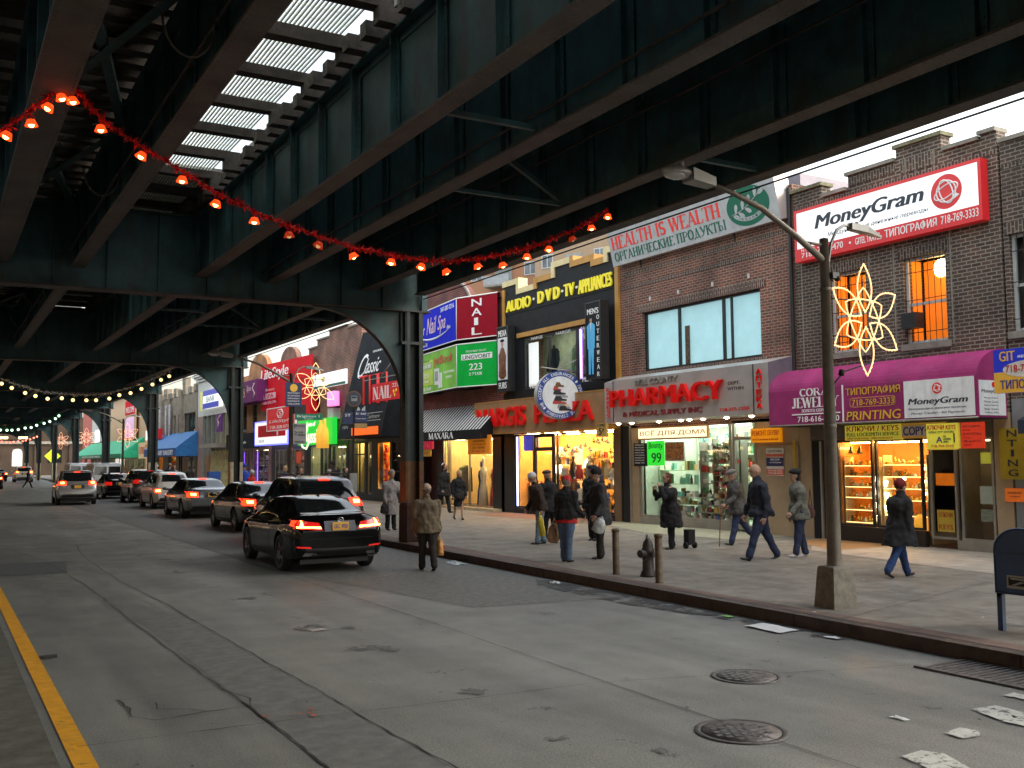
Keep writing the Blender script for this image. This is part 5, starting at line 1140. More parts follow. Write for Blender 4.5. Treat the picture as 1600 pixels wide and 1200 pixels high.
# round shoe repair sign on brackets
CS = thing('round_sign', 'round blue and white double-faced sign with shoes in its middle, on wire stays', 'sign', (17.1, 26.3, 3.32), R(-18))
m = MB(); r = .76; cz = .76
m.cyl((0, .0, cz), (0, .42, cz), r, n=40, mat=M_steel); m.build('drum', CS)
m = MB(); m.cyl((0, -.006, cz), (0, 0, cz), r, n=40, mat=pbr('sign_navy', (.02, .06, .3), .4)); m.cyl((0, -.01, cz), (0, -.006, cz), r-.17, n=40, mat=M_white); m.build('face', CS)
m = MB(); ring_text(m, 'WE ACCEPT ALL INSURANCES · ПРИНИМАЕМ ВСЕ СТРАХОВКИ ·', 0, cz, r-.085, R(215), R(-145), .1, -.007, M_txtwht); m.build('lettering', CS)
m = MB(); rnd = random.Random(9)
for dx, dz, c, s in ((-.02, .3, 5, .14), (-.1, .18, 3, .13), (-.03, .06, 8, .2), (.04, -.03, 6, .2), (.0, -.14, 8, .2), (-.03, -.24, 3, .22), (.12, -.3, 1, .15), (.1, -.38, 6, .2), (.15, -.45, 8, .2)):
    pts = [(dx-s, cz+dz-.05), (dx+s, cz+dz-.05), (dx+s*1.0, cz+dz+.0), (dx+s*.3, cz+dz+.02), (dx+s*.0, cz+dz+.1), (dx-s*.8, cz+dz+.1), (dx-s*1.05, cz+dz)]
    m.add([(p[0], -.014-.001*c, p[1]) for p in pts], [tuple(range(7))], GOODS[c])
m.build('shoe_pictures', CS)
m = MB(); m.tube([(.0, .2, 1.5), (.0, .22, 1.6)], .02, M_alu, 6); m.tube([(-.6, .1, 1.64), (1.1, .9, 1.55)], .022, M_alu, 6)
for e in ((.9, 1.1, 2.6), (1.3, 1.0, 2.2)): m.tube([(-.05, .2, 1.6), e], .012, M_alu, 5)
m.build('bracket', CS)

# ---- maroon building: nail spa signs, striped awning
M_maroon = brick('maroon_brick', (.2, .05, .045), (.12, .03, .03), (.24, .14, .13), .21, .074)
B4, fx = house('brick_building', 'maroon brick building with an arched parapet behind blue and green shop signs', 31.5, 38.9)
W4 = 7.4
m = MB(); wall(m, 0, W4, 2.8, 7.9, [(1.0, 2.4, 4.6, 6.2), (4.2, 5.8, 4.6, 6.2)], M_maroon)
m.prism([(W4/2-2.6+2.6*math.cos(R(a)) + 1.2, 7.9+1.35*math.sin(R(a))) for a in range(180, -1, -10)][::-1], 0, .3, M_maroon); m.build('wall', B4)
m = MB(); m.tube([(W4/2-1.4+2.65*math.cos(R(a)), -.03, 7.9+1.4*math.sin(R(a))) for a in range(0, 181, 10)], .06, M_stone, 6); m.box(0, 1.2, -.06, .3, 7.9, 8.02, M_redb); m.box(5.1, W4, -.06, .3, 7.9, 8.05, M_redb); m.build('parapet_cap', B4)
m = MB(); wall(m, 0, W4, -.14, 2.8, [(fx(38.4), fx(37.0), -.13, 2.6), (fx(36.6), fx(31.7), .1, 2.75)], M_frame_d, t=.2); m.build('shop_surround', B4)
window(B4, fx(36.55), fx(36.1), .1, 2.72, M_alu, y=.02, fw=.05, pane=M_shopglass, name='side_window'); window(B4, fx(36.0), fx(31.75), .12, 2.72, M_alu, y=.04, fw=.04, mull=(fx(34.3),), pane=M_shopglass, name='display_window')
room(B4, fx(36.55), fx(31.7), 2.74, 2.0, pbr('boutique_cream', (.75, .58, .3), .6, var=.06), M_wood, 4, glow('boutique_light', (1, .74, .36), 24), 2, z0=.1)
m = MB(); m.box(fx(38.3), fx(37.1), .3, .34, -.1, 2.6, pbr('dark_red_door', (.05, .015, .012), .5)); m.build('door', B4)
m = MB(); m.box(fx(36.2), fx(31.7), -.35, .0, -.14, .1, pbr('pale_step', (.55, .42, .26), .6)); m.build('step', B4)
L4 = (FX, 38.9, .15)
def dress(x, y, z, h, mat, lab, nm='dress_form'):
    m = MB(); m.lathe([(.001, 0), (.1, .0), (.22, .02), (.19, .5), (.12, .85), (.17, 1.1), (.14, 1.28), (.05, 1.34), (.045, 1.42), (.07, 1.5), (.06, 1.62), (.001, 1.66)], (0, 0, 0), mat, 14); m.v = [(v[0]*h, v[1]*h*.7, v[2]*h) for v in m.v]
    m.build(nm, label=lab, cat='mannequin', loc=(L4[0]+y, L4[1]-x, L4[2]+z), rz=R(-90))
dress(fx(34.0), .5, .1, 1.15, GOODS[0], 'mannequin in a white dress in the boutique window, left of the others')
dress(fx(33.2), .55, .1, 1.1, pbr('red_patterned_dress', (.55, .08, .06), .7, var=.5, vscale=14), 'mannequin in a red patterned dress in the boutique window')
dress(fx(33.6), .75, .1, 1.12, pbr('white_patterned_dress', (.5, .5, .42), .7, var=.5, vscale=12), 'mannequin in a pale patterned dress in the boutique window')
dress(fx(34.35), .6, .1, 1.05, M_navytxt, 'mannequin in a dark blue dress in the boutique window')
rack('clothes_rack', 'rack of dark clothes at the right end of the boutique window', fx(32.7), fx(31.85), .9, .1, 1.7, L4, [GOODS[8], GOODS[2], GOODS[6], GOODS[0]], 8)
rack('clothes_rack', 'rack of clothes behind the narrow left boutique window', fx(36.5), fx(36.0), .9, .1, 1.6, L4, [GOODS[8], GOODS[6], GOODS[2]], 9)
m = MB()
for k in range(9): m.ball((fx(32.9)+.1*k, .45, .2+.05*(k % 2)), .09, GOODS[[0, 6, 0, 1][k % 4]], 6, (1, 1, .6))
m.build('folded_clothes', label='white folded clothes on the floor of the boutique window', cat='clothes', loc=L4, rz=R(-90))
shell(B4, 0, W4, 7.9, 9, M_maroon)
# striped awning
t = thing('awning', 'black and white striped awning over the boutique window', 'awning', (FX, 38.6, 2.8), R(-90)); Ln = 7.1
m = MB(); n = 56; M_aw = pbr('awning_white', (.55, .55, .53), .7, var=.08)
for i in range(n):
    u0, u1 = Ln*i/n, Ln*(i+1)/n; mt = M_aw if i % 2 else M_blk
    m.add([(u0, -1.0, .36), (u1, -1.0, .36), (u1, -.01, 1.35), (u0, -.01, 1.35)], [(0, 1, 2, 3)], mt)
m.box(0, Ln, -1.015, -1.0, 0, .36, M_blk); m.add([(Ln, -1, 0), (Ln, -1, .36), (Ln, -.01, 1.35), (Ln, -.01, 0.1)], [(0, 3, 2, 1)], M_blk); m.add([(0, -1, 0), (0, -1, .36), (0, -.01, 1.35), (0, -.01, 0.1)], [(0, 1, 2, 3)], M_blk); m.build('canopy', t)
m = MB(); serif_text(m, 'MAXARA', 38.6-35.75, 38.6-33.6, .07, .3, -1.016, M_txtwht, .17); m.build('lettering', t)
# nail spa signs: folded boards
def folded(name, label, z0, z1, m1, m2, lead=.95):
    t = thing(name, label, 'sign', (FX-.15, 39.4, z0), R(-90)); h = z1-z0; xa, xb, xc = 0, 5.9, 7.85
    ya, yb, yc = -.1, -.75, -.05
    mm = MB(); mm.add([(xa, ya, 0), (xb, yb, 0), (xb, yb, h), (xa, ya, h)], [(0, 1, 2, 3)], m1); mm.build('front_panel', t)
    mm = MB(); mm.add([(xb, yb, 0), (xc, yc, 0), (xc, yc, h), (xb, yb, h)], [(0, 1, 2, 3)], m2); mm.build('angled_panel', t)
    mm = MB(); mm.add([(xa, ya, h), (xb, yb, h), (xc, yc, h), (xc, .1, h), (xa, .1, h)], [(0, 1, 2, 3, 4)], M_frame_d); mm.add([(xa, ya, 0), (xb, yb, 0), (xc, yc, 0), (xc, .1, 0), (xa, .1, 0)], [(4, 3, 2, 1, 0)], M_frame_d)
    mm.tube([(xa, ya, h), (xb, yb, h), (xc, yc, h)], .025, M_txtwht, 4); mm.tube([(xa, ya, 0), (xb, yb, 0), (xc, yc, 0)], .02, M_txtwht, 4); mm.tube([(xb, yb, 0), (xb, yb, h)], .015, M_txtwht, 4); mm.build('edge_trim', t)
    T1 = Matrix.Translation((xa, ya, 0)) @ Matrix.Rotation(math.atan2(yb-ya, xb-xa), 4, 'Z'); T2 = Matrix.Translation((xb, yb, 0)) @ Matrix.Rotation(math.atan2(yc-yb, xc-xb), 4, 'Z')
    return t, T1, T2
t, T1, T2 = folded('nail_salon_sign', 'folded blue and dark red nail salon sign above the green one', 6.6, 8.2, pbr('nail_blue', (.006, .012, .36), .7, spec=.1, var=.06, emis=(.01, .03, 1), estr=.1), pbr('nail_maroon', (.3, .008, .02), .7, spec=.1, var=.06))
m = MB(); m.T = T1; M_pink = pbr('pale_pink_letters', (.75, .5, .55), .5)
put_text(m, 'Zstar', 1.4, 2.25, .62, 1.05, -.01, M_txtwht, .0, .3); put_text(m, 'Nail', 2.5, 3.7, .58, 1.25, -.01, M_pink, .01, .35); put_text(m, 'Spa', 3.85, 4.75, .45, 1.2, -.01, M_pink, .01, .35); put_text(m, 'inc.', 4.9, 5.3, .55, .72, -.01, M_txtwht, .0, .3)
put_text(m, '347-587-3216', 4.2, 5.7, 1.3, 1.48, -.01, M_txtwht, 0); put_text(m, 'Beach Ave. 2Fl.', 1.4, 2.6, .12, .26, -.01, M_txtwht, 0)
sw = [(1.4+3.9*k/14, -.012, .62-.28*math.sin(math.pi*k/14)**.7-.0) for k in range(15)]; m.tube(sw, [.01+.03*math.sin(math.pi*k/14) for k in range(15)], M_txtwht, 4)
m.T = T2
for i, c in enumerate('NAIL'): put_text(m, c, .8 if c != 'I' else .93, 1.3 if c != 'I' else 1.12, 1.2-.36*i, 1.48-.36*i, -.01, M_txtwht, .05)
m.build('lettering', t)
t, T1, T2 = folded('book_shop_sign', 'folded bright green reading device shop sign below the blue one', 4.8, 6.42, pbr('lime_panel', (.22, .5, .08), .7, spec=.1, var=.25, vscale=.7, emis=(.3, 1, .1), estr=.04), pbr('green_panel', (.008, .35, .05), .7, spec=.1, var=.08, emis=(0, 1, .1), estr=.04))
m = MB(); m.T = T1; put_text(m, 'jetBook', 3.4, 5.55, .95, 1.4, -.01, M_redtxt, .02, .0); m.box(1.55, 3.2, -.004, 0, .3, 1.32, pbr('lime_light', (.5, .75, .05), .4)); m.box(1.6, 3.15, -.008, -.004, .95, 1.22, pbr('lime_mid', (.3, .5, .12), .4))
put_text(m, 'LINGVOBIT', 1.7, 3.05, 1.0, 1.16, -.009, M_txtwht, .01); put_text(m, '223', 2.0, 2.7, .6, .8, -.005, M_txtwht, .01); put_text(m, '2 ЭТАЖ', 2.0, 2.7, .4, .52, -.005, M_txtwht, .01); put_text(m, 'КНИГИ', 1.9, 2.8, 1.26, 1.33, -.005, M_grntxt, 0); put_text(m, '718-368', 1.7, 3.0, .08, .22, -.005, M_txtwht, 0)
m.box(3.45, 3.95, -.02, 0, .25, .9, M_white); m.box(3.95, 4.3, -.03, 0, .1, .7, M_white); m.box(3.52, 3.88, -.024, -.02, .4, .8, GOODS[6]); put_text(m, 'ЭЛЕКТРОННЫЕ', 4.5, 5.7, .62, .72, -.01, M_txtwht, 0); put_text(m, 'КНИГИ', 4.8, 5.4, .42, .52, -.01, M_txtwht, 0)
m.T = T2; m.box(.25, 1.8, -.006, 0, 1.0, 1.22, M_txtwht); put_text(m, 'LINGVOBIT', .32, 1.73, 1.03, 1.18, -.007, M_grntxt, .04); put_text(m, 'ПОЛИГЛОТ', .5, 1.5, 1.28, 1.35, -.004, M_txtwht, .01); put_text(m, '223', .65, 1.3, .6, .85, -.004, M_txtwht, .04); put_text(m, '2 ЭТАЖ', .65, 1.3, .4, .52, -.004, M_txtwht, .02); m.build('lettering', t)
t, a, z = sign('notice_board', 'orange notice board hanging at the right end of the striped awning', 'sign', 17.3, 33.0, 31.3, 2.25, 2.95, pbr('orange_board', (.75, .25, .02), .5, emis=(1, .3, 0), estr=.12))
m = MB()
for i, s_ in enumerate(('РАСПРОДАЖА', 'ALEXANDRA', 'СКИДКИ', 'ВСЕ ТОВАРЫ', '50%')): put_text(m, s_, .3+.1*(i % 2), 1.4-.1*(i % 2), .58-.125*i, .65-.125*i, -.001, M_redtxt if i % 2 == 0 else M_txtblk, .01, 0, .003)
m.build('lettering', t)
t, a, z = sign('nail_sign', 'small dark red nail sign over a yellow strip beside the nearest column', 'sign', 17.4, 38.4, 36.3, 2.5, 2.86, pbr('small_red_sign', (.5, .02, .05), .5, emis=(1, .02, .1), estr=.2))
m = MB(); serif_text(m, 'NAIL', .5, 1.9, .08, .3, -.001, M_pink, .12); m.box(.2, 2.0, -.01, .02, -.3, -.02, M_yelor); put_text(m, 'МАНИКЮР', .4, 1.8, -.22, -.1, -.011, M_redtxt, 0, 0, .002); m.build('lettering', t)

# ---- dark furs store with the leaning black canopy
B5, fx = house('shop_building', 'black clad store with a huge leaning charcoal canopy reading Classic', 40.3, 47.2)
m = MB(); wall(m, 1.75, 6.9, 2.91, 7.9, [], M_frame_d); wall(m, 0, 6.9, -.14, 2.9, [(.5, 2.1, .3, 2.8), (2.4, 3.0, .3, 2.8), (3.7, 5.2, .55, 2.75), (5.45, 6.4, .3, 2.75)], M_frame_d); m.build('wall', B5)
window(B5, .5, 2.1, .3, 2.8, M_frame_d, y=.05, mull=(1.3,), trans=(2.2,), pane=M_shopglass, name='display_window'); window(B5, 2.4, 3.0, .3, 2.8, M_alu, y=.05, pane=M_shopglass, name='narrow_window')
window(B5, 3.7, 5.2, .55, 2.75, M_ochre, y=.03, fw=.04, pane=M_shopglass, name='show_window'); window(B5, 5.45, 6.4, .3, 2.75, M_frame_d, y=.05, trans=(.9, 1.4, 1.9, 2.3), pane=M_shopglass, back=M_dark, name='shop_door')
room(B5, .45, 3.1, 2.95, 1.8, pbr('yellow_shop_wall', (.75, .6, .25), .6), M_wood, 3, glow('yellow_light', (1, .82, .4), 24), 1, z0=.2)
room(B5, 3.65, 5.25, 2.8, 1.2, pbr('amber_wall', (.75, .3, .06), .6, var=.5, vscale=4), M_goldm, 2, glow('amber_light', (1, .5, .1), 26), 1, z0=.5)
L5 = (FX, 47.2, .15)
shelves('shop_shelf', 'bright shelves in the left window of the black clad store', .6, 2.0, .6, [.4, .8, 1.2, 1.6, 2.0], L5, GOODS[0], .85, .3, 31, [GOODS[0], GOODS[7], GOODS[1], GOODS[8], GOODS[2]], .35, 'shop_goods', 'goods in the left window of the black clad store')
m = MB(); m.lathe([(.28, 0), (.24, .3), (.15, .75), (.2, 1.0), (.17, 1.15), (.05, 1.22), (.06, 1.4), (.001, 1.45)], (0, 0, 0), pbr('golden_fur', (.85, .5, .05), .5, var=.3, emis=(1, .6, .05), estr=.5), 14); m.build('mannequin', label='golden dress mannequin in the amber show window left of the nearest column', cat='mannequin', loc=(L5[0]+.5, L5[1]-4.55, L5[2]+.55))
m = MB(); rnd = random.Random(3)
for k in range(34): m.ball((rnd.uniform(3.78, 4.1), .35, rnd.uniform(.8, 2.6)), rnd.uniform(.05, .09), GOODS[3], 5)
for k in range(30): m.ball((rnd.uniform(3.75, 5.15), .3, rnd.uniform(.55, .7)), rnd.uniform(.03, .06), M_bulb if k % 3 == 0 else M_goldm, 4)
m.build('flower_garland', label='red flowers and gold lights filling the amber show window', cat='garland', loc=L5, rz=R(-90), kind='stuff')
shell(B5, 0, 6.9, 7.9, 9, M_redb)
t = thing('canopy_sign', 'leaning charcoal canopy with white script above the furs store, left of the nearest column', 'canopy', (FX, 49.4, 3.1), R(-90))
m = MB(); xa, xb = 4.1, 9.3; H_ = 5.15
m.add([(xa, -1.3, 0), (xb+.1, -1.3, 0), (xb, -.05, H_), (xa+.1, -.05, H_), (xb+.1, -.02, 0), (xa, -.02, 0)], [(0, 1, 2, 3), (1, 4, 2), (0, 3, 5), (0, 5, 4, 1)], M_char); m.build('canopy', t)
m = MB(); m.T = Matrix.Translation((0, -1.3, 0)) @ Matrix.Rotation(-math.atan2(1.25, H_), 4, 'X')
put_text(m, 'C', 4.85, 5.75, 2.9, 4.1, -.01, M_txtwht, 0, .35, .01); put_text(m, 'lassic', 5.6, 7.5, 3.1, 3.85, -.01, M_txtwht, 0, .35, .01); put_text(m, 'GENUINE FUR', 6.2, 7.7, 4.1, 4.2, -.01, M_txtwht, 0, .1)
for z_ in (.75, 1.1): m.box(4.3, 9.0, -.008, 0, z_, z_+.03, GOODS[6])
put_text(m, 'Womens', 4.4, 5.6, .85, 1.02, -.01, GOODS[6], 0, .2); put_text(m, 'Cashmere', 7.3, 8.8, .86, 1.05, -.01, GOODS[6], 0, .2); put_text(m, 'MEN', 4.5, 5.2, .45, .6, -.01, GOODS[6])
m.build('lettering', t)
m = MB(); m.T = Matrix.Translation((0, -1.3, 0)) @ Matrix.Rotation(-math.atan2(1.25, H_), 4, 'X')
for s in (-1, 1):
    for k in range(5): m.tube([(6.4+s*(.15+.08*k), -.02, .75), (6.4+s*(.28+.08*k), -.02, 1.05), (6.4+s*(.15+.06*k), -.02, 1.35+.03*k)], .03, GOODS[6], 5)
m.ball((6.4, -.01, .98), .2, GOODS[6], 8, (1, .1, 1.3)); m.cyl((6.4, 0, .45), (6.4, -.02, .45), .16, n=16, mat=GOODS[6]); m.build('emblem', t)
t, a, z = sign('nail_neon', 'red light box reading NAIL on wires in front of the charcoal canopy', 'sign', 16.2, 39.75, 36.75, 4.55, 5.3, pbr('nail_red_box', (.55, .006, .012), .5, emis=(1, .02, .03), estr=.12))
m = MB(); serif_text(m, 'NAIL', .12, 2.1, .1, .6, -.002, M_txtwht, .2); put_text(m, '223', 2.2, 2.85, .5, .66, -.002, M_txtwht, .02)
for p in ((2.35, .33), (2.6, .36), (2.45, .18)): m.cyl((p[0], 0, p[1]), (p[0], -.01, p[1]), .07, n=8, mat=M_y)
m.build('lettering', t); m = MB(); m.tube([(-.6, -.1, .95), (3.1, -.1, .95)], .02, M_alu, 5); m.tube([(1.2, -.1, .95), (2.8, -.1, 1.7)], .03, M_alu, 5); m.tube([(3.1, -.1, .95), (3.1, -.1, 1.6)], .015, M_alu, 5)
m.build('bracket', t)
m = MB()
for q in (0, 1.25, 2.3): 
    m.tube([(q, 0, 0), (q, 0, 1.3), (q+.9, 0, 1.3), (q+.9, 0, 0)] if q else [(0, 0, 1.3), (1.0, 0, 1.3), (.5, 0, 1.3), (.5, 0, 0)], .04, glow('red_neon', (1, .02, .01), .3, (.4, .02, .02)), 6)
m.build('neon_letters', label='dark red outlined neon letters behind the red nail box', cat='neon letters', loc=(17.0, 43.2, 4.6), rz=R(-90))
t, a, z = sign('orange_light_box', 'orange red lit strip sign at the lower right of the charcoal canopy', 'sign', 16.6, 43.2, 40.2, 3.2, 3.55, glow('orange_strip', (1, .12, .01), .5, (.8, .2, .03))); 
# ---- farther shops
def simple_house(name, label, yn, yf, h, mat, ops=(), cap=M_stone, prof=None, gops=None, gmat=None, lit=None, frame=None, back=None):
    B, f = house(name, label, yn, yf); Wd = yf-yn
    m = MB(); wall(m, 0, Wd, 2.9, h, list(ops), mat)
    if prof: m.prism(prof, 0, .3, mat)
    m.build('wall', B)
    m = MB(); m.box(0, Wd, -.08, .36, h, h+.12, cap)
    if not prof: m.build('parapet_cap', B)
    for o in ops: window(B, *o, frame or M_frame_d, back=back or M_dark, trans=((o[2]+o[3])/2,), sill=M_stone)
    gops = gops or [(.4, Wd-.4, .3, 2.6)]
    m = MB(); wall(m, 0, Wd, -.14, 2.9, gops, gmat or M_frame_d); m.build('shop_surround', B)
    for i, o in enumerate(gops):
        window(B, *o, M_alu, y=.04, mull=tuple(o[0]+(o[1]-o[0])*k/3 for k in (1, 2)) if o[1]-o[0] > 2 else (), pane=M_shopglass, name='display_window')
    if lit:
        room(B, .35, Wd-.35, 2.65, 2.2, lit[0], M_wood, 3, lit[1], 1, z0=.1)
        shelves('shop_shelf', 'shelves inside the '+label.split(' with ')[0].split(' behind ')[0], .6, Wd-.6, 1.0, [.4, .8, 1.2, 1.6, 2.0], (FX, yf, .15), GOODS[0], .8, .3, int(yf), gname='shop_goods', glabel='goods inside the '+label.split(' with ')[0].split(' behind ')[0])
    shell(B, 0, Wd, h, 9, mat)
    return B, f
M_orb = brick('orange_brick', (.5, .2, .07), (.4, .15, .05), (.4, .28, .16), .21, .074)
warm2 = glow('warm_shop_light', (1, .75, .4), 16); green2 = glow('greenish_shop_light', (.85, 1, .6), 16); dim2 = glow('dim_shop_light', (1, .7, .4), 5)
cream_i = pbr('cream_shop_wall', (.6, .5, .3), .6); dk_i = pbr('dim_shop_wall', (.15, .13, .12), .7)
B6, fx = simple_house('brick_building', 'red brick building with stepped parapet behind the green restaurant sign', 47.3, 53.4, 8.1, M_redb, [(.8, 1.9, 4.5, 5.6), (3.6, 4.9, 4.4, 5.5)], prof=[(1.4, 8.1), (6.1, 8.1), (6.1, 8.75), (3.3, 8.75), (3.3, 8.45), (1.4, 8.45)], gops=[(.3, 2.0, .3, 2.7), (2.3, 3.2, -.1, 2.7), (3.5, 5.8, .3, 2.7)], lit=(cream_i, green2))
m = MB(); m.box(6.12, 7.9, .0, .3, 2.92, 8.6, M_redb); m.build('side_wall', B6)
for a, b, z_ in ((6.1, 7.9, 8.6), (0, 1.4, 8.1), (1.4, 3.3, 8.45), (3.3, 6.1, 8.75)): m = MB(); m.box(a, b, -.06, .34, z_, z_+.08, M_stone); m.build('parapet_cap', B6)
t, a, z = sign('restaurant_sign', 'bright green lit restaurant sign with glowing script and two bottles', 'sign', 17.4, 53.4, 47.9, 2.9, 4.25, glow('green_neon_face', (.01, 1, .05), .28, (.02, .6, .08)), depth=.25)
M_scr = glow('pale_green_neon', (.6, 1, .4), 1.1)
m = MB(); put_text(m, 'Taste of', 1.5, 2.9, 1.0, 1.22, -.01, M_scr, .02, .2, .02); put_text(m, 'R', .9, 1.7, .2, 1.1, -.01, M_scr, .03, .25, .02); put_text(m, 'ussia', 1.75, 3.6, .1, .8, -.01, M_scr, .03, .25, .02); m.tube([(.8, -.03, .5), (.6, -.03, .2), (.9, -.03, -.1), (1.5, -.03, -.2), (1.9, -.03, .1)], .05, M_scr, 5); m.build('lettering', t)
m = MB(); 
for x, s in ((4.2, 1.0), (4.8, .85)): m.lathe([(.24*s, -.2), (.26*s, .5*s), (.2*s, .8*s), (.08*s, 1.1*s), (.07*s, 1.5*s), (.001, 1.52*s)], (x, -.15, 0), glow('bottle_amber', (1, .45, .05), .45, (.7, .4, .05)), 12)
m.build('bottles', t)
t, a, z = sign('white_banner', 'white banner with green lower edge high on the red brick wall', 'banner', 17.7, 53.3, 46.9, 5.9, 6.65, M_whiteglow, depth=.12)
m = MB(); m.box(0, 6.4, -.005, 0, 0, .13, M_hgreen); m.ball((1.4, 0, .42), .2, M_palecap, 8, (1.6, .05, .8)); m.ball((3.1, 0, .45), .2, M_palecap, 8, (1.8, .05, .7)); m.build('lettering', t)
t, a, z = sign('pink_light_box', 'glowing pink upright light box between white banner and charcoal canopy', 'sign', 17.5, 49.0, 48.0, 4.85, 5.6, glow('pink_glow', (1, .03, .55), .6), depth=.3)
m = MB(); m.box(0, .8, 0, .5, 0, .55, M_frame_w); m.build('air_conditioner', label='white air conditioner below the pink light box', cat='air conditioner', loc=(17.6, 49.2, 4.2), rz=R(-90))
B7, fx = simple_house('brick_building', 'brick building with a round gable behind the huge red banner', 53.5, 60.3, 7.7, M_redb, [(1, 2, 4.3, 5.3)], prof=[(1.6, 7.7)]+[(3.2+1.6*math.cos(R(a)), 7.7+.95*math.sin(R(a))) for a in range(180, -1, -15)][::-1], gops=[(.5, 3.0, .1, 2.6), (3.4, 6.2, .1, 2.6)], lit=(dk_i, dim2))
B8, fx = simple_house('brick_building', 'orange brick building with a curved gable above a purple nail salon awning', 60.4, 68.6, 7.6, M_orb, [(1.6, 2.6, 4.0, 5.6), (4.0, 5.0, 4.0, 5.6)], prof=[(2.4, 7.6)]+[(5.2+2.2*math.cos(R(a)), 7.6+1.2*math.sin(R(a))) for a in range(180, -1, -15)][::-1], gops=[(.8, 3.4, .0, 2.7), (4.0, 7.6, .0, 2.7)], gmat=pbr('pinkish_pier', (.3, .18, .14), .7), lit=(dk_i, dim2))
for k in (1.5, 4.8): m = MB(); m.box(k, k+.1, .1, .15, .4, 2.5, glow('violet_neon2', (.2, .05, 1), 4)); m.build('neon_tube', B8)
t = thing('red_banner', 'huge red leaning canopy banner reading lifestyle in white', 'banner', (FX, 61.6, 4.55), R(-90))
M_lsred = pbr('banner_red', (.6, .012, .02), .75, spec=.1, var=.1, emis=(1, .02, .05), estr=.05)
m = MB(); m.add([(0, -.3, .65), (9.8, -.5, .05), (9.8, -.3, 3.3), (0, -.3, 3.5), (9.8, -.02, 0.05), (0, -.02, .65)], [(0, 1, 2, 3), (1, 4, 2), (0, 3, 5), (0, 5, 4, 1)], M_lsred); m.build('canopy', t)
m = MB(); m.T = Matrix.Translation((0, -.5, 0))
put_text(m, 'LifeStyle', .7, 6.2, 2.3, 3.1, -.04, M_txtwht, .04, .1, .02)
m.add([(.9, -.06, 1.25), (1.6, -.06, 1.25), (1.25, -.06, 1.8)], [(0, 1, 2)], M_pink); put_text(m, 'Beauty', 1.8, 3.6, 1.7, 1.9, -.05, M_pink, .02); m.box(1.8, 3.8, -.07, -.05, 1.25, 1.6, M_pink); put_text(m, 'SPA', 1.9, 3.5, 1.3, 1.55, -.08, M_lsred, .03); put_text(m, 'HAIR SALON', .9, 3.9, .95, 1.12, -.06, M_pink, .02)
m.build('lettering', t)
t, a, z = sign('salon_sign', 'small bright red lifestyle salon sign with white border left of the far lamp post', 'sign', 16.0, 54.6, 49.6, 3.7, 4.95, pbr('salon_red', (.65, .02, .03), .4, emis=(1, .02, .03), estr=.12), M_txtwht, .1, .04)
m = MB(); put_text(m, 'LifeStyle', .5, 4.5, .38, .6, -.013, M_txtwht, .01, .2); put_text(m, '718-368-0714', .6, 4.4, .1, .28, -.013, M_txtwht, .02)
m.tube([(2.5+.55*math.cos(R(60*k)), -.02, .9+.24*math.sin(R(60*k))) for k in range(6)], .03, M_txtwht, 4, True); put_text(m, 'S', 2.3, 2.75, .77, 1.03, -.013, M_txtwht, .05); m.build('lettering', t)
t, a, z = sign('lit_shop_sign', 'white and red shop sign rimmed with glowing blue light', 'sign', 17.2, 61.2, 54.6, 3.0, 4.45, M_whiteglow, glow('blue_rim', (.03, .05, 1), 1.2), .2, .07)
m = MB(); m.box(.7, 6.2, -.014, 0, .5, 1.2, M_lsred); put_text(m, 'ТОВАРЫ', 1.0, 4.2, .58, 1.1, -.015, pbr('dark_red_letters', (.3, .01, .01), .5), .04); put_text(m, 'F', 4.6, 5.3, .55, 1.15, -.015, M_txtwht, .08); put_text(m, 'SALON', .9, 2.0, .18, .35, -.013, GOODS[6], 0); m.build('lettering', t)
t, a, z = sign('nail_awning', 'purple nail salon awning with gold and white script', 'awning', 17.0, 67.9, 60.2, 5.75, 7.1, pbr('purple_vinyl', (.15, .025, .12), .7, spec=.15, var=.1), depth=.9)
m = MB(); put_text(m, 'Pink', 1.3, 2.8, .5, 1.0, -.002, M_pink, 0, .3, .005); put_text(m, 'NAILS', 3.1, 5.0, .35, .95, -.002, M_gold, .02, .05, .005); put_text(m, 'Spa', 5.4, 6.4, .6, 1.05, -.002, M_pink, 0, .3, .005)
for x in (.7, 7.0): m.tube([(x, -.01, .2), (x+.3, -.01, .5), (x-.2, -.01, .8), (x+.2, -.01, 1.1)], .05, M_pink, 4)
m.build('lettering', t)
t, a, z = sign('shop_fascia', 'dark grey shop fascia with small white letters below the purple awning', 'sign', 17.3, 68.6, 61.6, 2.9, 3.85, M_char, depth=.3)
m = MB(); put_text(m, 'UNO', 2.2, 4.0, .3, .65, -.002, M_txtwht, .03, .1); put_text(m, 'caffe', 4.1, 5.0, .3, .45, -.002, M_txtwht, 0, .1); m.build('lettering', t)
t, a, z = sign('projecting_sign', 'small purple projecting sign at the left of the second column gap', 'sign', 17.0, 70.2, 68.7, 4.1, 5.3, pbr('purple_flag', (.12, .02, .2), .5)); m = MB(); m.tube([(.4, -.01, .2), (.8, -.01, .6), (.5, -.01, .9), (1.1, -.01, 1.1)], .06, M_pink, 4); m.build('emblem', t)
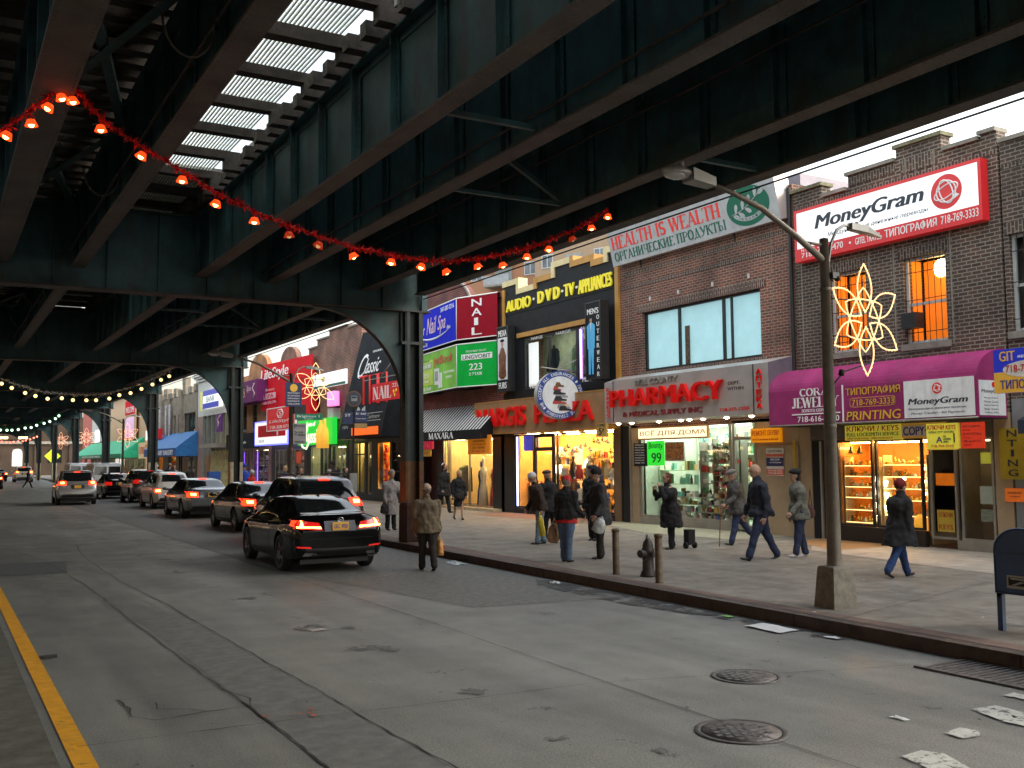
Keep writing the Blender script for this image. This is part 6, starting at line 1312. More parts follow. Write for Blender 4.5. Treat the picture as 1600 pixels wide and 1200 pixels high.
# bank: white band, glass bays between columns
BB, fx = house('bank_building', 'white bank building with classical cornice and tall glass bays', 68.8, 80.2); M_bw = pbr('white_render', (.62, .63, .6), .6, var=.06); M_gl = pbr('grey_green_bay_glass', (.10, .13, .12), .15, var=.3, vscale=1)
m = MB(); m.box(0, 11.4, 0, .4, 5.4, 8.1, M_bw); 
for k, (z_, d) in enumerate(((8.1, .2), (8.3, .35), (8.45, .5), (8.7, .4), (9.0, .25))): m.box(-.0, 11.4, -d, .4, z_, z_+.14 if k < 4 else z_+.5, M_bw)
m.box(0, 1.6, 0, .4, -.14, 5.4, pbr('pinkish_granite', (.32, .2, .17), .5)); m.box(10.2, 11.4, 0, .4, -.14, 5.4, pbr('pinkish_granite', (.32, .2, .17), .5)); m.build('wall', BB)
for k in range(6):
    x = 1.7+k*1.42; m = MB(); m.box(x, x+.12, -.05, .3, -.1, 5.4, M_alu); w_ = m.build('mullion', BB)
    m = MB(); m.box(x+.12, x+1.42, .15, .18, -.1, 5.4, M_gl if k < 3 else pbr('olive_bay_glass', (.24, .22, .1), .2, var=.3, vscale=1)); m.build('pane', w_)
m = MB(); m.box(4.5, 9.5, -.9, 0, 2.9, 3.2, pbr('entrance_canopy', (.3, .27, .22), .6)); m.box(3.2, 4.6, -.1, .1, -.1, 2.4, pbr('wood_panel', (.3, .14, .06), .5)); m.box(4.6, 9, -.08, .1, -.1, 2.7, pbr('cream_panels', (.48, .42, .18), .5, var=.3, vscale=3)); m.build('entrance', BB)
shell(BB, 0, 11.4, 8, 9, M_bw)
t, a, z = sign('bank_sign', 'blue and white bank sign box on the white band', 'sign', 17.5, 76.4, 71.6, 6.0, 7.35, M_whiteglow, depth=.3)
m = MB(); m.box(0, 4.8, -.006, 0, .95, 1.35, BLU); m.box(0, 4.8, -.006, 0, 0, .4, BLU); put_text(m, 'BANK', 1.1, 3.6, .45, .9, -.002, M_hgreen, .02); m.box(-1.3, -.9, .1, .15, -.1, 1.4, M_yelsign); m.build('lettering', t)
# gothic stone building
BS_, fx = house('stone_building', 'grey stone building with gothic battlements and pinnacles beyond the bank', 80.4, 97.5); M_gst = pbr('grey_gothic_stone', (.24, .2, .15), .8, var=.2, vscale=1.5, bump=.3, bscale=8)
m = MB(); wall(m, 0, 17.1, 2.9, 7.5, [(12.2, 16.4, 3.8, 5.9), (8.2, 8.9, 3.8, 5.9), (9.9, 10.6, 3.8, 5.9), (1.5, 2.6, 3.5, 6.2), (4.2, 5.3, 3.5, 6.2)], M_gst)
for x, w_, h_ in ((0, 1.3, 1.0), (2, 1.2, .5), (4, 1.5, .9), (6.6, 1, .4), (8.3, 1.0, .7), (10.2, 1.2, .45), (11.8, 1.1, 1.4), (14, 1.2, .5), (16, 1.1, .6)): m.box(x, x+w_, -.06, .36, 7.5, 7.5+h_, M_gst); m.box(x+.15, x+w_-.15, -.12, .1, 7.5+h_-.5, 7.52+h_, M_stone)
for x in (3.2, 6.4, 11.4): m.box(x, x+.5, -.2, 0, 2.9, 7.9, M_gst)
m.build('wall', BS_)
for o in ((12.2, 16.4, 3.8, 5.9), (8.2, 8.9, 3.8, 5.9), (9.9, 10.6, 3.8, 5.9), (1.5, 2.6, 3.5, 6.2), (4.2, 5.3, 3.5, 6.2)): window(BS_, *o, M_frame_d, mull=tuple(o[0]+(o[1]-o[0])*k/3 for k in (1, 2)) if o[1]-o[0] > 2 else (), back=M_dark)
for x in (2.9, 5.6, 7.2): m = MB(); m.box(x, x+.5, -.26, -.21, 3.4, 6.9, pbr('pale_vertical_banner', (.45, .45, .5), .6, var=.5, vscale=2)); m.build('banner', BS_)
m = MB(); wall(m, 0, 17.1, -.14, 2.9, [(.5, 3.6, .2, 2.5), (6, 9.4, .2, 2.5), (10.5, 16.5, .2, 2.5)], M_frame_d); m.build('shop_surround', BS_)
room(BS_, .4, 9.6, 2.6, 2.0, pbr('orange_shop', (.7, .3, .08), .6), M_wood, 3, glow('orange_shop_light', (1, .65, .2), 22), 1)
shelves('shop_shelf', 'shelves in the orange lit shop beside the blue awning', .6, 9.2, .9, [.4, .8, 1.2, 1.6, 2.0], (FX, 97.5, .15), GOODS[0], .8, .3, 41, gname='shop_goods', glabel='goods in the orange lit shop beside the blue awning')
window(BS_, 10.5, 16.5, .2, 2.5, M_alu, mull=(12.5, 14.5), back=dk_i, backd=.6, name='display_window')
shell(BS_, 0, 17.1, 7.4, 9, M_gst)
def slope_awning(name, label, yf, Ln, z0, h, d, val, mat, mval, txt=(), end=True):
    t = thing(name, label, 'awning', (FX, yf, z0), R(-90)); m = MB()
    m.add([(0, -d, val), (Ln, -d, val), (Ln, -.01, h), (0, -.01, h)], [(0, 1, 2, 3)], mat); m.box(0, Ln, -d-.01, -d, 0, val, mval)
    m.add([(Ln, -d, 0), (Ln, -.01, 0), (Ln, -.01, h), (Ln, -d, val)], [(0, 1, 2, 3)], mat); m.add([(0, -d, 0), (0, -.01, 0), (0, -.01, h), (0, -d, val)], [(3, 2, 1, 0)], mat); m.build('canopy', t)
    if txt:
        m = MB(); 
        for s_, a_, b_, z_, w_ in txt: put_text(m, s_, a_, b_, z_, w_, -d-.011, M_txtwht, .02)
        m.build('lettering', t)
    return t
slope_awning('awning', 'blue shop awning with a small white crest beyond the bank', 93.5, 13.5, 2.5, 2.0, 1.7, .65, pbr('blue_canvas', (.02, .14, .38), .6, var=.15), pbr('blue_valance', (.02, .1, .3), .6), [('BABY BAKERY', 6, 12.5, .12, .5)])
slope_awning('awning', 'big green market awning in the distance', 141, 38, 2.5, 2.0, 2.2, .4, pbr('green_canvas', (.015, .4, .2), .6, var=.15), pbr('green_valance', (.01, .25, .12), .6), [('FRUITS & VEGETABLES', 9, 24, .08, .3)])
t, a, z = sign('deli_sign', 'cream sign with brown letters beside the blue awning', 'sign', 17.2, 101.5, 94, 2.4, 3.9, pbr('cream_sign', (.75, .55, .3), .5, emis=(1, .7, .4), estr=.1)); m = MB(); put_text(m, 'ГАСТРОНОМ', .3, 3.2, .4, 1.1, -.002, M_redtxt, .03); put_text(m, 'ОТЕН', 3.5, 7.2, .3, 1.3, -.002, M_fur, .05); m.build('lettering', t)
t, a, z = sign('red_white_sign', 'red and white sign box above the cream sign', 'sign', 17.3, 98.5, 91, 4.1, 5.0, M_lsred); m = MB(); m.box(0, 1.2, -.01, 0, 0, .9, M_whiteglow); m.build('lettering', t)
Bp, fx = house('peach_building', 'peach stucco building behind the green market awning', 102, 128); M_peach = pbr('peach_stucco', (.72, .48, .3), .7, var=.05)
m = MB(); wall(m, 0, 26, -.14, 9.0, [(.6, 25.4, .1, 2.5), (15, 19, 4.4, 6.4)], M_peach); m.box(0, 26, -.3, .3, 9.0, 9.3, M_stone); m.build('wall', Bp)
window(Bp, 15, 19, 4.4, 6.4, M_frame_w, mull=(17,), back=M_dark); window(Bp, .6, 25.4, .1, 2.5, M_alu, mull=tuple(range(3, 25, 3)), back=None, name='display_window')
room(Bp, .6, 25.4, 2.5, 2.0, pbr('market_wall', (.4, .4, .2), .6), M_wood, 5, green2, 1); shell(Bp, 0, 26, 9, 9, M_peach)
rnd = random.Random(2); m = MB()
for k in range(160): m.ball((rnd.uniform(1, 25), rnd.uniform(.4, .9), rnd.uniform(.5, 1.4)), .14, GOODS[rnd.choice([2, 3, 7, 1, 0])], 4)
m.build('fruit_display', label='heaps of fruit in the market under the green awning', cat='fruit', loc=(FX, 128, .15), rz=R(-90), kind='stuff')
t, a, z = sign('welcome_sign', 'red and white sign with a purple screen on the peach building', 'sign', 17.6, 112.5, 106, 4.4, 8.6, M_peach, depth=.1); m = MB(); m.box(.3, 6.2, -.02, 0, 2.6, 4.1, M_lsred); put_text(m, 'WELCOME', .8, 5.8, 2.8, 3.4, -.03, M_txtwht, .04); m.box(.6, 5.6, -.02, 0, .2, 2.3, glow('purple_screen', (.5, .05, .4), .4)); m.build('lettering', t)
Bf, fx = house('red_building', 'distant salmon red building with white upper wall', 129, 150); m = MB(); wall(m, 0, 21, -.14, 9.5, [(2, 5, .2, 2.6), (9, 18, .2, 2.6)], pbr('salmon_wall', (.5, .12, .1), .7)); m.box(10, 21, -.1, 0, 4.5, 9.5, M_bw); m.box(13, 17, -.15, -.1, 4.4, 6.0, M_whiteglow); m.build('wall', Bf); window(Bf, 9, 18, .2, 2.6, M_alu, mull=(12, 15), back=dk_i); shell(Bf, 0, 21, 9.5, 9, M_bw)
# building closing the far end of the street
t = thing('end_building', 'long brown brick building across the far end of the street with one lit arched window', 'building', (-14, 166, 0)); M_endb = pbr('dim_brown_brick', (.05, .03, .017), .8, var=.25, vscale=.6)
m = MB(); wall(m, 0, 48, -.1, 9, [(24.2, 25.6, 1.6, 4.2), (29, 31, 2, 4), (34, 36, 2, 4)], M_endb); m.box(0, 48, -.3, .3, 4.9, 5.3, M_stone)
for x in (20.5, 27.2, 32, 38): m.box(x, x+.8, -.2, 0, 0, 9, M_endb)
m.build('wall', t); m = MB(); m.prism([(24.2, 1.6), (25.6, 1.6), (25.6, 3.5)]+[(24.9+.7*math.cos(R(a)), 3.5+.7*math.sin(R(a))) for a in range(20, 161, 20)]+[(24.2, 3.5)], .05, .1, glow('lit_arch', (1, .8, .45), .3)); m.build('arched_window', t)
for a in (29, 34): window(t, a, a+2, 2, 4, M_frame_d, back=M_dark)
# apartment towers
def tower(label, x, y, wd, dp, h, rz, mat, seed):
    t = thing('apartment_tower', label, 'apartment tower', (x, y, 0), rz, 'orange brick apartment towers behind the shops'); nf = int(h/2.9); rnd = random.Random(seed)
    n = int(wd/2.9); st = wd/n; ops = []
    for f in range(nf):
        for k in range(n):
            if k % 3 != 1: ops.append((k*st+st*.28, k*st+st*.72, f*2.9+1.1, f*2.9+2.5))
    m = MB(); m.box(0, wd, 0, dp, 0, h, mat); m.box(0, wd, -.1, .05, h, h+.9, M_stone); m.build('wall', t)
    for o in ops:
        if o[2] < h*.25: continue
        m = MB(); m.box(o[0], o[1], -.06, .0, o[2], o[3], M_frame_w); w_ = m.build('window', t)
        m = MB(); mid = (o[0]+o[1])/2; m.box(o[0]+.1, mid-.05, -.075, -.06, o[2]+.1, o[3]-.1, pbr('tower_glass', (.12, .15, .18), .1, var=.4, vscale=.6)); m.box(mid+.05, o[1]-.1, -.075, -.06, o[2]+.1, o[3]-.1, pbr('tower_glass', (.12, .15, .18), .1)); m.build('pane', w_)
    for f in range(int(nf*.25), nf):
        for k in range(n):
            if k % 3 == 1: m = MB(); z = f*2.9; m.box(k*st+.1, k*st+st-.1, -1.5, 0, z, z+.2, M_stone); m.box(k*st+.1, k*st+st-.1, -1.5, -1.45, z+.2, z+1.2, pbr('balcony_rail', (.35, .38, .4), .6)); m.box(k*st+.6, k*st+st-.6, -.05, 0, z+.2, z+2.3, GOODS[6]); m.build('balcony', t)
M_tw = pbr('orange_tower_brick', (.4, .2, .11), .8, var=.06, vscale=.3); M_tw2 = pbr('tan_tower_brick', (.42, .3, .2), .8, var=.06)
tower('orange brick apartment tower with white windows, left one behind the maroon building', 50, 96, 17, 12, 27.6, R(-62), M_tw, 1)
tower('tan apartment tower with many balconies behind the black store', 53, 86, 12, 12, 24.5, R(-62), M_tw2, 2)
tower('orange brick apartment tower behind the right half of the black store', 57.5, 79, 15, 12, 25.5, R(-62), M_tw, 3)
# opposite (left-hand) row, seen only in reflections
BL = thing('brick_building', 'long dark brick shop row on the opposite side of the street', 'building', (-16, -30, .15), R(90)); m = MB(); wall(m, 0, 190, -.14, 8, [(2+6*k, 6+6*k, .4, 2.6) for k in range(31)]+[(3+6*k, 4.6+6*k, 4.3, 6.1) for k in range(31)], M_redb); m.build('wall', BL)
m = MB(); m.box(0, 190, .6, .7, 0, 7, cream_i); m.build('rear_wall', BL)
for k in range(0, 31, 2): m = MB(); m.box(2.4+6*k, 5.6+6*k, .3, .34, 2.3, 2.45, warm2); m.build('shop_light', BL)
m = MB(); m.add([(-7.6, -40, .0), (-7.6, 200, .0), (-7.6, 200, .15), (-7.6, -40, .15), (-16.5, 200, .15), (-16.5, -40, .15)], [(0, 1, 2, 3), (3, 2, 4, 5)], M_side); m.build('sidewalk_left', kind='structure')
# ------------------------------------------------------------------ street furniture
M_pole = pbr('weathered_pole_paint', (.14, .125, .1), .6, .2, var=.2, vscale=6, bump=.15, dirt=(.16, .08, .04), dirt_amt=.5, dscale=3)
M_polebase = pbr('concrete_post_base', (.2, .185, .15), .8, var=.25, vscale=7, bump=.4, bscale=40, dirt=(.07, .055, .04), dirt_amt=.6, dscale=4)
M_lum = pbr('luminaire_grey', (.26, .26, .25), .45, .3, var=.1); M_lens = pbr('luminaire_lens', (.4, .4, .38), .2, var=.1)
M_star = glow('star_rope_light', (1, .58, .26), 1.15, (.8, .5, .2)); M_star2 = glow('star_rope_light_far', (1, .28, .06), 1.3)
def lamp_post(name, label, x, y, arm2=True):
    t = thing(name, label, 'street lamp', (x, y, .15))
    mm = MB(); mm.T = Matrix.Rotation(R(38), 4, 'Z'); mm.lathe([(.27, 0), (.265, .06), (.215, .5), (.2, .52), (.12, .53), (.001, .49)], (0, 0, 0), M_polebase, 4, smooth=False); mm.build('base', t)
    m = MB(); m.lathe([(.13, .49), (.1, .53), (.092, .6), (.058, 4.8), (.06, 4.8), (.001, 4.82)], (0, 0, 0), M_pole, 8); 
    for z in (2.3, 4.1): m.lathe([(.083, z), (.086, z+.01), (.086, z+.04), (.083, z+.05)], (0, 0, 0), M_pole, 8)
    m.build('pole', t)
    m = MB(); m.tube([(0, 0, 4.5), (-.5, 0, 4.78), (-1.1, 0, 5.08), (-1.6, 0, 5.22), (-2.0, 0, 5.3)], [.045, .042, .038, .034, .03], M_pole, 8); m.tube([(0, 0, 4.72), (-.35, 0, 4.72)], .02, M_pole, 6); m.build('arm', t)
    m = MB(); m.add([(-1.93, -.09, 5.24), (-1.93, .09, 5.24), (-1.93, .09, 5.35), (-1.93, -.09, 5.35), (-2.3, -.11, 5.27), (-2.3, .11, 5.27), (-2.3, .11, 5.42), (-2.3, -.11, 5.42)], [(0, 1, 2, 3), (4, 7, 6, 5), (0, 4, 5, 1), (3, 2, 6, 7), (0, 3, 7, 4), (1, 5, 6, 2)], M_lum)
    m.ball((-2.47, 0, 5.36), .2, M_lum, 8, (1.15, .62, .38)); m.cyl((-2.4, 0, 5.42), (-2.4, 0, 5.49), .035, n=8, mat=M_lum); h = m.build('lamp_head', t)
    m = MB(); m.ball((-2.5, 0, 5.32), .15, M_lens, 8, (1.1, .7, .35)); m.build('lens', h)
    if arm2:
        m = MB(); m.tube([(.05, 0, 4.2), (.07, 0, 4.5), (.13, 0, 4.75), (.25, 0, 4.95), (.4, 0, 5.03), (.52, 0, 5.03)], .02, M_lum, 7); m.tube([(.04, 0, 4.25), (.12, 0, 4.25)], .03, M_pole, 6); m.build('short_arm', t)
        m = MB(); m.add([(.5, -.05, 4.98), (.5, .05, 4.98), (.5, .05, 5.07), (.5, -.05, 5.07), (.8, -.07, 4.96), (.8, .07, 4.96), (.8, .07, 5.05), (.8, -.07, 5.05)], [(0, 3, 2, 1), (4, 5, 6, 7), (0, 1, 5, 4), (3, 7, 6, 2), (0, 4, 7, 3), (1, 2, 6, 5)], M_lum)
        m.add([(.8, -.07, 4.96), (.8, .07, 4.96), (.8, .07, 5.05), (.8, -.07, 5.05), (1.12, -.02, 4.93), (1.12, .02, 4.93), (1.12, .02, 4.96), (1.12, -.02, 4.96)], [(0, 3, 2, 1), (4, 5, 6, 7), (0, 1, 5, 4), (3, 7, 6, 2), (0, 4, 7, 3), (1, 2, 6, 5)], M_lens); m.cyl((.65, 0, 5.05), (.65, 0, 5.1), .025, n=6, mat=M_lum); m.build('small_lamp_head', t)
    return t
def star(name, label, x, y, z, mat, sc=1.0, n=6, rot=90, simple=False):
    t = thing(name, label, 'light decoration', (x, y, z), 0, 'rope light flowers on the lamp posts'); m = MB()
    for k in range(n):
        a = R(rot+360/n*k); u = Vector((math.cos(a), 0, math.sin(a))); v = Vector((-math.sin(a), 0, math.cos(a)))
        for s in (-1, 1):
            pts = []
            for i in range(13):
                q = i/12; r = .1+q*.66; w_ = s*.15*math.sin(math.pi*min(1, q*1.02))**.8*(1 if q > .15 else .8)
                p = (u*r+v*w_)*sc; pts.append((p.x*.93, 0, p.z))
            m.tube(pts, .009*sc, mat, 5)
        pts = []
        for i in range(9):
            q = i/8; p = (u*(.44-.3*abs(2*q-1)**1.3)+v*(.24*(2*q-1)))*sc; pts.append((p.x*.93, .02, p.z))
        m.tube(pts, .009*sc, mat, 5)
        if not simple:
            for i in range(24):
                q = i/23; s = 1 if i % 2 else -1; r = .1+q*.66; p = (u*r+v*s*.15*math.sin(math.pi*q)**.8)*sc; m.ball((p.x*.93, 0, p.z), .0125*sc, M_star, 3)
    m.build('rope_light', t)
    m = MB(); m.tube([(-.66*sc, .03, .25), (.3, .03, .25)], .01, M_frame_d, 4); m.tube([(-.66*sc, .03, -.25), (.3, .03, -.25)], .01, M_frame_d, 4); m.tube([(0, .03, .6*sc), (0, .03, -.6*sc)], .008, M_frame_d, 4); m.build('wire_frame', t)
    return t
lamp_post('street_lamp', 'nearest street lamp post on a tapered concrete base, in front of the jewellery shop', 10.1, 9.1)
star('star_light', 'large six-petal rope light flower on the nearest lamp post', 10.83, 9.08, 3.92, M_star)
m = MB(); m.box(10.14, 10.26, 9.0, 9.1, 4.42, 4.5, M_frame_d); m.ball((10.24, 9.02, 4.42), .04, M_dark, 6); m.build('camera_box', label='small black camera on the nearest lamp post above the rope light flower', cat='camera')
m = MB(); m.tube([(10.14, 9.08, 3.0), (10.3, 9.1, 3.12), (10.42, 9.12, 3.2), (12.5, 10.0, 3.6), (17, 11.9, 4.18)], .012, M_dark, 5); m.tube([(10.34, 9.1, 3.15), (10.36, 9.1, 3.22)], .04, M_dark, 6); m.build('power_cable', label='black power cable from the nearest lamp post to the magenta awning', cat='cable')
lamp_post('street_lamp', 'second street lamp post carrying street signs, left of the nearest railway column', 10.12, 31.8)
star('star_light', 'rope light flower on the second lamp post in front of the red banner', 10.95, 31.78, 4.54, M_star, 1.05)
lamp_post('street_lamp', 'distant street lamp post in front of the green market awning', 10.87, 70.0)
star('star_light', 'small rope light flower on the distant lamp post before the peach building', 12.1, 76, 4.0, M_star2, 1.15, simple=True)
star('star_light', 'distant orange rope light flower beside the salmon building', 12.92, 105, 4.5, M_star2, 1.25, simple=True)
star('star_light', 'farthest orange rope light flower, left of all the others', 12.66, 125, 4.6, M_star2, 1.3, 6, simple=True)
def board(name, label, cat, x0, x1, y, z0, z1, mat, txt=None, d=.03):
    t = thing(name, label, cat, (x0, y, z0)); m = MB(); m.box(0, x1-x0, 0, d, 0, z1-z0, mat); m.build('panel', t)
    if txt:
        m = MB(); txt(m, x1-x0, z1-z0); m.build('lettering', t)
    return t
M_navy = pbr('navy_board', (.02, .035, .11), .5)
def t1(m, w_, h):
    m.cyl((w_/2, -.002, h*.78), (w_/2, -.01, h*.78), .13, n=16, mat=M_gold)
    for i, s in enumerate(('BRIGHTON BEACH', 'BUSINESS', 'IMPROVEMENT', 'DISTRICT', 'WELCOME')): put_text(m, s, .08, w_-.08, h*.54-.09*i, h*.54-.09*i+.045, -.001, M_txtwht, 0, 0, .003)
board('district_sign', 'navy blue district board with a gold seal on the second lamp post', 'sign', 9.89, 10.45, 31.68, 3.85, 4.64, M_navy, t1)
M_grn = pbr('street_sign_green', (.0, .16, .09), .45, emis=(0, 1, .5), estr=.02)
board('street_name_sign', 'green street name sign reading Brighton 1 on the second lamp post', 'street sign', 10.22, 11.16, 31.66, 3.42, 3.62, M_grn, lambda m, w_, h: (put_text(m, 'Brighton 1', .06, w_-.12, .06, .16, -.001, M_txtwht, .01), put_text(m, 'STREET', .3, .6, .015, .045, -.001, M_txtwht)))
def t2(m, w_, h): put_text(m, 'P', .04, .13, h-.14, h-.03, -.001, M_txtblk, .05); put_text(m, 'Muni Meter', .16, w_-.02, h-.1, h-.05, -.001, M_txtblk); put_text(m, '2', .04, .13, h-.38, h-.26, -.001, M_txtblk, .04); put_text(m, 'HOUR\nPARKING', .16, w_-.03, h-.4, h-.26, -.001, M_txtblk); put_text(m, '9AM-7PM', .05, w_-.05, .05, .1, -.001, M_txtblk)
board('parking_sign', 'pale grey parking regulation sign below the green street sign', 'parking sign', 10.16, 10.6, 31.68, 2.62, 3.3, pbr('parking_sign_grey', (.32, .32, .32), .5), t2)
board('parking_sign', 'small red and white sign lowest on the second lamp post', 'parking sign', 10.27, 10.43, 31.68, 2.0, 2.38, pbr('sign_orange_red', (.7, .08, .03), .5))
m = MB(); m.box(-.2, .2, -.15, .05, 0, .3, M_frame_d); m.build('control_box', label='dark signal box behind the district board on the second lamp post', cat='control box', loc=(10.4, 31.85, 3.62))
# bus stop pole
t = thing('bus_stop_pole', 'bus stop pole with a round bus sign, left of the nearest railway column', 'bus stop', (10.75, 27.8, .15))
m = MB(); m.cyl((0, 0, 0), (0, 0, 3.6), .03, n=8, mat=M_frame_d); m.build('pole', t)
m = MB(); m.cyl((0, -.04, 3.75), (0, -.01, 3.75), .24, n=24, mat=pbr('bus_sign_rim', (.16, .07, .04), .6)); m.cyl((0, -.045, 3.75), (0, -.04, 3.75), .2, n=24, mat=pbr('bus_sign_navy', (.03, .045, .07), .5)); m.box(-.09, .09, -.055, -.045, 3.68, 3.84, GOODS[6]); m.box(-.075, .075, -.06, -.055, 3.76, 3.82, M_navy); m.build('disc', t)
m = MB(); m.box(.03, .42, -.03, 0, 3.05, 3.4, M_navy); put_text(m, 'B1 B68', .07, .38, 3.28, 3.34, -.031, M_txtwht, 0, 0, .003); put_text(m, 'Brighton Beach', .06, .38, 3.14, 3.18, -.031, M_txtwht, 0, 0, .003); m.box(.02, .42, -.03, 0, 2.88, 3.02, pbr('tan_plate', (.4, .26, .1), .6)); m.box(-.34, -.03, -.03, 0, 3.0, 3.35, M_navy); put_text(m, 'ST', -.28, -.1, 3.22, 3.3, -.031, M_txtwht); m.build('route_signs', t)
m = MB(); m.box(-.11, .11, -.04, .04, 1.0, 1.55, GOODS[6]); m.build('timetable', t)
# hydrant
t = thing('fire_hydrant', 'dull brown fire hydrant between two bollards', 'fire hydrant', (10.15, 13.05, .15)); M_hyd = pbr('hydrant_paint', (.045, .04, .038), .5, .3, var=.3, vscale=9, bump=.3)
m = MB(); m.lathe([(.13, 0), (.135, .03), (.12, .05), (.12, .08), (.095, .1), (.09, .38), (.105, .4), (.105, .44), (.09, .46), (.088, .5), (.075, .56), (.04, .6), (.035, .62), (.001, .62)], (0, 0, 0), M_hyd, 16); m.build('barrel', t)
m = MB(); m.lathe([(.03, .615), (.035, .63), (.035, .67), (.02, .69), (.001, .69)], (0, 0, 0), M_lum, 6, smooth=False); m.build('cap_nut', t)
m = MB(); m.cyl((-.08, -.02, .38), (-.17, -.04, .38), .055, n=12, mat=M_hyd); m.cyl((-.17, -.04, .38), (-.2, -.047, .38), .065, n=8, mat=M_hyd); m.cyl((-.2, -.047, .38), (-.225, -.053, .38), .022, n=5, mat=M_hyd); m.build('nozzle', t)
m = MB(); m.cyl((0, -.08, .36), (.02, -.13, .36), .045, n=12, mat=M_hyd); m.tube([(-.16, -.03, .33), (-.13, -.06, .25), (-.09, -.07, .3)], .007, M_hyd, 5); m.build('side_nozzle', t)
M_bol = pbr('rusty_bollard', (.14, .1, .06), .6, .3, var=.3, vscale=10, bump=.2, dirt=(.07, .035, .02), dirt_amt=.7, dscale=6)
for x, y, lb in ((9.92, 13.62, 'rusty steel bollard left of the fire hydrant'), (9.79, 12.32, 'rusty steel bollard right of the fire hydrant')):
    t = thing('bollard', lb, 'bollard', (x, y, .15), group='steel bollards guarding the hydrant')
    m = MB(); m.lathe([(.075, 0), (.058, .01), (.058, .71), (.001, .71)], (0, 0, 0), M_bol, 16); m.build('post', t); m = MB(); m.lathe([(.058, .7), (.068, .705), (.068, .74), (.05, .755), (.001, .76)], (0, 0, 0), M_bol, 16); m.build('cap', t)
# mailbox
t = thing('mailbox', 'blue street mailbox on four legs at the right edge', 'mailbox', (10.22, 6.93, .15), R(-90)); M_mb = pbr('mailbox_blue', (.014, .05, .14), .32, .1, var=.12, vscale=4, coat=.3, dirt=(.02, .04, .08), dirt_amt=.5)
pr = [(0, .42), (.62, .42), (.62, .88)]+[(.31+.31*math.cos(R(a)), .88+.25*math.sin(R(a))) for a in range(10, 180, 10)]+[(0, .88)]
m = MB(); m.prism(pr, 0, .6, M_mb); m.build('body', t)
m = MB(); m.tube([(x, -.003, z) for x, z in pr], .012, M_mb, 4, True); m.box(.0, .62, -.012, 0, .84, .855, M_mb); m.build('rim', t)
for x, y in ((.03, .04), (.59, .04), (.03, .56), (.59, .56)): m = MB(); m.box(x-.03, x+.03, y-.03, y+.03, .0, .42, M_mb); m.prism([(x-.03, .42), (x-.03, .34), (x+(.06 if x < .3 else -.0), .42)] if x < .3 else [(x-.08, .42), (x+.03, .34), (x+.03, .42)], y-.03, y+.03, M_mb); m.build('leg', t)
m = MB(); m.box(.14, .48, -.008, 0, .48, .62, GOODS[6]); m.box(.16, .46, -.01, -.008, .51, .6, M_dark)
m.add([(.17, -.012, .595), (.41, -.012, .595), (.44, -.012, .55), (.36, -.012, .52), (.39, -.012, .56), (.3, -.012, .575), (.2, -.012, .575)], [(6, 5, 4, 3, 2, 1, 0)][0:1], GOODS[6]); m.add([(.19, -.012, .515), (.3, -.012, .56), (.36, -.012, .555), (.24, -.012, .515)], [(0, 3, 2, 1)], GOODS[6]); m.build('emblem_plate', t)
# pedestrian crossing sign far away, small street box, cream planters
t = thing('crossing_sign', 'yellow diamond pedestrian sign beside a distant column', 'road sign', (10.4, 110, .15)); m = MB(); m.cyl((0, 0, 0), (0, 0, 3), .05, n=6, mat=M_alu); m.build('pole', t); m = MB(); m.prism([(0, 1.85), (.75, 2.6), (0, 3.35), (-.75, 2.6)], -.08, -.05, glow('fluo_yellow', (.75, 1, .05), .6, (.6, .7, .02))); m.box(-.07, .07, -.1, -.08, 2.3, 2.8, M_txtblk); m.ball((0, -.09, 2.95), .11, M_txtblk, 6, (1, .2, 1)); m.box(.07, .3, -.1, -.08, 2.55, 2.65, M_txtblk); m.build('panel', t)
for x, z in ((6.47, 4.8), (8.39, 4.8)): 
    m = MB(); m.box(-.45, .45, -.1, .1, -.12, .12, glow('far_yellow_lamp', (1, .7, .25), 4)); m.tube([(0, 0, .12), (0, 0, .9)], .03, M_dark, 4); m.build('hanging_lamp', label='yellow box lamp hanging below the railway far away, %s' % ('left one' if x < 7 else 'right one'), cat='lamp', group='yellow box lamps far below the railway', loc=(x, 120, z))
m = MB(); m.box(-.35, .35, -.3, .3, 0, 1.3, pbr('blue_box', (.02, .08, .3), .5)); m.build('newspaper_box', label='blue newspaper box under the blue awning', cat='newspaper box', loc=(14.9, 62, .15))
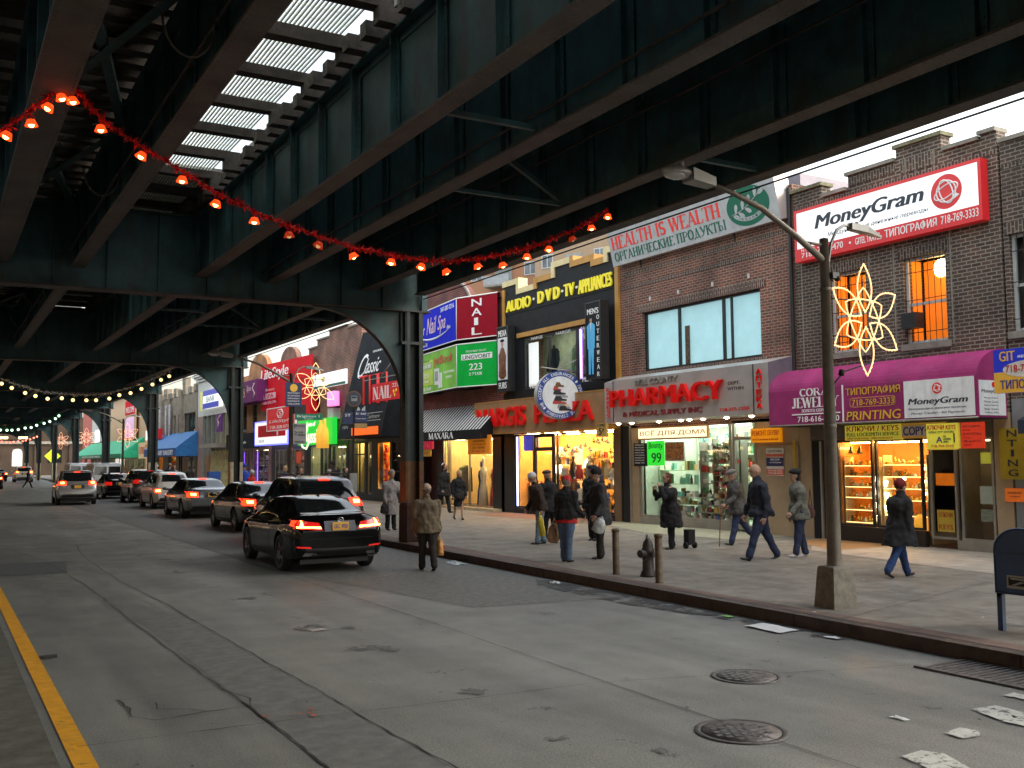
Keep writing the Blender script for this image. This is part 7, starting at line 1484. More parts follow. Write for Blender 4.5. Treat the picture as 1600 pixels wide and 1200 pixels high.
# garlands
def garland(label, bulbs, tcol, tins, bcol, bell, y_up=.12, dens=26, bs=5.0, rr=.075, glabel='', extra=(), dim=()):
    """tinsel rope above a row of little bell-shaped lamps"""
    t = thing('garland', label, 'garland', bulbs[len(bulbs)//2]); o = Vector(bulbs[len(bulbs)//2]); rnd = random.Random(int(o.y*10))
    path = [Vector(e) for e in extra]+[Vector(b)+Vector((0, 0, y_up)) for b in bulbs]
    M_t = pbr(tcol, tins, .35, .5, var=.5, vscale=20); m = MB(); core = [tuple(p-o) for p in path]; m.tube(core, .012, M_t, 5)
    for a, b in zip(path[:-1], path[1:]):
        n = int((b-a).length*dens*4)
        for i in range(n):
            p = a.lerp(b, rnd.random())-o; d = Vector((rnd.gauss(0, 1), rnd.gauss(0, 1), rnd.gauss(0, 1))).normalized()*rr*rnd.uniform(.5, 1.35); e = Vector((rnd.gauss(0, 1), rnd.gauss(0, 1), rnd.gauss(0, 1))).normalized()*rr*.22
            m.add([tuple(p+e), tuple(p-e), tuple(p+d)], [(0, 1, 2)], M_t)
    m.build('tinsel', t)
    for i, b in enumerate(bulbs):
        p = Vector(b)-o; tl = R(rnd.uniform(-32, 32)); p = p+Vector((rnd.uniform(-.04, .04), 0, rnd.uniform(-.03, .03))); d_ = i in dim
        if bell > .05:
            sh = pbr('bell_shade_%s%d' % (tcol, d_), (.7, .05, .01), .4, var=0, emis=bcol, estr=.12 if d_ else 1.1); m = MB(); m.T = Matrix.Translation(p) @ Matrix.Rotation(tl, 4, 'Y')
            m.lathe([(bell*.0, bell*.5), (bell*.55, bell*.48), (bell*.62, bell*.3), (bell*.95, -bell*.45), (bell*.9, -bell*.45), (bell*.55, bell*.25)], (0, 0, 0), sh, 12); m.cyl((0, 0, bell*.5), (0, 0, y_up), .005, n=4, mat=M_t); k = m.build('bell_shade', t)
            m = MB(); m.T = Matrix.Translation(p) @ Matrix.Rotation(tl, 4, 'Y'); m.ball((0, 0, -bell*.22), bell*.45, glow('bulb_%s%d' % (tcol, d_), (1, .5, .12), .3 if d_ else 9), 6); m.build('bulb', k)
        else:
            m = MB(); m.ball(p, bs, glow('bulb_'+tcol, bcol, 2.0), 5); m.build('bulb', t)
RB = [(0.6, 11.44, 5.52), (0.79, 11.47, 5.71), (0.94, 11.49, 5.89), (1.07, 11.5, 6.07), (1.24, 11.52, 6.04), (1.52, 11.56, 5.76), (1.92, 11.61, 5.55), (2.37, 11.66, 5.35), (2.8, 11.72, 5.15), (3.24, 11.77, 5.0), (3.69, 11.83, 4.87), (4.16, 11.89, 4.79), (4.64, 11.95, 4.71), (5.16, 12.01, 4.68), (5.6, 12.07, 4.67), (6.07, 12.12, 4.69), (6.56, 12.18, 4.79), (6.99, 12.24, 4.9), (7.44, 12.29, 5.05), (7.86, 12.35, 5.22), (8.33, 12.4, 5.43), (8.75, 12.46, 5.66), (9.03, 12.49, 5.85)]
garland('red tinsel garland with glowing bell lamps strung across the street overhead', RB, 'red_tinsel', (.62, .012, .01), (1, .055, .006), .072, .12, 60, extra=[(-6.6, 11.0, 6.0), (-5, 11.1, 5.2), (-3, 11.2, 4.7), (-1.2, 11.3, 4.75), (-.2, 11.36, 5.05)], dim=(11, 10, 20))
WB = [(2.33, 45.6, 5.33), (2.74, 45.6, 5.16), (3.21, 45.6, 5.01), (3.65, 45.6, 4.89), (4.11, 45.6, 4.79), (4.58, 45.6, 4.77), (5.05, 45.6, 4.75), (5.55, 45.6, 4.74), (5.98, 45.6, 4.76), (6.47, 45.6, 4.85), (6.9, 45.6, 4.96), (7.35, 45.6, 5.11), (7.8, 45.6, 5.29), (8.22, 45.6, 5.5), (8.65, 45.6, 5.71), (9.0, 45.6, 5.9)]
garland('silver tinsel garland with warm white bulbs across the street', WB, 'silver_tinsel', (.5, .5, .5), (1, .62, .2), .0, .22, 22, .075, .12)
GB = [(4.0, 78, 4.38), (4.39, 78.0, 4.39), (4.75, 78.0, 4.4), (5.15, 78.0, 4.44), (5.56, 78.0, 4.54), (5.97, 78.0, 4.59), (6.33, 78.0, 4.72), (6.74, 78.0, 4.87), (7.11, 78.0, 5.05), (7.49, 78.0, 5.24), (7.77, 78.0, 5.43)]
garland('green tinsel garland with pale bulbs farther down the street', GB, 'green_tinsel', (.02, .12, .03), (.6, 1, .7), .0, .2, 8, .09, .2)
FB = [(5.83, 110.0, 4.2), (6.22, 110.0, 4.14), (6.56, 110.0, 4.14), (6.9, 110.0, 4.14), (7.3, 110.0, 4.2), (7.64, 110.0, 4.26), (7.98, 110.0, 4.33), (8.33, 110.0, 4.45), (8.67, 110.0, 4.58), (8.96, 110.0, 4.71)]
garland('farthest garland with small red bulbs', FB, 'dark_red_tinsel', (.1, .02, .01), (1, .12, .06), .0, .2, 6, .1, .2)
# ------------------------------------------------------------------ cars
from mathutils.bvhtree import BVHTree
M_tyre = pbr('tyre_rubber', (.012, .012, .012), .75, var=.1); M_rim = pbr('alloy_rim', (.3, .3, .31), .3, .8, var=.05); M_rimd = pbr('dark_alloy_rim', (.12, .12, .125), .3, .8, var=.05)
M_cglass = pbr('car_window_glass', (.008, .01, .011), .04, var=0, spec=.8); M_seam = pbr('panel_gap', (.003, .003, .003), .8, var=0); M_ctrim = pbr('black_trim', (.01, .01, .01), .4, var=0); M_chrome = pbr('chrome_trim', (.6, .6, .6), .15, 1, var=0)
M_tail = glow('brake_light', (1, .025, .006), 3.6, (.5, .01, .01)); M_tailhot = glow('brake_light_core', (1, .3, .04), 15, (.8, .1, .05)); M_taildim = pbr('tail_lamp_red', (.3, .006, .006), .2, var=0, coat=1, emis=(1, .02, .01), estr=.35)
M_plate = pbr('licence_plate', (.75, .42, .06), .5, var=.05); M_amber = glow('amber_lamp', (1, .45, .05), 3, (.6, .3, .05)); M_white_l = glow('reversing_light', (1, .9, .8), 3)
PROF = {
 'coupe': dict(L=4.66, W=.92, T=[(-2.33, .84), (-2.24, 1.02), (-2.05, 1.08), (-1.75, 1.08), (-.95, 1.32), (-.45, 1.395), (.1, 1.385), (.5, 1.31), (1.25, 1.0), (2.0, .86), (2.25, .72), (2.33, .55)],
    Z=[(-2.33, .8), (-2.2, .98), (-1.8, 1.0), (-1, .95), (0, .92), (1.2, .9), (2.0, .8), (2.33, .5)], Wd=[(-2.33, .76), (-2.2, .86), (-1.8, .905), (-1.36, .93), (-.6, .89), (.6, .89), (1.4, .92), (2.0, .86), (2.25, .7), (2.33, .58)],
    Wr=[(-2.33, .62), (-1.9, .72), (-1.2, .63), (-.4, .57), (.4, .6), (1.2, .74), (2, .7), (2.33, .45)], B=[(-2.33, .42), (-2.2, .27), (-1.7, .2), (1.7, .18), (2.2, .2), (2.33, .3)], ax=(-1.36, 1.37), r=.345),
 'sedan': dict(L=4.8, W=.92, T=[(-2.4, .82), (-2.33, 1.0), (-2.1, 1.08), (-1.75, 1.1), (-1.0, 1.4), (-.4, 1.46), (.2, 1.45), (.55, 1.38), (1.25, 1.03), (2.0, .9), (2.3, .72), (2.4, .55)],
    Z=[(-2.4, .8), (-2.2, .97), (-1.8, 1.0), (-1, .97), (0, .95), (1.2, .93), (2.0, .8), (2.4, .5)], Wd=[(-2.4, .76), (-2.2, .86), (-1.8, .9), (-1.3, .92), (.6, .91), (1.4, .92), (2.0, .86), (2.3, .7), (2.4, .58)],
    Wr=[(-2.4, .64), (-1.9, .74), (-1.1, .64), (-.4, .6), (.4, .62), (1.2, .75), (2, .7), (2.4, .45)], B=[(-2.4, .42), (-2.25, .28), (-1.7, .22), (1.7, .2), (2.2, .22), (2.4, .3)], ax=(-1.38, 1.42), r=.335),
 'suv': dict(L=4.65, W=.94, T=[(-2.32, .8), (-2.29, 1.02), (-2.2, 1.15), (-1.95, 1.55), (-1.7, 1.66), (-1.2, 1.7), (0, 1.7), (.45, 1.62), (1.15, 1.18), (1.4, 1.12), (2.05, 1.0), (2.25, .82), (2.32, .6)],
    Z=[(-2.32, .78), (-2.2, 1.1), (-1.8, 1.12), (-1, 1.07), (0, 1.05), (1.2, 1.05), (2.0, .9), (2.32, .55)], Wd=[(-2.32, .84), (-2.2, .9), (-1.8, .92), (-1.3, .94), (.6, .93), (1.4, .93), (2.0, .88), (2.25, .74), (2.32, .62)],
    Wr=[(-2.32, .68), (-2.0, .66), (-1.5, .68), (-.4, .7), (.4, .68), (1.2, .78), (2, .74), (2.32, .5)], B=[(-2.32, .48), (-2.2, .34), (-1.7, .27), (1.7, .26), (2.15, .28), (2.32, .36)], ax=(-1.3, 1.36), r=.36),
 'retro': dict(L=4.35, W=.87, T=[(-2.17, .8), (-2.14, 1.0), (-2.05, 1.14), (-1.7, 1.48), (-1.3, 1.6), (-.6, 1.64), (.2, 1.6), (.5, 1.5), (.95, 1.18), (1.3, 1.1), (1.85, .98), (2.1, .8), (2.17, .6)],
    Z=[(-2.17, .78), (-2.05, 1.05), (-1.6, 1.08), (-.8, 1.05), (0, 1.04), (1.0, 1.02), (1.8, .9), (2.17, .55)], Wd=[(-2.17, .72), (-2.0, .82), (-1.6, .86), (-1.2, .88), (.4, .86), (1.3, .86), (1.8, .78), (2.1, .6), (2.17, .5)],
    Wr=[(-2.17, .58), (-1.8, .56), (-1.2, .6), (-.4, .62), (.3, .6), (1.0, .68), (1.8, .6), (2.17, .4)], B=[(-2.17, .42), (-2.05, .3), (-1.6, .24), (1.6, .22), (2.05, .25), (2.17, .33)], ax=(-1.28, 1.32), r=.33),
 'van': dict(L=5.4, W=1.0, T=[(-2.7, .9), (-2.69, 1.6), (-2.62, 1.95), (-2.3, 2.05), (0.9, 2.05), (1.3, 1.9), (1.9, 1.3), (2.5, 1.1), (2.65, .9), (2.7, .6)],
    Z=[(-2.7, .85), (-2.6, 1.2), (0, 1.2), (1.8, 1.15), (2.5, 1.0), (2.7, .55)], Wd=[(-2.7, .95), (-2.5, .99), (1.5, .99), (2.4, .93), (2.7, .75)],
    Wr=[(-2.7, .86), (-2.3, .86), (1.2, .82), (2.0, .85), (2.7, .6)], B=[(-2.7, .5), (-2.5, .36), (2.3, .3), (2.7, .38)], ax=(-1.7, 1.8), r=.36)}
def pl_at(K, x):
    if x <= K[0][0]: return K[0][1]
    for (a, u), (b, v) in zip(K[:-1], K[1:]):
        if x <= b: return u+(v-u)*(x-a)/(b-a)
    return K[-1][1]
def sm_at(K, x, L): 
    d = .07; s = 0
    for k in (-2, -1, 0, 1, 2): s += pl_at(K, max(-L/2, min(L/2, x+k*d)))
    return s/5 if abs(x) < L/2-.12 else pl_at(K, x)
def car_shell(p, arch=True):
    P = PROF[p]; L = P['L']; xs = []; x = -L/2
    n = 64; xs = [-L/2+L*(.5-.5*math.cos(math.pi*i/n))*.35+L*i/n*.65 for i in range(n+1)]; rows = []
    for x in xs:
        T, Z, Wd, Wr, B = (sm_at(P[k], x, L) for k in ('T', 'Z', 'Wd', 'Wr', 'B')); Z = min(Z, T-.03); Wr = min(Wr, Wd*.9)
        pts = [(0, B), (Wd*.8, B), (Wd*.94, B+.03), (Wd*.975, B+.12), (Wd, B+(Z-B)*.45), (Wd*.995, B+(Z-B)*.68), (Wd*.975, B+(Z-B)*.86), (Wd*.945, Z-.03), (Wd*.915, Z+.0)]
        Te = T-.045
        for q in (.25, .5, .75): pts.append((Wd*.915+(Wr-Wd*.915)*(q**1.15), Z+(Te-Z)*q))
        pts += [(Wr, Te), (Wr*.9, T-.018), (Wr*.6, T-.004), (0, T)]
        rows.append(pts)
    m = len(rows[0]); vs = []; fs = []; N = 2*m-2
    for x, pts in zip(xs, rows):
        full = [(y, z) for y, z in pts]+[(-y, z) for y, z in pts[-2:0:-1]]
        vs += [(x, y, z) for y, z in full]
    for i in range(len(xs)-1):
        for j in range(N): fs.append((i*N+j, i*N+(j+1) % N, (i+1)*N+(j+1) % N, (i+1)*N+j)[::-1])
    fs.append(tuple(range(N))); fs.append(tuple(range((len(xs)-1)*N, len(xs)*N))[::-1])
    return vs, fs
_shells = {}
def shell_mesh(p):
    if p in _shells: return _shells[p]
    vs, fs = car_shell(p); me = bpy.data.meshes.new('car'); me.from_pydata(vs, [], fs); bm = bmesh.new(); bm.from_mesh(me); bmesh.ops.recalc_face_normals(bm, faces=bm.faces); bm.to_mesh(me)
    bv = BVHTree.FromBMesh(bm); bm.free(); o = bpy.data.objects.new('c', me); COL.objects.link(o); P = PROF[p]
    c = MB()
    for ax in P['ax']:
        for s in (-1, 1): c.cyl((ax, s*(P['W']-.26), P['r']+.02), (ax, s*(P['W']+.3), P['r']+.02), P['r']+.055, n=36, mat=M_ctrim, smooth=False)
    cu = c.build('cut'); md = o.modifiers.new('b', 'BOOLEAN'); md.object = cu; md.operation = 'DIFFERENCE'; md.solver = 'EXACT'
    dg = bpy.context.evaluated_depsgraph_get(); res = bpy.data.meshes.new_from_object(o.evaluated_get(dg))
    bpy.data.objects.remove(o); bpy.data.objects.remove(cu); _shells[p] = (res, bv); return _shells[p]
def patch(bv, quad, dirn, mat, off=.006, n=8, mb=None):
    """surface patch lying on the body: quad of 4 corners in the plane across dirn"""
    m = mb or MB(); d = Vector(dirn); grid = {}
    k = 0 if abs(d.x) > .5 else (1 if abs(d.y) > .5 else 2)
    for i in range(n+1):
        for j in range(n+1):
            u, v = i/n, j/n; a, b, c, e = quad
            p0 = ((1-u)*(1-v)*a[0]+u*(1-v)*b[0]+u*v*c[0]+(1-u)*v*e[0]); p1 = ((1-u)*(1-v)*a[1]+u*(1-v)*b[1]+u*v*c[1]+(1-u)*v*e[1])
            org = Vector((0, 0, 0)); oth = [q for q in (0, 1, 2) if q != k]; org[oth[0]] = p0; org[oth[1]] = p1; org[k] = -d[k]*5
            h = bv.ray_cast(org, d)
            if h[0] is not None:
                nn = h[1] if h[1].dot(d) < 0 else -h[1]; grid[(i, j)] = h[0]+nn*off
    vs = []; idx = {}
    for q, p in grid.items(): idx[q] = len(vs); vs.append(tuple(p))
    fs = []
    for i in range(n):
        for j in range(n):
            q = [(i, j), (i+1, j), (i+1, j+1), (i, j+1)]
            if all(t in idx for t in q): fs.append(tuple(idx[t] for t in q))
    m.add(vs, fs, mat, smooth=True); return m
def wheel_mesh(t, x, y, r, s, rim, w_=.2):
    m = MB(); m.lathe([(r*.66, -w_/2), (r*.95, -w_/2), (r, -w_/2+.03), (r, w_/2-.03), (r*.95, w_/2), (r*.66, w_/2), (r*.66, -w_/2)], (0, 0, 0), M_tyre, 28, 'Y'); o = m.build('wheel', t); o.location = (x, y, r)
    m = MB(); yo = s*w_*.36; m.lathe([(r*.68, -w_*.4), (r*.68, w_*.4), (r*.62, w_*.4), (r*.6, 0), (r*.62, -w_*.4)], (0, 0, 0), rim, 28, 'Y')
    m.cyl((0, yo-.02, 0), (0, yo+.02, 0), r*.16, n=14, mat=rim)
    for k in range(5):
        for dd in (-.13, .13):
            a = 2*math.pi*k/5; c, q = math.cos(a), math.sin(a); c2, q2 = math.cos(a+dd), math.sin(a+dd); m.tube([(c*r*.1, yo, q*r*.1), (c2*r*.64, yo, q2*r*.64)], [.026, .018], rim, 5)
    m.cyl((0, s*.0, 0), (0, s*.01, 0), r*.6, n=20, mat=M_ctrim); m.build('rim', o)
def make_car(kind, label, loc, rz, paint, lights='on', rim=None, plate=M_plate, rails=False, group='cars in the kerbside lane', cat='car', name='car', ptxt=None, bumper=None, brake3=True, front_on=False):
    P = PROF[kind]; L, W = P['L'], P['W']; t = thing(name, label, cat, (*loc, 0), rz, group); me, bv = shell_mesh(kind)
    me = me.copy(); me.materials.clear(); me.materials.append(paint); 
    o = bpy.data.objects.new('body', me); COL.objects.link(o); o.parent = t; me.polygons.foreach_set('use_smooth', [True]*len(me.polygons)); me.polygons.foreach_set('material_index', [0]*len(me.polygons))
    try:
        me.set_sharp_from_angle(angle=R(32))
    except Exception: pass
    for ax in P['ax']:
        for s in (-1, 1): wheel_mesh(t, ax, s*(W-.12), P['r'], s, rim or M_rim)
    dark = MB(); dark.box(-L/2+.35, L/2-.35, -W+.25, W-.25, .16, .3, M_ctrim); dark.build('underbody', t)
    X = lambda mb, nm, par=t: mb.build(nm, par)
    fwd, bwd = (1, 0, 0), (-1, 0, 0)
    TR = dict(coupe=((.63, 1.09), (.5, 1.315)), sedan=((.68, 1.12), (.54, 1.385)), suv=((.72, 1.17), (.6, 1.58)), retro=((.55, 1.2), (.45, 1.5)), van=((.8, 1.25), (.76, 1.8)))[kind]
    (a, z0), (b, z1) = TR
    if kind == 'van':
        for s in (-1, 1): X(patch(bv, [(s*.06, z0), (s*a, z0), (s*b, z1), (s*.06, z1)], fwd, M_cglass), 'rear_window')
    else: X(patch(bv, [(-a, z0), (a, z0), (b, z1), (-b, z1)], fwd, M_cglass, .005, 14), 'rear_window')
    X(patch(bv, [(-a*1.05, z0+.0), (a*1.05, z0), (b*1.0, z1), (-b*1.0, z1)], bwd, M_cglass, .005, 12), 'windscreen')
    SG = dict(coupe=[[(-1.5, 1.0), (-.55, .98), (-.6, 1.3), (-.95, 1.24)], [(-.5, .98), (1.0, .96), (.42, 1.3), (-.52, 1.32)]],
              sedan=[[(-1.45, 1.02), (-.42, 1.01), (-.42, 1.37), (-1.0, 1.31)], [(-.36, 1.01), (1.05, .98), (.42, 1.36), (-.36, 1.38)]],
              suv=[[(-1.95, 1.2), (-1.3, 1.16), (-1.3, 1.56), (-1.72, 1.5)], [(-1.22, 1.15), (-.2, 1.12), (-.2, 1.6), (-1.22, 1.58)], [(-.12, 1.12), (1.0, 1.12), (.4, 1.56), (-.12, 1.6)]],
              retro=[[(-1.7, 1.14), (-1.1, 1.12), (-1.1, 1.5), (-1.4, 1.45)], [(-1.02, 1.12), (-.2, 1.1), (-.2, 1.53), (-1.02, 1.52)], [(-.12, 1.1), (.85, 1.1), (.4, 1.46), (-.12, 1.53)]],
              van=[[(-2.5, 1.25), (-1.3, 1.25), (-1.3, 1.85), (-2.5, 1.85)], [(-1.2, 1.25), (.1, 1.25), (.1, 1.85), (-1.2, 1.85)], [(.2, 1.25), (1.7, 1.25), (1.2, 1.8), (.2, 1.85)]])[kind]
    for s in (1, -1):
        for q in SG: X(patch(bv, q, (0, -s, 0), M_cglass, .005, 8), 'side_window')
        g = MB(); zb = P['r']*1.0; zt = SG[-1][0][1]-.02
        for xx in ((SG[-1][0][0]-.03), SG[-1][1][0]-.05)+((SG[-2][0][0]+.15,) if kind != 'coupe' else ()): patch(bv, [(xx, zb), (xx+.014, zb), (xx+.014, zt), (xx, zt)], (0, -s, 0), M_seam, .002, 6, g)
        patch(bv, [(P['ax'][0]+.5, zb-.02), (P['ax'][1]-.5, zb-.02), (P['ax'][1]-.5, zb-.005), (P['ax'][0]+.5, zb-.005)], (0, -s, 0), M_seam, .002, 8, g); X(g, 'door_gaps')
        X(patch(bv, [(SG[-1][0][0]+.05, zt-.14), (SG[-1][0][0]+.25, zt-.14), (SG[-1][0][0]+.25, zt-.11), (SG[-1][0][0]+.05, zt-.11)], (0, -s, 0), M_chrome if kind == 'coupe' else paint, .022, 4), 'door_handle')
        mx = SG[-1][1][0]-.12; mz = SG[-1][1][1]+.06; mm = MB(); mm.ball((mx, s*(W+.1), mz), .1, paint, 8, (.75, 1.1, .62)); mm.tube([(mx, s*(W-.08), mz-.05), (mx, s*(W+.05), mz-.03)], .025, M_ctrim, 6); X(mm, 'mirror')
        # tail lamps
        LM = {'on': M_tail, 'off': M_taildim}[lights]
        if kind == 'coupe':
            la = X(patch(bv, [(s*.34, .8), (s*.84, .83), (s*.83, .99), (s*.4, .93)][::1], fwd, M_taildim, .008, 8), 'taillight')
            pp = MB(); patch(bv, [(s*.37, .83), (s*.80, .845), (s*.80, .875), (s*.38, .86)], fwd, M_tailhot, .016, 8, pp); patch(bv, [(s*.70, .86), (s*.76, .86), (s*.72, .97), (s*.69, .965)], fwd, M_tailhot, .016, 4, pp); X(pp, 'glow_strip', la)
            X(patch(bv, [(-2.25, .86), (-1.98, .89), (-2.0, .98), (-2.22, .97)], (0, -s, 0), M_tail, .008, 4), 'side_taillight')
        else:
            zq = {'sedan': (.78, .98), 'suv': (.98, 1.2), 'retro': (.72, .9), 'van': (.85, 1.3)}[kind]; yq = {'sedan': (.5, .84), 'suv': (.5, .9), 'retro': (.6, .8), 'van': (.86, .96)}[kind]
            la = X(patch(bv, [(s*yq[0], zq[0]), (s*yq[1], zq[0]), (s*yq[1], zq[1]), (s*yq[0], zq[1]-.02)], fwd, LM, .012, 6), 'taillight')
            if lights == 'on': c0, c1 = (yq[0]*.6+yq[1]*.4), (zq[0]+zq[1])/2; X(patch(bv, [(s*(c0-.06), c1-.04), (s*(c0+.1), c1-.04), (s*(c0+.1), c1+.04), (s*(c0-.06), c1+.04)], fwd, M_tailhot, .02, 4), 'light_core', la)
            X(patch(bv, [(-L/2+.04, zq[0]+.01), (-L/2+.32, zq[0]+.04), (-L/2+.28, zq[1]-.03), (-L/2+.05, zq[1]-.01)], (0, -s, 0), LM, .01, 5), 'side_taillight')
        X(patch(bv, [(s*.4, .58), (s*.74, .58), (s*.72, .72), (s*.42, .68)], bwd, M_white_l if front_on else M_lens, .01, 4), 'headlight')
    pz = {'coupe': .86, 'sedan': .86, 'suv': .9, 'retro': .82, 'van': .8}[kind]
    pb = MB(); patch(bv, [(-.3, pz-.09), (.3, pz-.09), (.3, pz+.1), (-.3, pz+.1)], fwd, M_ctrim if kind != 'coupe' else pbr('plate_recess', (.09, .1, .13), .4), .006, 4, pb); pr_ = X(pb, 'plate_recess')
    xr = min(v[0] for v in pb.v)-.012; m = MB(); m.box(xr-.01, xr, -.155, .155, pz-.07, pz+.08, plate)
    if ptxt: m.T = Matrix.Translation((xr-.01, .13, pz-.035)) @ Matrix.Rotation(R(-90), 4, 'Z'); put_text(m, ptxt, 0, .26, 0, .08, 0, M_navytxt, .03, 0, .002); m.T = Matrix()
    X(m, 'licence_plate')
    bl = P['B'][1][1]; X(patch(bv, [(-W*.78, bl+.06), (W*.78, bl+.06), (W*.72, bl+.2), (-W*.72, bl+.2)], fwd, bumper or M_ctrim, .012, 8), 'rear_bumper_insert')
    g = MB(); patch(bv, [(-W*.86, pz-.22), (W*.86, pz-.22), (W*.86, pz-.212), (-W*.86, pz-.212)], fwd, M_seam, .002, 10, g); X(g, 'bumper_gap')
    if brake3 and kind != 'van':
        zc = z1+.02 if kind != 'coupe' else z1-.02; X(patch(bv, [(-.14, zc), (.14, zc), (.14, zc+.03), (-.14, zc+.03)], fwd, M_tail if lights == 'on' else M_taildim, .012, 4), 'high_brake_light')
    X(patch(bv, [(-.4, .42), (.4, .42), (.32, .62), (-.32, .62)], bwd, M_ctrim, .01, 4), 'grille')
    if rails:
        for s in (-1, 1): m = MB(); m.tube([(-1.5, s*.62, 1.68), (-1.35, s*.64, 1.75), (.2, s*.64, 1.76), (.4, s*.62, 1.68)], .018, M_ctrim, 6); X(m, 'roof_rail')
    if kind == 'coupe':
        m = MB(); m.add([(-.95, -.01, 1.36), (-.8, -.02, 1.38), (-.8, .02, 1.38), (-.95, .0, 1.45)], [(0, 1, 3), (0, 3, 2), (1, 2, 3)], M_ctrim); X(m, 'antenna')
        m = MB(); patch(bv, [(-.66, 1.055), (.66, 1.055), (.6, 1.075), (-.6, 1.075)], fwd, paint, .03, 8, m); X(m, 'spoiler')
        m = MB(); c = Vector((-2.33, 0, .99)); m.tube([(-2.335+.0, .055*math.cos(q/16*6.283), .985+.04*math.sin(q/16*6.283)) for q in range(16)], .006, M_chrome, 5, True); m.tube([(-2.34, .03, 1.01), (-2.34, .01, .98), (-2.34, -.03, .97)], .006, M_chrome, 5); X(m, 'emblem')
        for s in (-1, 1): m = MB(); patch(bv, [(s*.42, .33), (s*.7, .34), (s*.66, .4), (s*.45, .385)], fwd, M_chrome, .012, 4, m); X(m, 'exhaust_tip')
        for s in (-1, 1): X(patch(bv, [(s*.55, .47), (s*.8, .49), (s*.8, .52), (s*.56, .5)], fwd, M_taildim, .01, 4), 'reflector')
    return t
def paintm(name, col, metal=.3, rough=.25): return pbr(name, col, rough, metal, var=.03, coat=.6, spec=.4)
P_blk = pbr('black_car_paint', (.003, .003, .0035), .1, var=0, spec=.3, coat=.12); P_gry = paintm('dark_grey_car_paint', (.07, .075, .08), .5); P_char = paintm('charcoal_car_paint', (.03, .028, .028), .4); P_slv = paintm('silver_car_paint', (.36, .36, .36), .6); P_wht = paintm('cream_white_car_paint', (.5, .48, .44), .1, .35); P_brn = paintm('brown_car_paint', (.06, .038, .028), .4); P_mid = paintm('mid_grey_car_paint', (.16, .17, .175), .6)
H = R(90)
make_car('coupe', 'glossy black coupe with L-shaped glowing tail lights, nearest to the camera', (6.72, 20.1), H-R(2.5), P_blk, 'on', M_rimd, ptxt='GKC 4950', brake3=False)
make_car('suv', 'dark grey crossover with roof rails and lit tail lights, in front of the black coupe', (8.35, 25.1), H-R(3), P_gry, 'on', rails=True)
make_car('sedan', 'charcoal sedan with bright red tail lights, behind the left side of the black coupe', (8.75, 31.4), H-R(1), P_char, 'on')
make_car('sedan', 'mid grey sedan with shiny bumper and lit tail lights, third in the row of sedans', (8.9, 39.6), H, P_mid, 'on')
make_car('retro', 'cream white retro-styled wagon with round amber-red tail light', (9.3, 47.8), H, P_wht, 'on', plate=GOODS[0])
make_car('suv', 'brown minivan with tall red tail lamp beyond the cream wagon', (9.7, 55.6), H, P_brn, 'off')
make_car('sedan', 'black car farther along the kerb, left of the brown minivan', (9.3, 62.5), H, P_blk, 'off')
make_car('van', 'pale minivan parked beyond the black car', (10.0, 73), H, paintm('pale_van_paint', (.4, .42, .43), .1, .35), 'off', name='van', cat='van')
make_car('van', 'white van with split rear windows far along the kerb', (10.2, 88), H, paintm('white_van_paint', (.6, .64, .68), .0, .35), 'off', name='van', cat='van')
make_car('suv', 'silver crossover with amber-red lights driving away in the middle of the road', (6.25, 55.2), H-R(2), P_slv, 'on', group='cars driving on the road')
make_car('suv', 'distant white crossover with glowing tail lights near the far building', (8.6, 122), H, P_wht, 'on', group='cars driving on the road')
make_car('sedan', 'distant dark car with glowing red lights left of the white crossover', (6.2, 128), H+R(8), P_blk, 'on', group='cars driving on the road')
make_car('sedan', 'distant dark car with red tail lights at the left edge of the road', (4.0, 91), H, P_blk, 'on', group='cars driving on the road')
# ------------------------------------------------------------------ people
from mathutils import noise
def fuse(mb, voxel, amp=0.0, fsc=6.0, smooth=2, zst=.45):
    me = bpy.data.meshes.new('f'); me.from_pydata(mb.v, [], mb.f); o = bpy.data.objects.new('f', me); COL.objects.link(o)
    md = o.modifiers.new('r', 'REMESH'); md.mode = 'VOXEL'; md.voxel_size = voxel; md.use_smooth_shade = True
    ms = o.modifiers.new('s', 'SMOOTH'); ms.factor = .5; ms.iterations = smooth
    dg = bpy.context.evaluated_depsgraph_get(); res = bpy.data.meshes.new_from_object(o.evaluated_get(dg))
    bpy.data.objects.remove(o); bpy.data.meshes.remove(me)
    if amp:
        sd = Vector((random.random()*50, 0, 0))
        res.update()
        ns = [v.normal.copy() for v in res.vertices]
        for v, nn in zip(res.vertices, ns):
            p = Vector((v.co.x*fsc, v.co.y*fsc, v.co.z*fsc*zst*2.2))+sd
            v.co += nn*amp*(noise.noise(p)+.5*noise.noise(p*2.3))
    res.polygons.foreach_set('use_smooth', [True]*len(res.polygons)); res.materials.clear()
    return res
def emit(me, name, mat, parent):
    me.name = name; me.materials.append(mat); o = bpy.data.objects.new(name, me); COL.objects.link(o); o.parent = parent; return o
def rings(m, rs, mat, n=14):
    """elliptic rings: (cx, cy, z, rx, ry)"""
    vs = []; fs = []
    for cx, cy, z, rx, ry in rs:
        for k in range(n): a = 2*math.pi*k/n; vs.append((cx+rx*math.cos(a), cy+ry*math.sin(a), z))
    for i in range(len(rs)-1):
        for k in range(n): fs.append((i*n+k, i*n+(k+1) % n, (i+1)*n+(k+1) % n, (i+1)*n+k))
    fs += [tuple(range(n-1, -1, -1)), tuple(range((len(rs)-1)*n, len(rs)*n))]; m.add(vs, fs, mat)
def capsule(m, pts, rad, mat, n=10):
    m.tube(pts, rad, mat, n)
    for p, r in zip(pts, rad): m.ball(p, r*.98, mat, 6)
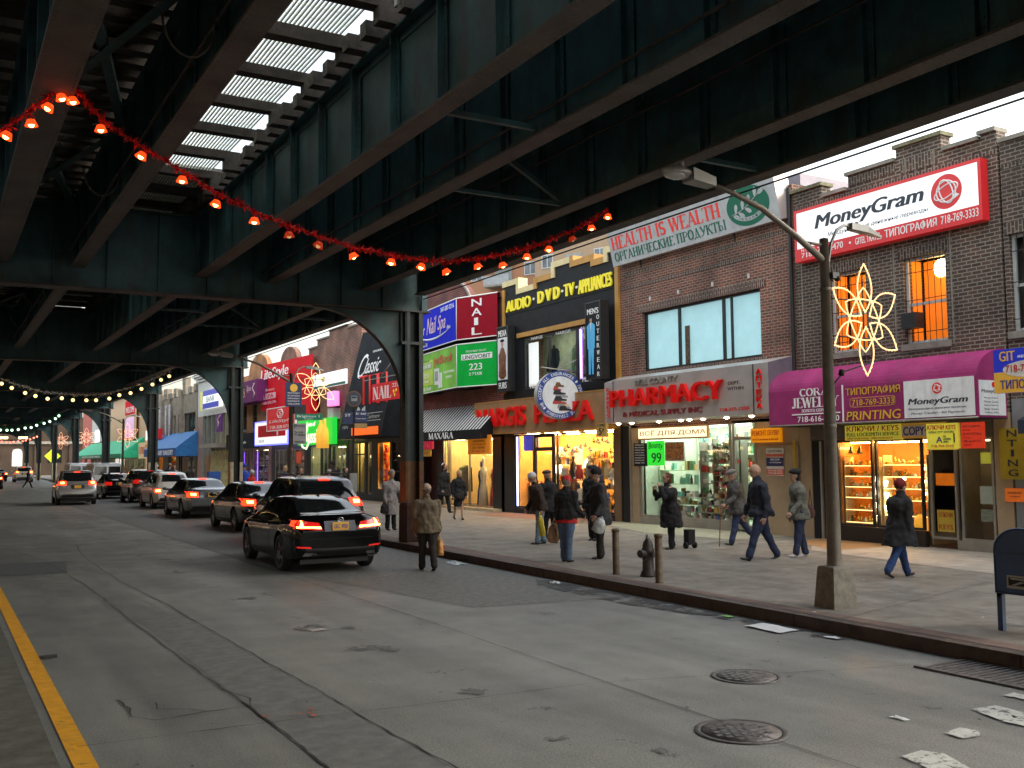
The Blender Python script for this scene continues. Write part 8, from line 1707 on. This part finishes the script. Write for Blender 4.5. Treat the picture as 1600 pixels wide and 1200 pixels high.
SKIN = pbr('skin', (.42, .25, .17), .55, var=.08, vscale=9); SHOE = pbr('black_shoe', (.012, .011, .01), .45, var=.1); SHOEW = pbr('pale_sneaker', (.5, .47, .48), .6, var=.1)
def person(label, x, y, z0, face, h, jk, tr, sh=SHOE, hem=.46, legs=((8, 2), (-8, 4)), arms=((8, 10, 20), (-8, 10, 20)), lean=4, bulk=1.0, hat=None, hairm=None, hood=False, vox=.013, head_turn=0, head_dn=0, collar=None, hatm=None, grp='people walking along the street', skirt=0, female=False, bag=None):
    """faces local +x. legs: (swing fwd, knee bend) per side (left +y, right -y); arms: (swing fwd, out, elbow)"""
    t = thing('person', label, 'person', (x, y, z0), R(face), grp); b = bulk*1.12; arms = tuple((a_, o_*.7, e_) for a_, o_, e_ in arms)
    th, sn = .245*h, .245*h; J = []
    for s, (a, k) in zip((1, -1), legs):
        hip = Vector((0, s*.05*h, 0)); kn = hip+Vector((math.sin(R(a)), 0, -math.cos(R(a))))*th; an = kn+Vector((math.sin(R(a-k)), 0, -math.cos(R(a-k))))*sn; J.append([hip, kn, an])
    low = min(j[2].z for j in J); hz = -low+.045*h
    for j in J:
        for p in j: p.z += hz
    ln = math.tan(R(lean)); sx = lambda z: (z-hz)*ln
    shz = hz+.29*h; S = []
    for s, (a, o_, e) in zip((1, -1), arms):
        p = Vector((sx(shz), s*.096*h*b**.5, shz-.03*h)); d = Vector((math.sin(R(a)), s*math.sin(R(o_)), -math.cos(R(a)))).normalized(); el = p+d*.165*h
        d2 = Vector((math.sin(R(a+e)), s*math.sin(R(o_*.3))-s*max(0, (e-60))/120, -math.cos(R(a+e)))).normalized(); wr = el+d2*.145*h; S.append([p, el, wr, d2])
    nz = shz+.045*h; hc = Vector((sx(nz)+.018*h+.01*h*head_dn/10, 0, nz+.085*h-.004*h*head_dn/5))
    M = MB()
    # body: legs, torso, neck, head, hands in one skin
    for j in J: capsule(M, j, [.05*h, .034*h, .022*h], SKIN, 10)
    rings(M, [(0, 0, hz-.03*h, .06*h, .085*h), (sx(hz+.1*h), 0, hz+.1*h, .055*h, .075*h), (sx(hz+.22*h), 0, hz+.22*h, .062*h, .09*h), (sx(shz), 0, shz, .05*h, .1*h), (sx(shz)+.005, 0, shz+.03*h, .04*h, .04*h)], SKIN)
    capsule(M, [Vector((sx(shz), 0, shz)), Vector((sx(nz)+.008*h, 0, nz+.03*h))], [.038*h, .034*h], SKIN)
    for p in S: capsule(M, p[:3], [.03*h, .024*h, .017*h], SKIN, 8)
    ht = Matrix.Translation(hc) @ Matrix.Rotation(R(head_turn), 4, 'Z') @ Matrix.Rotation(R(head_dn+lean*.3), 4, 'Y'); M.T = ht; q = h*.001
    M.ball((-.004*h, 0, .012*h), .059*h, SKIN, 10, (1.05, .86, 1.08)); M.ball((.018*h, 0, -.03*h), .036*h, SKIN, 8, (1, .9, 1.0)); M.ball((.03*h, 0, -.048*h), .014*h, SKIN, 6, (1, 1.1, .8))
    M.add([(.052*h, 0, .012*h), (.07*h, 0, -.016*h), (.05*h, .012*h, -.016*h), (.05*h, -.012*h, -.016*h), (.035*h, 0, 0)], [(0, 2, 1), (0, 1, 3), (1, 2, 3), (0, 4, 2), (0, 3, 4), (2, 4, 3)], SKIN)
    M.ball((.049*h, 0, .022*h), .013*h, SKIN, 5, (.6, 2.3, .5)); M.ball((.05*h, 0, -.031*h), .009*h, SKIN, 5, (.7, 1.6, .6))
    for s in (-1, 1): M.ball((-.004*h, s*.05*h, -.003*h), .014*h, SKIN, 6, (.7, .35, 1.25))
    M.T = Matrix()
    for (p, el, wr, d2), s in zip(S, (1, -1)):
        fw = d2; sd = Vector((0, 1, 0)); sd = (sd-fw*sd.dot(fw)).normalized(); up = fw.cross(sd)
        pc = wr+fw*.028*h; M.ball(pc, .023*h, SKIN, 7, (1, .8, 1.15)); curl = -up if up.x < 0 else up
        for k, ln_ in enumerate((.036, .042, .039, .03)):
            o_ = (sd.cross(fw))*0+Vector((0, 0, 0)); off = up*((k-1.5)*.0105*h); a0 = pc+fw*.016*h+off; a1 = a0+fw*ln_*.55*h-sd*s*.006*h; a2 = a1+fw*ln_*.4*h-sd*s*.016*h
            capsule(M, [a0, a1, a2], [.0065*h, .006*h, .005*h], SKIN, 6)
        a0 = pc+up*.018*h; capsule(M, [a0, a0+up*.014*h+fw*.014*h-sd*s*.006*h, a0+up*.016*h+fw*.03*h-sd*s*.01*h], [.008*h, .007*h, .006*h], SKIN, 6)
    emit(fuse(M, vox*.62, 0, smooth=1), 'body', SKIN, t)
    e = MB(); e.T = ht
    for s in (-1, 1): e.ball((.0505*h, s*.02*h, .009*h), .006*h, M_txtblk, 5, (.6, 1.3, .7))
    e.box(.056*h, .0585*h, -.013*h, .013*h, -.0325*h, -.0305*h, pbr('lips', (.3, .1, .08), .6, var=0)); e.build('eyes_and_mouth', t)
    # trousers
    M = MB()
    if not skirt:
        for j in J: capsule(M, [j[0]+Vector((0, 0, .0)), j[0].lerp(j[1], .5), j[1], j[1].lerp(j[2], .55), j[2]+Vector((0, 0, .004*h))], [.066*h*b**.5, .058*h*b**.5, .046*h, .041*h, .04*h], tr, 12)
    rings(M, [(0, 0, hz-.05*h, .062*h*b, .095*h*b), (0, 0, hz+.03*h, .068*h*b, .09*h*b), (0, 0, hz+.09*h, .06*h*b, .08*h*b)], tr, 16)
    if skirt: rings(M, [(0, 0, skirt*h, .085*h, .105*h), (0, 0, hz, .07*h*b, .09*h*b)], tr, 16)
    emit(fuse(M, vox, .014*h*.5, 9, 2), 'trousers' if not skirt else 'skirt', tr, t)
    # jacket / coat
    M = MB(); zz = hem*h; fl = 1.0+max(0, .5-hem)*.8
    mid = .92 if female else 1.0
    sw = max(abs(math.sin(R(a))) for a, k in legs)*max(.02*h, hz+.02*h-zz)*.75; bx = .012*h
    rings(M, [(sx(zz)*.3, 0, zz, .08*h*b*fl+sw+bx, .104*h*b*fl), (sx(zz+.05*h)*.4, 0, zz+.04*h, .082*h*b*fl+sw*.7+bx, .107*h*b*fl), (0, 0, max(zz+.06*h, hz+.03*h), .082*h*b+bx, .105*h*b), (sx(hz+.11*h), 0, hz+.11*h, .075*h*b*mid, .094*h*b*mid), (sx(hz+.2*h), 0, hz+.2*h, .078*h*b, .103*h*b), (sx(shz-.04*h)-.005*h, 0, shz-.045*h, .077*h*b, .118*h*b**.5), (sx(shz)-.005*h, 0, shz-.008*h, .068*h*b, .108*h*b**.5), (sx(shz), 0, shz+.022*h, .052*h, .07*h), (sx(nz), 0, shz+.042*h, .043*h, .05*h)], jk, 18)
    for p in S:
        d = (p[2]-p[1]).normalized(); capsule(M, [p[0], p[0].lerp(p[1], .5), p[1], p[1].lerp(p[2], .5), p[2]+d*.002], [.046*h*b**.5, .043*h*b**.5, .037*h, .034*h, .03*h], jk, 10)
    if hood: M.ball((sx(nz)-.035*h, 0, nz+.012*h), .055*h, jk, 8, (.8, 1.15, .7))
    else: capsule(M, [Vector((sx(nz), 0, shz+.03*h)), Vector((sx(nz)+.004*h, 0, nz+.012*h))], [.046*h, .042*h], jk, 12)
    emit(fuse(M, vox, .022*h, 5.5, 2), 'coat' if hem < .42 else 'jacket', jk, t)
    for j, (a, k) in zip(J, legs):
        M = MB(); p = j[2]; tl = max(-60, min(25, (a-k)*1.0)); M.T = Matrix.Translation(p) @ Matrix.Rotation(R(-tl*.6 if tl > 0 else -tl*.8), 4, 'Y')
        M.ball((.01*h, 0, -.022*h), .03*h, sh, 7, (1.1, .85, .8)); M.ball((.06*h, 0, -.032*h), .026*h, sh, 7, (1.7, .95, .55)); M.ball((.0, 0, -.034*h), .024*h, sh, 6, (1.2, .9, .5)); emit(fuse(M, vox*.7, 0), 'shoe', sh, t)
    # hair and hats
    if hairm:
        M = MB(); M.T = ht; M.ball((-.014*h, 0, .02*h), .059*h, hairm, 10, (1.02, .93, 1.06))
        if female: M.ball((-.025*h, 0, -.02*h), .05*h, hairm, 9, (.8, 1.05, 1.3))
        emit(fuse(M, vox*.7, .006*h, 26, 1), 'hair', hairm, t)
    hm = hatm
    if hat:
        M = MB(); M.T = ht
        if hat == 'cap': M.ball((-.008*h, 0, .028*h), .062*h, hm, 10, (1.06, .92, .95)); M.add([(.03*h, .045*h, .035*h), (.03*h, -.045*h, .035*h), (.105*h, -.03*h, .018*h), (.118*h, 0, .016*h), (.105*h, .03*h, .018*h), (.03*h, .045*h, .028*h), (.03*h, -.045*h, .028*h), (.105*h, -.03*h, .011*h), (.118*h, 0, .009*h), (.105*h, .03*h, .011*h)], [(0, 1, 2, 3, 4), (9, 8, 7, 6, 5), (0, 5, 6, 1), (1, 6, 7, 2), (2, 7, 8, 3), (3, 8, 9, 4), (4, 9, 5, 0)], hm)
        elif hat == 'beanie': M.ball((-.012*h, 0, .03*h), .064*h, hm, 10, (1.05, .94, .98)); rings(M, [(-.01*h, 0, .012*h, .066*h, .059*h), (-.01*h, 0, .034*h, .066*h, .06*h)], hm, 16)
        elif hat == 'flat': M.ball((.002*h, 0, .045*h), .068*h, hm, 10, (1.15, .98, .5)); M.ball((.055*h, 0, .03*h), .035*h, hm, 6, (1, 1.2, .25))
        elif hat == 'beret': M.ball((-.012*h, 0, .045*h), .072*h, hm, 10, (1.0, 1.0, .62))
        elif hat == 'kippah': M.ball((-.02*h, 0, .04*h), .056*h, hm, 8, (.85, .85, .8))
        emit(fuse(M, vox*.6, .003*h, 20, 1), 'hat', hm, t)
    if collar: M = MB(); rings(M, [(sx(zz), 0, zz-.035*h, .082*h*b, .105*h*b), (sx(zz), 0, zz+.02*h, .078*h*b, .1*h*b)], collar, 16); emit(fuse(M, vox, .01*h, 9), 'shirt_hem', collar, t)
    t['_'] = 0; del t['_']
    rot = Matrix.Rotation(R(face), 4, 'Z')
    return t, [Vector((x, y, z0))+(rot @ (p[2]+p[3]*.06*h)) for p in S]
def cloth(n, c, sc=30, v=.2): return pbr(n, c, .85, var=v, vscale=sc, bump=.25, bscale=120)
C_ol = cloth('olive_jacket_cloth', (.11, .085, .052)); C_blk = cloth('black_cloth', (.01, .01, .012)); C_nav = cloth('navy_cloth', (.014, .018, .032)); C_brn = cloth('brown_leather', (.04, .024, .016), 8); C_brn2 = cloth('dark_trousers', (.016, .013, .011)); C_jean = cloth('light_jeans', (.16, .24, .31), 18); C_jean2 = cloth('blue_jeans', (.085, .14, .24), 18); C_jeand = cloth('dark_jeans', (.022, .035, .085), 18); C_gry = cloth('grey_coat_cloth', (.065, .062, .058)); C_lgry = cloth('pale_grey_coat', (.3, .27, .26)); C_pk = cloth('grey_green_jacket', (.12, .12, .10)); C_par = cloth('charcoal_parka', (.035, .035, .038)); C_red = cloth('red_cloth', (.5, .015, .015)); C_blu = cloth('royal_blue_coat', (.02, .06, .4)); C_tan = cloth('tan_knit', (.3, .22, .17)); H_dk = cloth('dark_brown_hair', (.03, .016, .01)); H_blk = cloth('black_hair', (.008, .007, .007)); H_gry = cloth('grey_hair', (.22, .2, .18)); H_red = cloth('auburn_hair', (.1, .035, .015)); H_bl = cloth('blond_hair', (.4, .28, .15)); C_wht = cloth('white_cap', (.6, .6, .62)); C_jeanp = cloth('navy_jeans', (.02, .03, .07), 18)
def bag(name, label, cat, p, w_, d_, h_, mat, rz=0, hl=.16, tilt=0, txt=None, soft=True):
    t = thing(name, label, cat, tuple(p), R(rz)); M = MB(); M.T = Matrix.Rotation(R(tilt), 4, 'Y')
    rings(M, [(0, 0, -hl-h_, w_*.42, d_*.42), (0, 0, -hl-h_*.85, w_*.5, d_*.5), (0, 0, -hl-h_*.3, w_*.48, d_*.42), (0, 0, -hl-.0, w_*.3, d_*.2)], mat, 16)
    emit(fuse(M, .012, .012, 14, 1), 'bag_body', mat, t)
    M = MB(); M.T = Matrix.Rotation(R(tilt), 4, 'Y')
    for s in (-1, 1): M.tube([(s*w_*.2, 0, -hl), (s*w_*.1, 0, -hl*.4), (0, 0, 0)], .008, mat, 6)
    if txt: M.box(-w_*.25, w_*.25, -d_*.5-.004, -d_*.46, -hl-h_*.7, -hl-h_*.4, txt)
    M.build('handles', t)
# man walking in the road
_, hd = person('man in olive jacket and pale cap walking away in the road, carrying a plastic bag', 8.14, 17.2, 0, 78, 1.58, C_ol, C_brn2, hem=.45, legs=((10, 3), (-12, 8)), arms=((-4, 12, 12), (-6, 14, 10)), lean=5, bulk=1.3, hat='cap', hatm=cloth('pale_cap', (.34, .26, .2)), hairm=cloth('brown_grey_hair', (.12, .1, .085)), vox=.011)
bag('plastic_bag', 'orange yellow plastic bag in the hand of the man in the road', 'bag', hd[1], .24, .16, .3, pbr('orange_plastic_bag', (.6, .3, .1), .4, var=.25, vscale=8), 80, .1, txt=GOODS[3])
person('man in black coat and kippah looking up beside the nearest column', 16.0, 32.4, .15, -55, 1.74, C_blk, C_blk, hem=.36, legs=((14, 4), (-14, 12)), bulk=1.15, hat='kippah', hatm=C_wht, hairm=H_dk, head_turn=25, head_dn=-14)
person('woman in black jacket and skirt walking toward the camera by the boutique', 14.6, 28.5, .15, -100, 1.55, C_blk, C_blk, hem=.42, legs=((12, 4), (-14, 14)), skirt=.27, hairm=H_bl, female=True, bulk=1.1, head_dn=4)
_, hd = person('woman in long pale grey coat and knitted cap standing left of the nearest column', 11.0, 25.6, .15, -85, 1.6, C_lgry, C_blk, hem=.27, legs=((3, 2), (-3, 2)), arms=((25, 12, 80), (0, 12, 15)), hat='beanie', hatm=C_tan, lean=3, bulk=1.05)
bag('handbag', 'dark handbag held by the woman in the pale grey coat', 'bag', (hd[1].x-.05, hd[1].y-.05, hd[1].z+.1), .26, .14, .24, C_brn2, 0, .08)
_, hd = person('man in brown leather jacket, white cap and light jeans by the gift store', 11.95, 19.3, .15, 165, 1.6, C_brn, C_jean, hem=.47, legs=((7, 2), (-6, 6)), arms=((-15, 14, 15), (4, 12, 25)), hat='cap', hatm=C_wht, lean=12, bulk=1.1, head_turn=-30, head_dn=20, vox=.011)
person('person in dark coat and grey cap behind the man in the brown leather jacket', 12.5, 19.75, .15, 100, 1.62, C_blk, C_blk, hem=.42, legs=((8, 2), (-8, 8)), hat='flat', hatm=C_gry, lean=5)
_, hd = person('man in red cap, black jacket with red hem and blue jeans standing near the kerb', 10.33, 15.75, .15, 20, 1.56, C_blk, C_jean2, hem=.5, legs=((2, 1), (-2, 1)), arms=((-6, 10, 20), (12, 8, 45)), hat='cap', hatm=C_red, hairm=H_gry, lean=2, bulk=1.22, collar=C_red, vox=.011, head_turn=-5)
bag('paper_bag', 'brown paper bag with yellow side held behind the man with the red cap', 'bag', (hd[0].x-.02, hd[0].y+.12, hd[0].z+.12), .34, .16, .36, pbr('brown_paper', (.3, .17, .08), .7, var=.15), 30, .1, 12)
bag('shopping_bag', 'narrow yellow shopping bag just left of the man with the red cap', 'bag', (hd[0].x-.15, hd[0].y+.45, hd[0].z+.22), .18, .1, .42, pbr('yellow_bag', (.6, .5, .04), .5), 30, .06, -14)
person('man in black jacket and dark cap behind the man in the charcoal parka', 13.5, 19.4, .15, -150, 1.72, C_blk, C_blk, hem=.44, legs=((4, 2), (-4, 2)), hat='flat', hatm=C_blk, bulk=1.25, lean=2)
_, hd = person('man in charcoal parka and black knit cap holding a white bag left of the bollards', 11.17, 15.85, .15, 165, 1.7, C_par, C_brn2, hem=.38, legs=((3, 1), (-3, 2)), arms=((0, 8, 30), (28, 10, 50)), hat='beanie', hatm=C_blk, lean=3, bulk=1.08, hood=True, vox=.011, head_dn=6)
bag('plastic_bag', 'crumpled white plastic bag held by the man in the charcoal parka', 'bag', (hd[0].x+.12, hd[0].y-.12, hd[0].z+.05), .26, .22, .27, pbr('white_plastic_bag', (.55, .6, .6), .35, var=.15, vscale=6), 100, .05, -28)
person('woman in long black coat holding a phone to her face at the pharmacy window', 13.54, 16.6, .15, 170, 1.56, C_blk, C_blk, hem=.3, legs=((4, 1), (-4, 2)), arms=((55, 12, 110), (40, 15, 115)), hairm=H_red, female=True, lean=6, bulk=1.25, vox=.011)
t = thing('shopping_trolley', 'small black wheeled trolley behind the woman in the long black coat', 'trolley', (13.95, 16.5, .15)); m = MB(); m.box(-.09, .09, -.08, .08, .08, .4, C_blk); m.build('trolley_bag', t)
for s in (-1, 1): m = MB(); m.cyl((s*.12-.02, -.02, .07), (s*.12+.02, -.02, .07), .07, n=12, mat=M_tyre); m.build('wheel', t)
_, hd = person('man in grey coat and grey flat cap walking with a cane before the pharmacy door', 15.35, 16.5, .15, 160, 1.64, C_gry, C_jeand, SHOE, hem=.42, legs=((16, 3), (-20, 18)), arms=((22, 10, 35), (10, 10, 25)), hat='flat', hatm=cloth('grey_cap', (.14, .13, .12)), hairm=H_gry, lean=9, bulk=1.15, head_dn=10)
m = MB(); e = hd[0]; m.tube([(0, 0, .82), (.03, 0, .87), (.07, 0, .85)], .012, M_wood, 6); m.cyl((0, 0, .82), (-.06, 0, 0), .011, n=6, mat=M_wood); m.build('walking_cane', label='thin walking cane of the man in the grey coat', cat='cane', loc=(e.x-.05, e.y, .15))
person('bald man in black jacket and dark jeans striding left', 13.5, 13.9, .15, 165, 1.8, C_nav, C_jeanp, hem=.46, legs=((24, 6), (-20, 8)), arms=((-8, 8, 18), (4, 8, 22)), hairm=None, lean=6, bulk=1.12, vox=.011, head_dn=4)
_, hd = person('woman with black hair in grey jacket and navy trousers, shoulder bag on her side', 14.5, 13.9, .15, 160, 1.64, C_pk, C_jeanp, SHOEW, hem=.44, legs=((10, 2), (-8, 5)), arms=((10, 8, 35), (-6, 12, 20)), hairm=H_blk, hat='beret', hatm=H_blk, female=True, lean=5, bulk=1.08, vox=.011)
bag('shoulder_bag', 'dark red brown bag hanging from the shoulder of the woman in the grey jacket', 'bag', (14.72, 13.82, .15+1.3), .3, .14, .26, cloth('maroon_bag', (.05, .02, .02)), 20, .3)
person('woman in red hat and black coat walking right past the jewellery window', 13.35, 10.68, .15, -8, 1.53, C_blk, cloth('bright_blue_trousers', (.02, .05, .16)), hem=.33, legs=((16, 2), (-20, 14)), arms=((8, 8, 12), (-10, 8, 10)), hat='beanie', hatm=cloth('dark_red_hat', (.16, .01, .012)), hairm=H_dk, lean=4, bulk=1.25, vox=.011)
# people farther along the sidewalk
far = [('man in royal blue coat beyond the parked cars', 11.4, 42, 120, 1.78, C_blu, C_blk, dict(hat='beanie', hatm=C_blu)), ('woman in dark red jacket and white hat in front of the man in royal blue', 11.1, 40, -60, 1.52, C_red, C_blk, dict(hat='beanie', hatm=C_wht, collar=C_wht)),
 ('fair-haired woman in dark jacket beside the second lamp post', 13.3, 42.5, 90, 1.66, C_nav, C_blk, dict(hairm=H_bl, female=True)), ('auburn-haired woman close right of the second lamp post', 13.8, 42, -80, 1.55, C_brn, C_blk, dict(hairm=H_red, female=True)),
 ('tall man in black facing the lit shop behind the crossover', 15.3, 42, 80, 1.86, C_blk, C_blk, dict(hairm=H_blk)), ('woman in dark coat right of the tall man in black', 15.6, 41.3, -70, 1.55, C_brn2, C_blk, dict(hairm=H_dk, female=True)), ('old man with grey cap seen over the roof of the crossover', 14.2, 39.5, -100, 1.5, C_gry, C_blk, dict(hat='flat', hatm=C_lgry)),
 ('broad man in black coat beyond the grey sedan', 11.9, 60, 60, 1.8, C_blk, C_blk, dict(hairm=H_gry, bulk=1.3)), ('woman in dark coat left of the broad man in black', 11.5, 62, -80, 1.7, C_gry, C_blk, dict(hairm=H_bl, female=True)), ('dark figure near the blue newspaper box', 13.5, 62, 90, 1.6, C_brn2, C_blk, dict(hairm=H_dk)),
 ('dark figure crossing the road far away near the white crossover', 6.9, 92, 0, 1.6, C_nav, C_blk, dict(legs=((24, 4), (-24, 12)), hairm=H_dk)), ('figure in red by the silver crossover far down the street', 9.9, 88, -90, 1.7, C_red, C_blk, dict(hairm=H_dk)), ('man with white cap under the green awning', 12.3, 66, -90, 1.7, C_gry, C_blk, dict(hat='cap', hatm=C_wht)), ('woman in pale coat under the green awning', 14.6, 72, -90, 1.6, C_lgry, C_blk, dict(hairm=H_dk, female=True)),
 ('man in dark jacket at the dim shop front below the purple awning', 15.2, 48, 150, 1.7, C_blk, C_jeand, dict(hairm=H_dk)), ('woman with tan bag walking by the dim shop front', 14.6, 46.8, -60, 1.6, C_tan, C_blk, dict(hairm=H_red, female=True))]
for lb, x, y, f, hh, jk, trs, kw in far: kw.setdefault('legs', ((8, 2), (-8, 6))); person(lb, x, y, 0 if x < 8 else .15, f, hh, jk, trs, vox=.022, **kw)
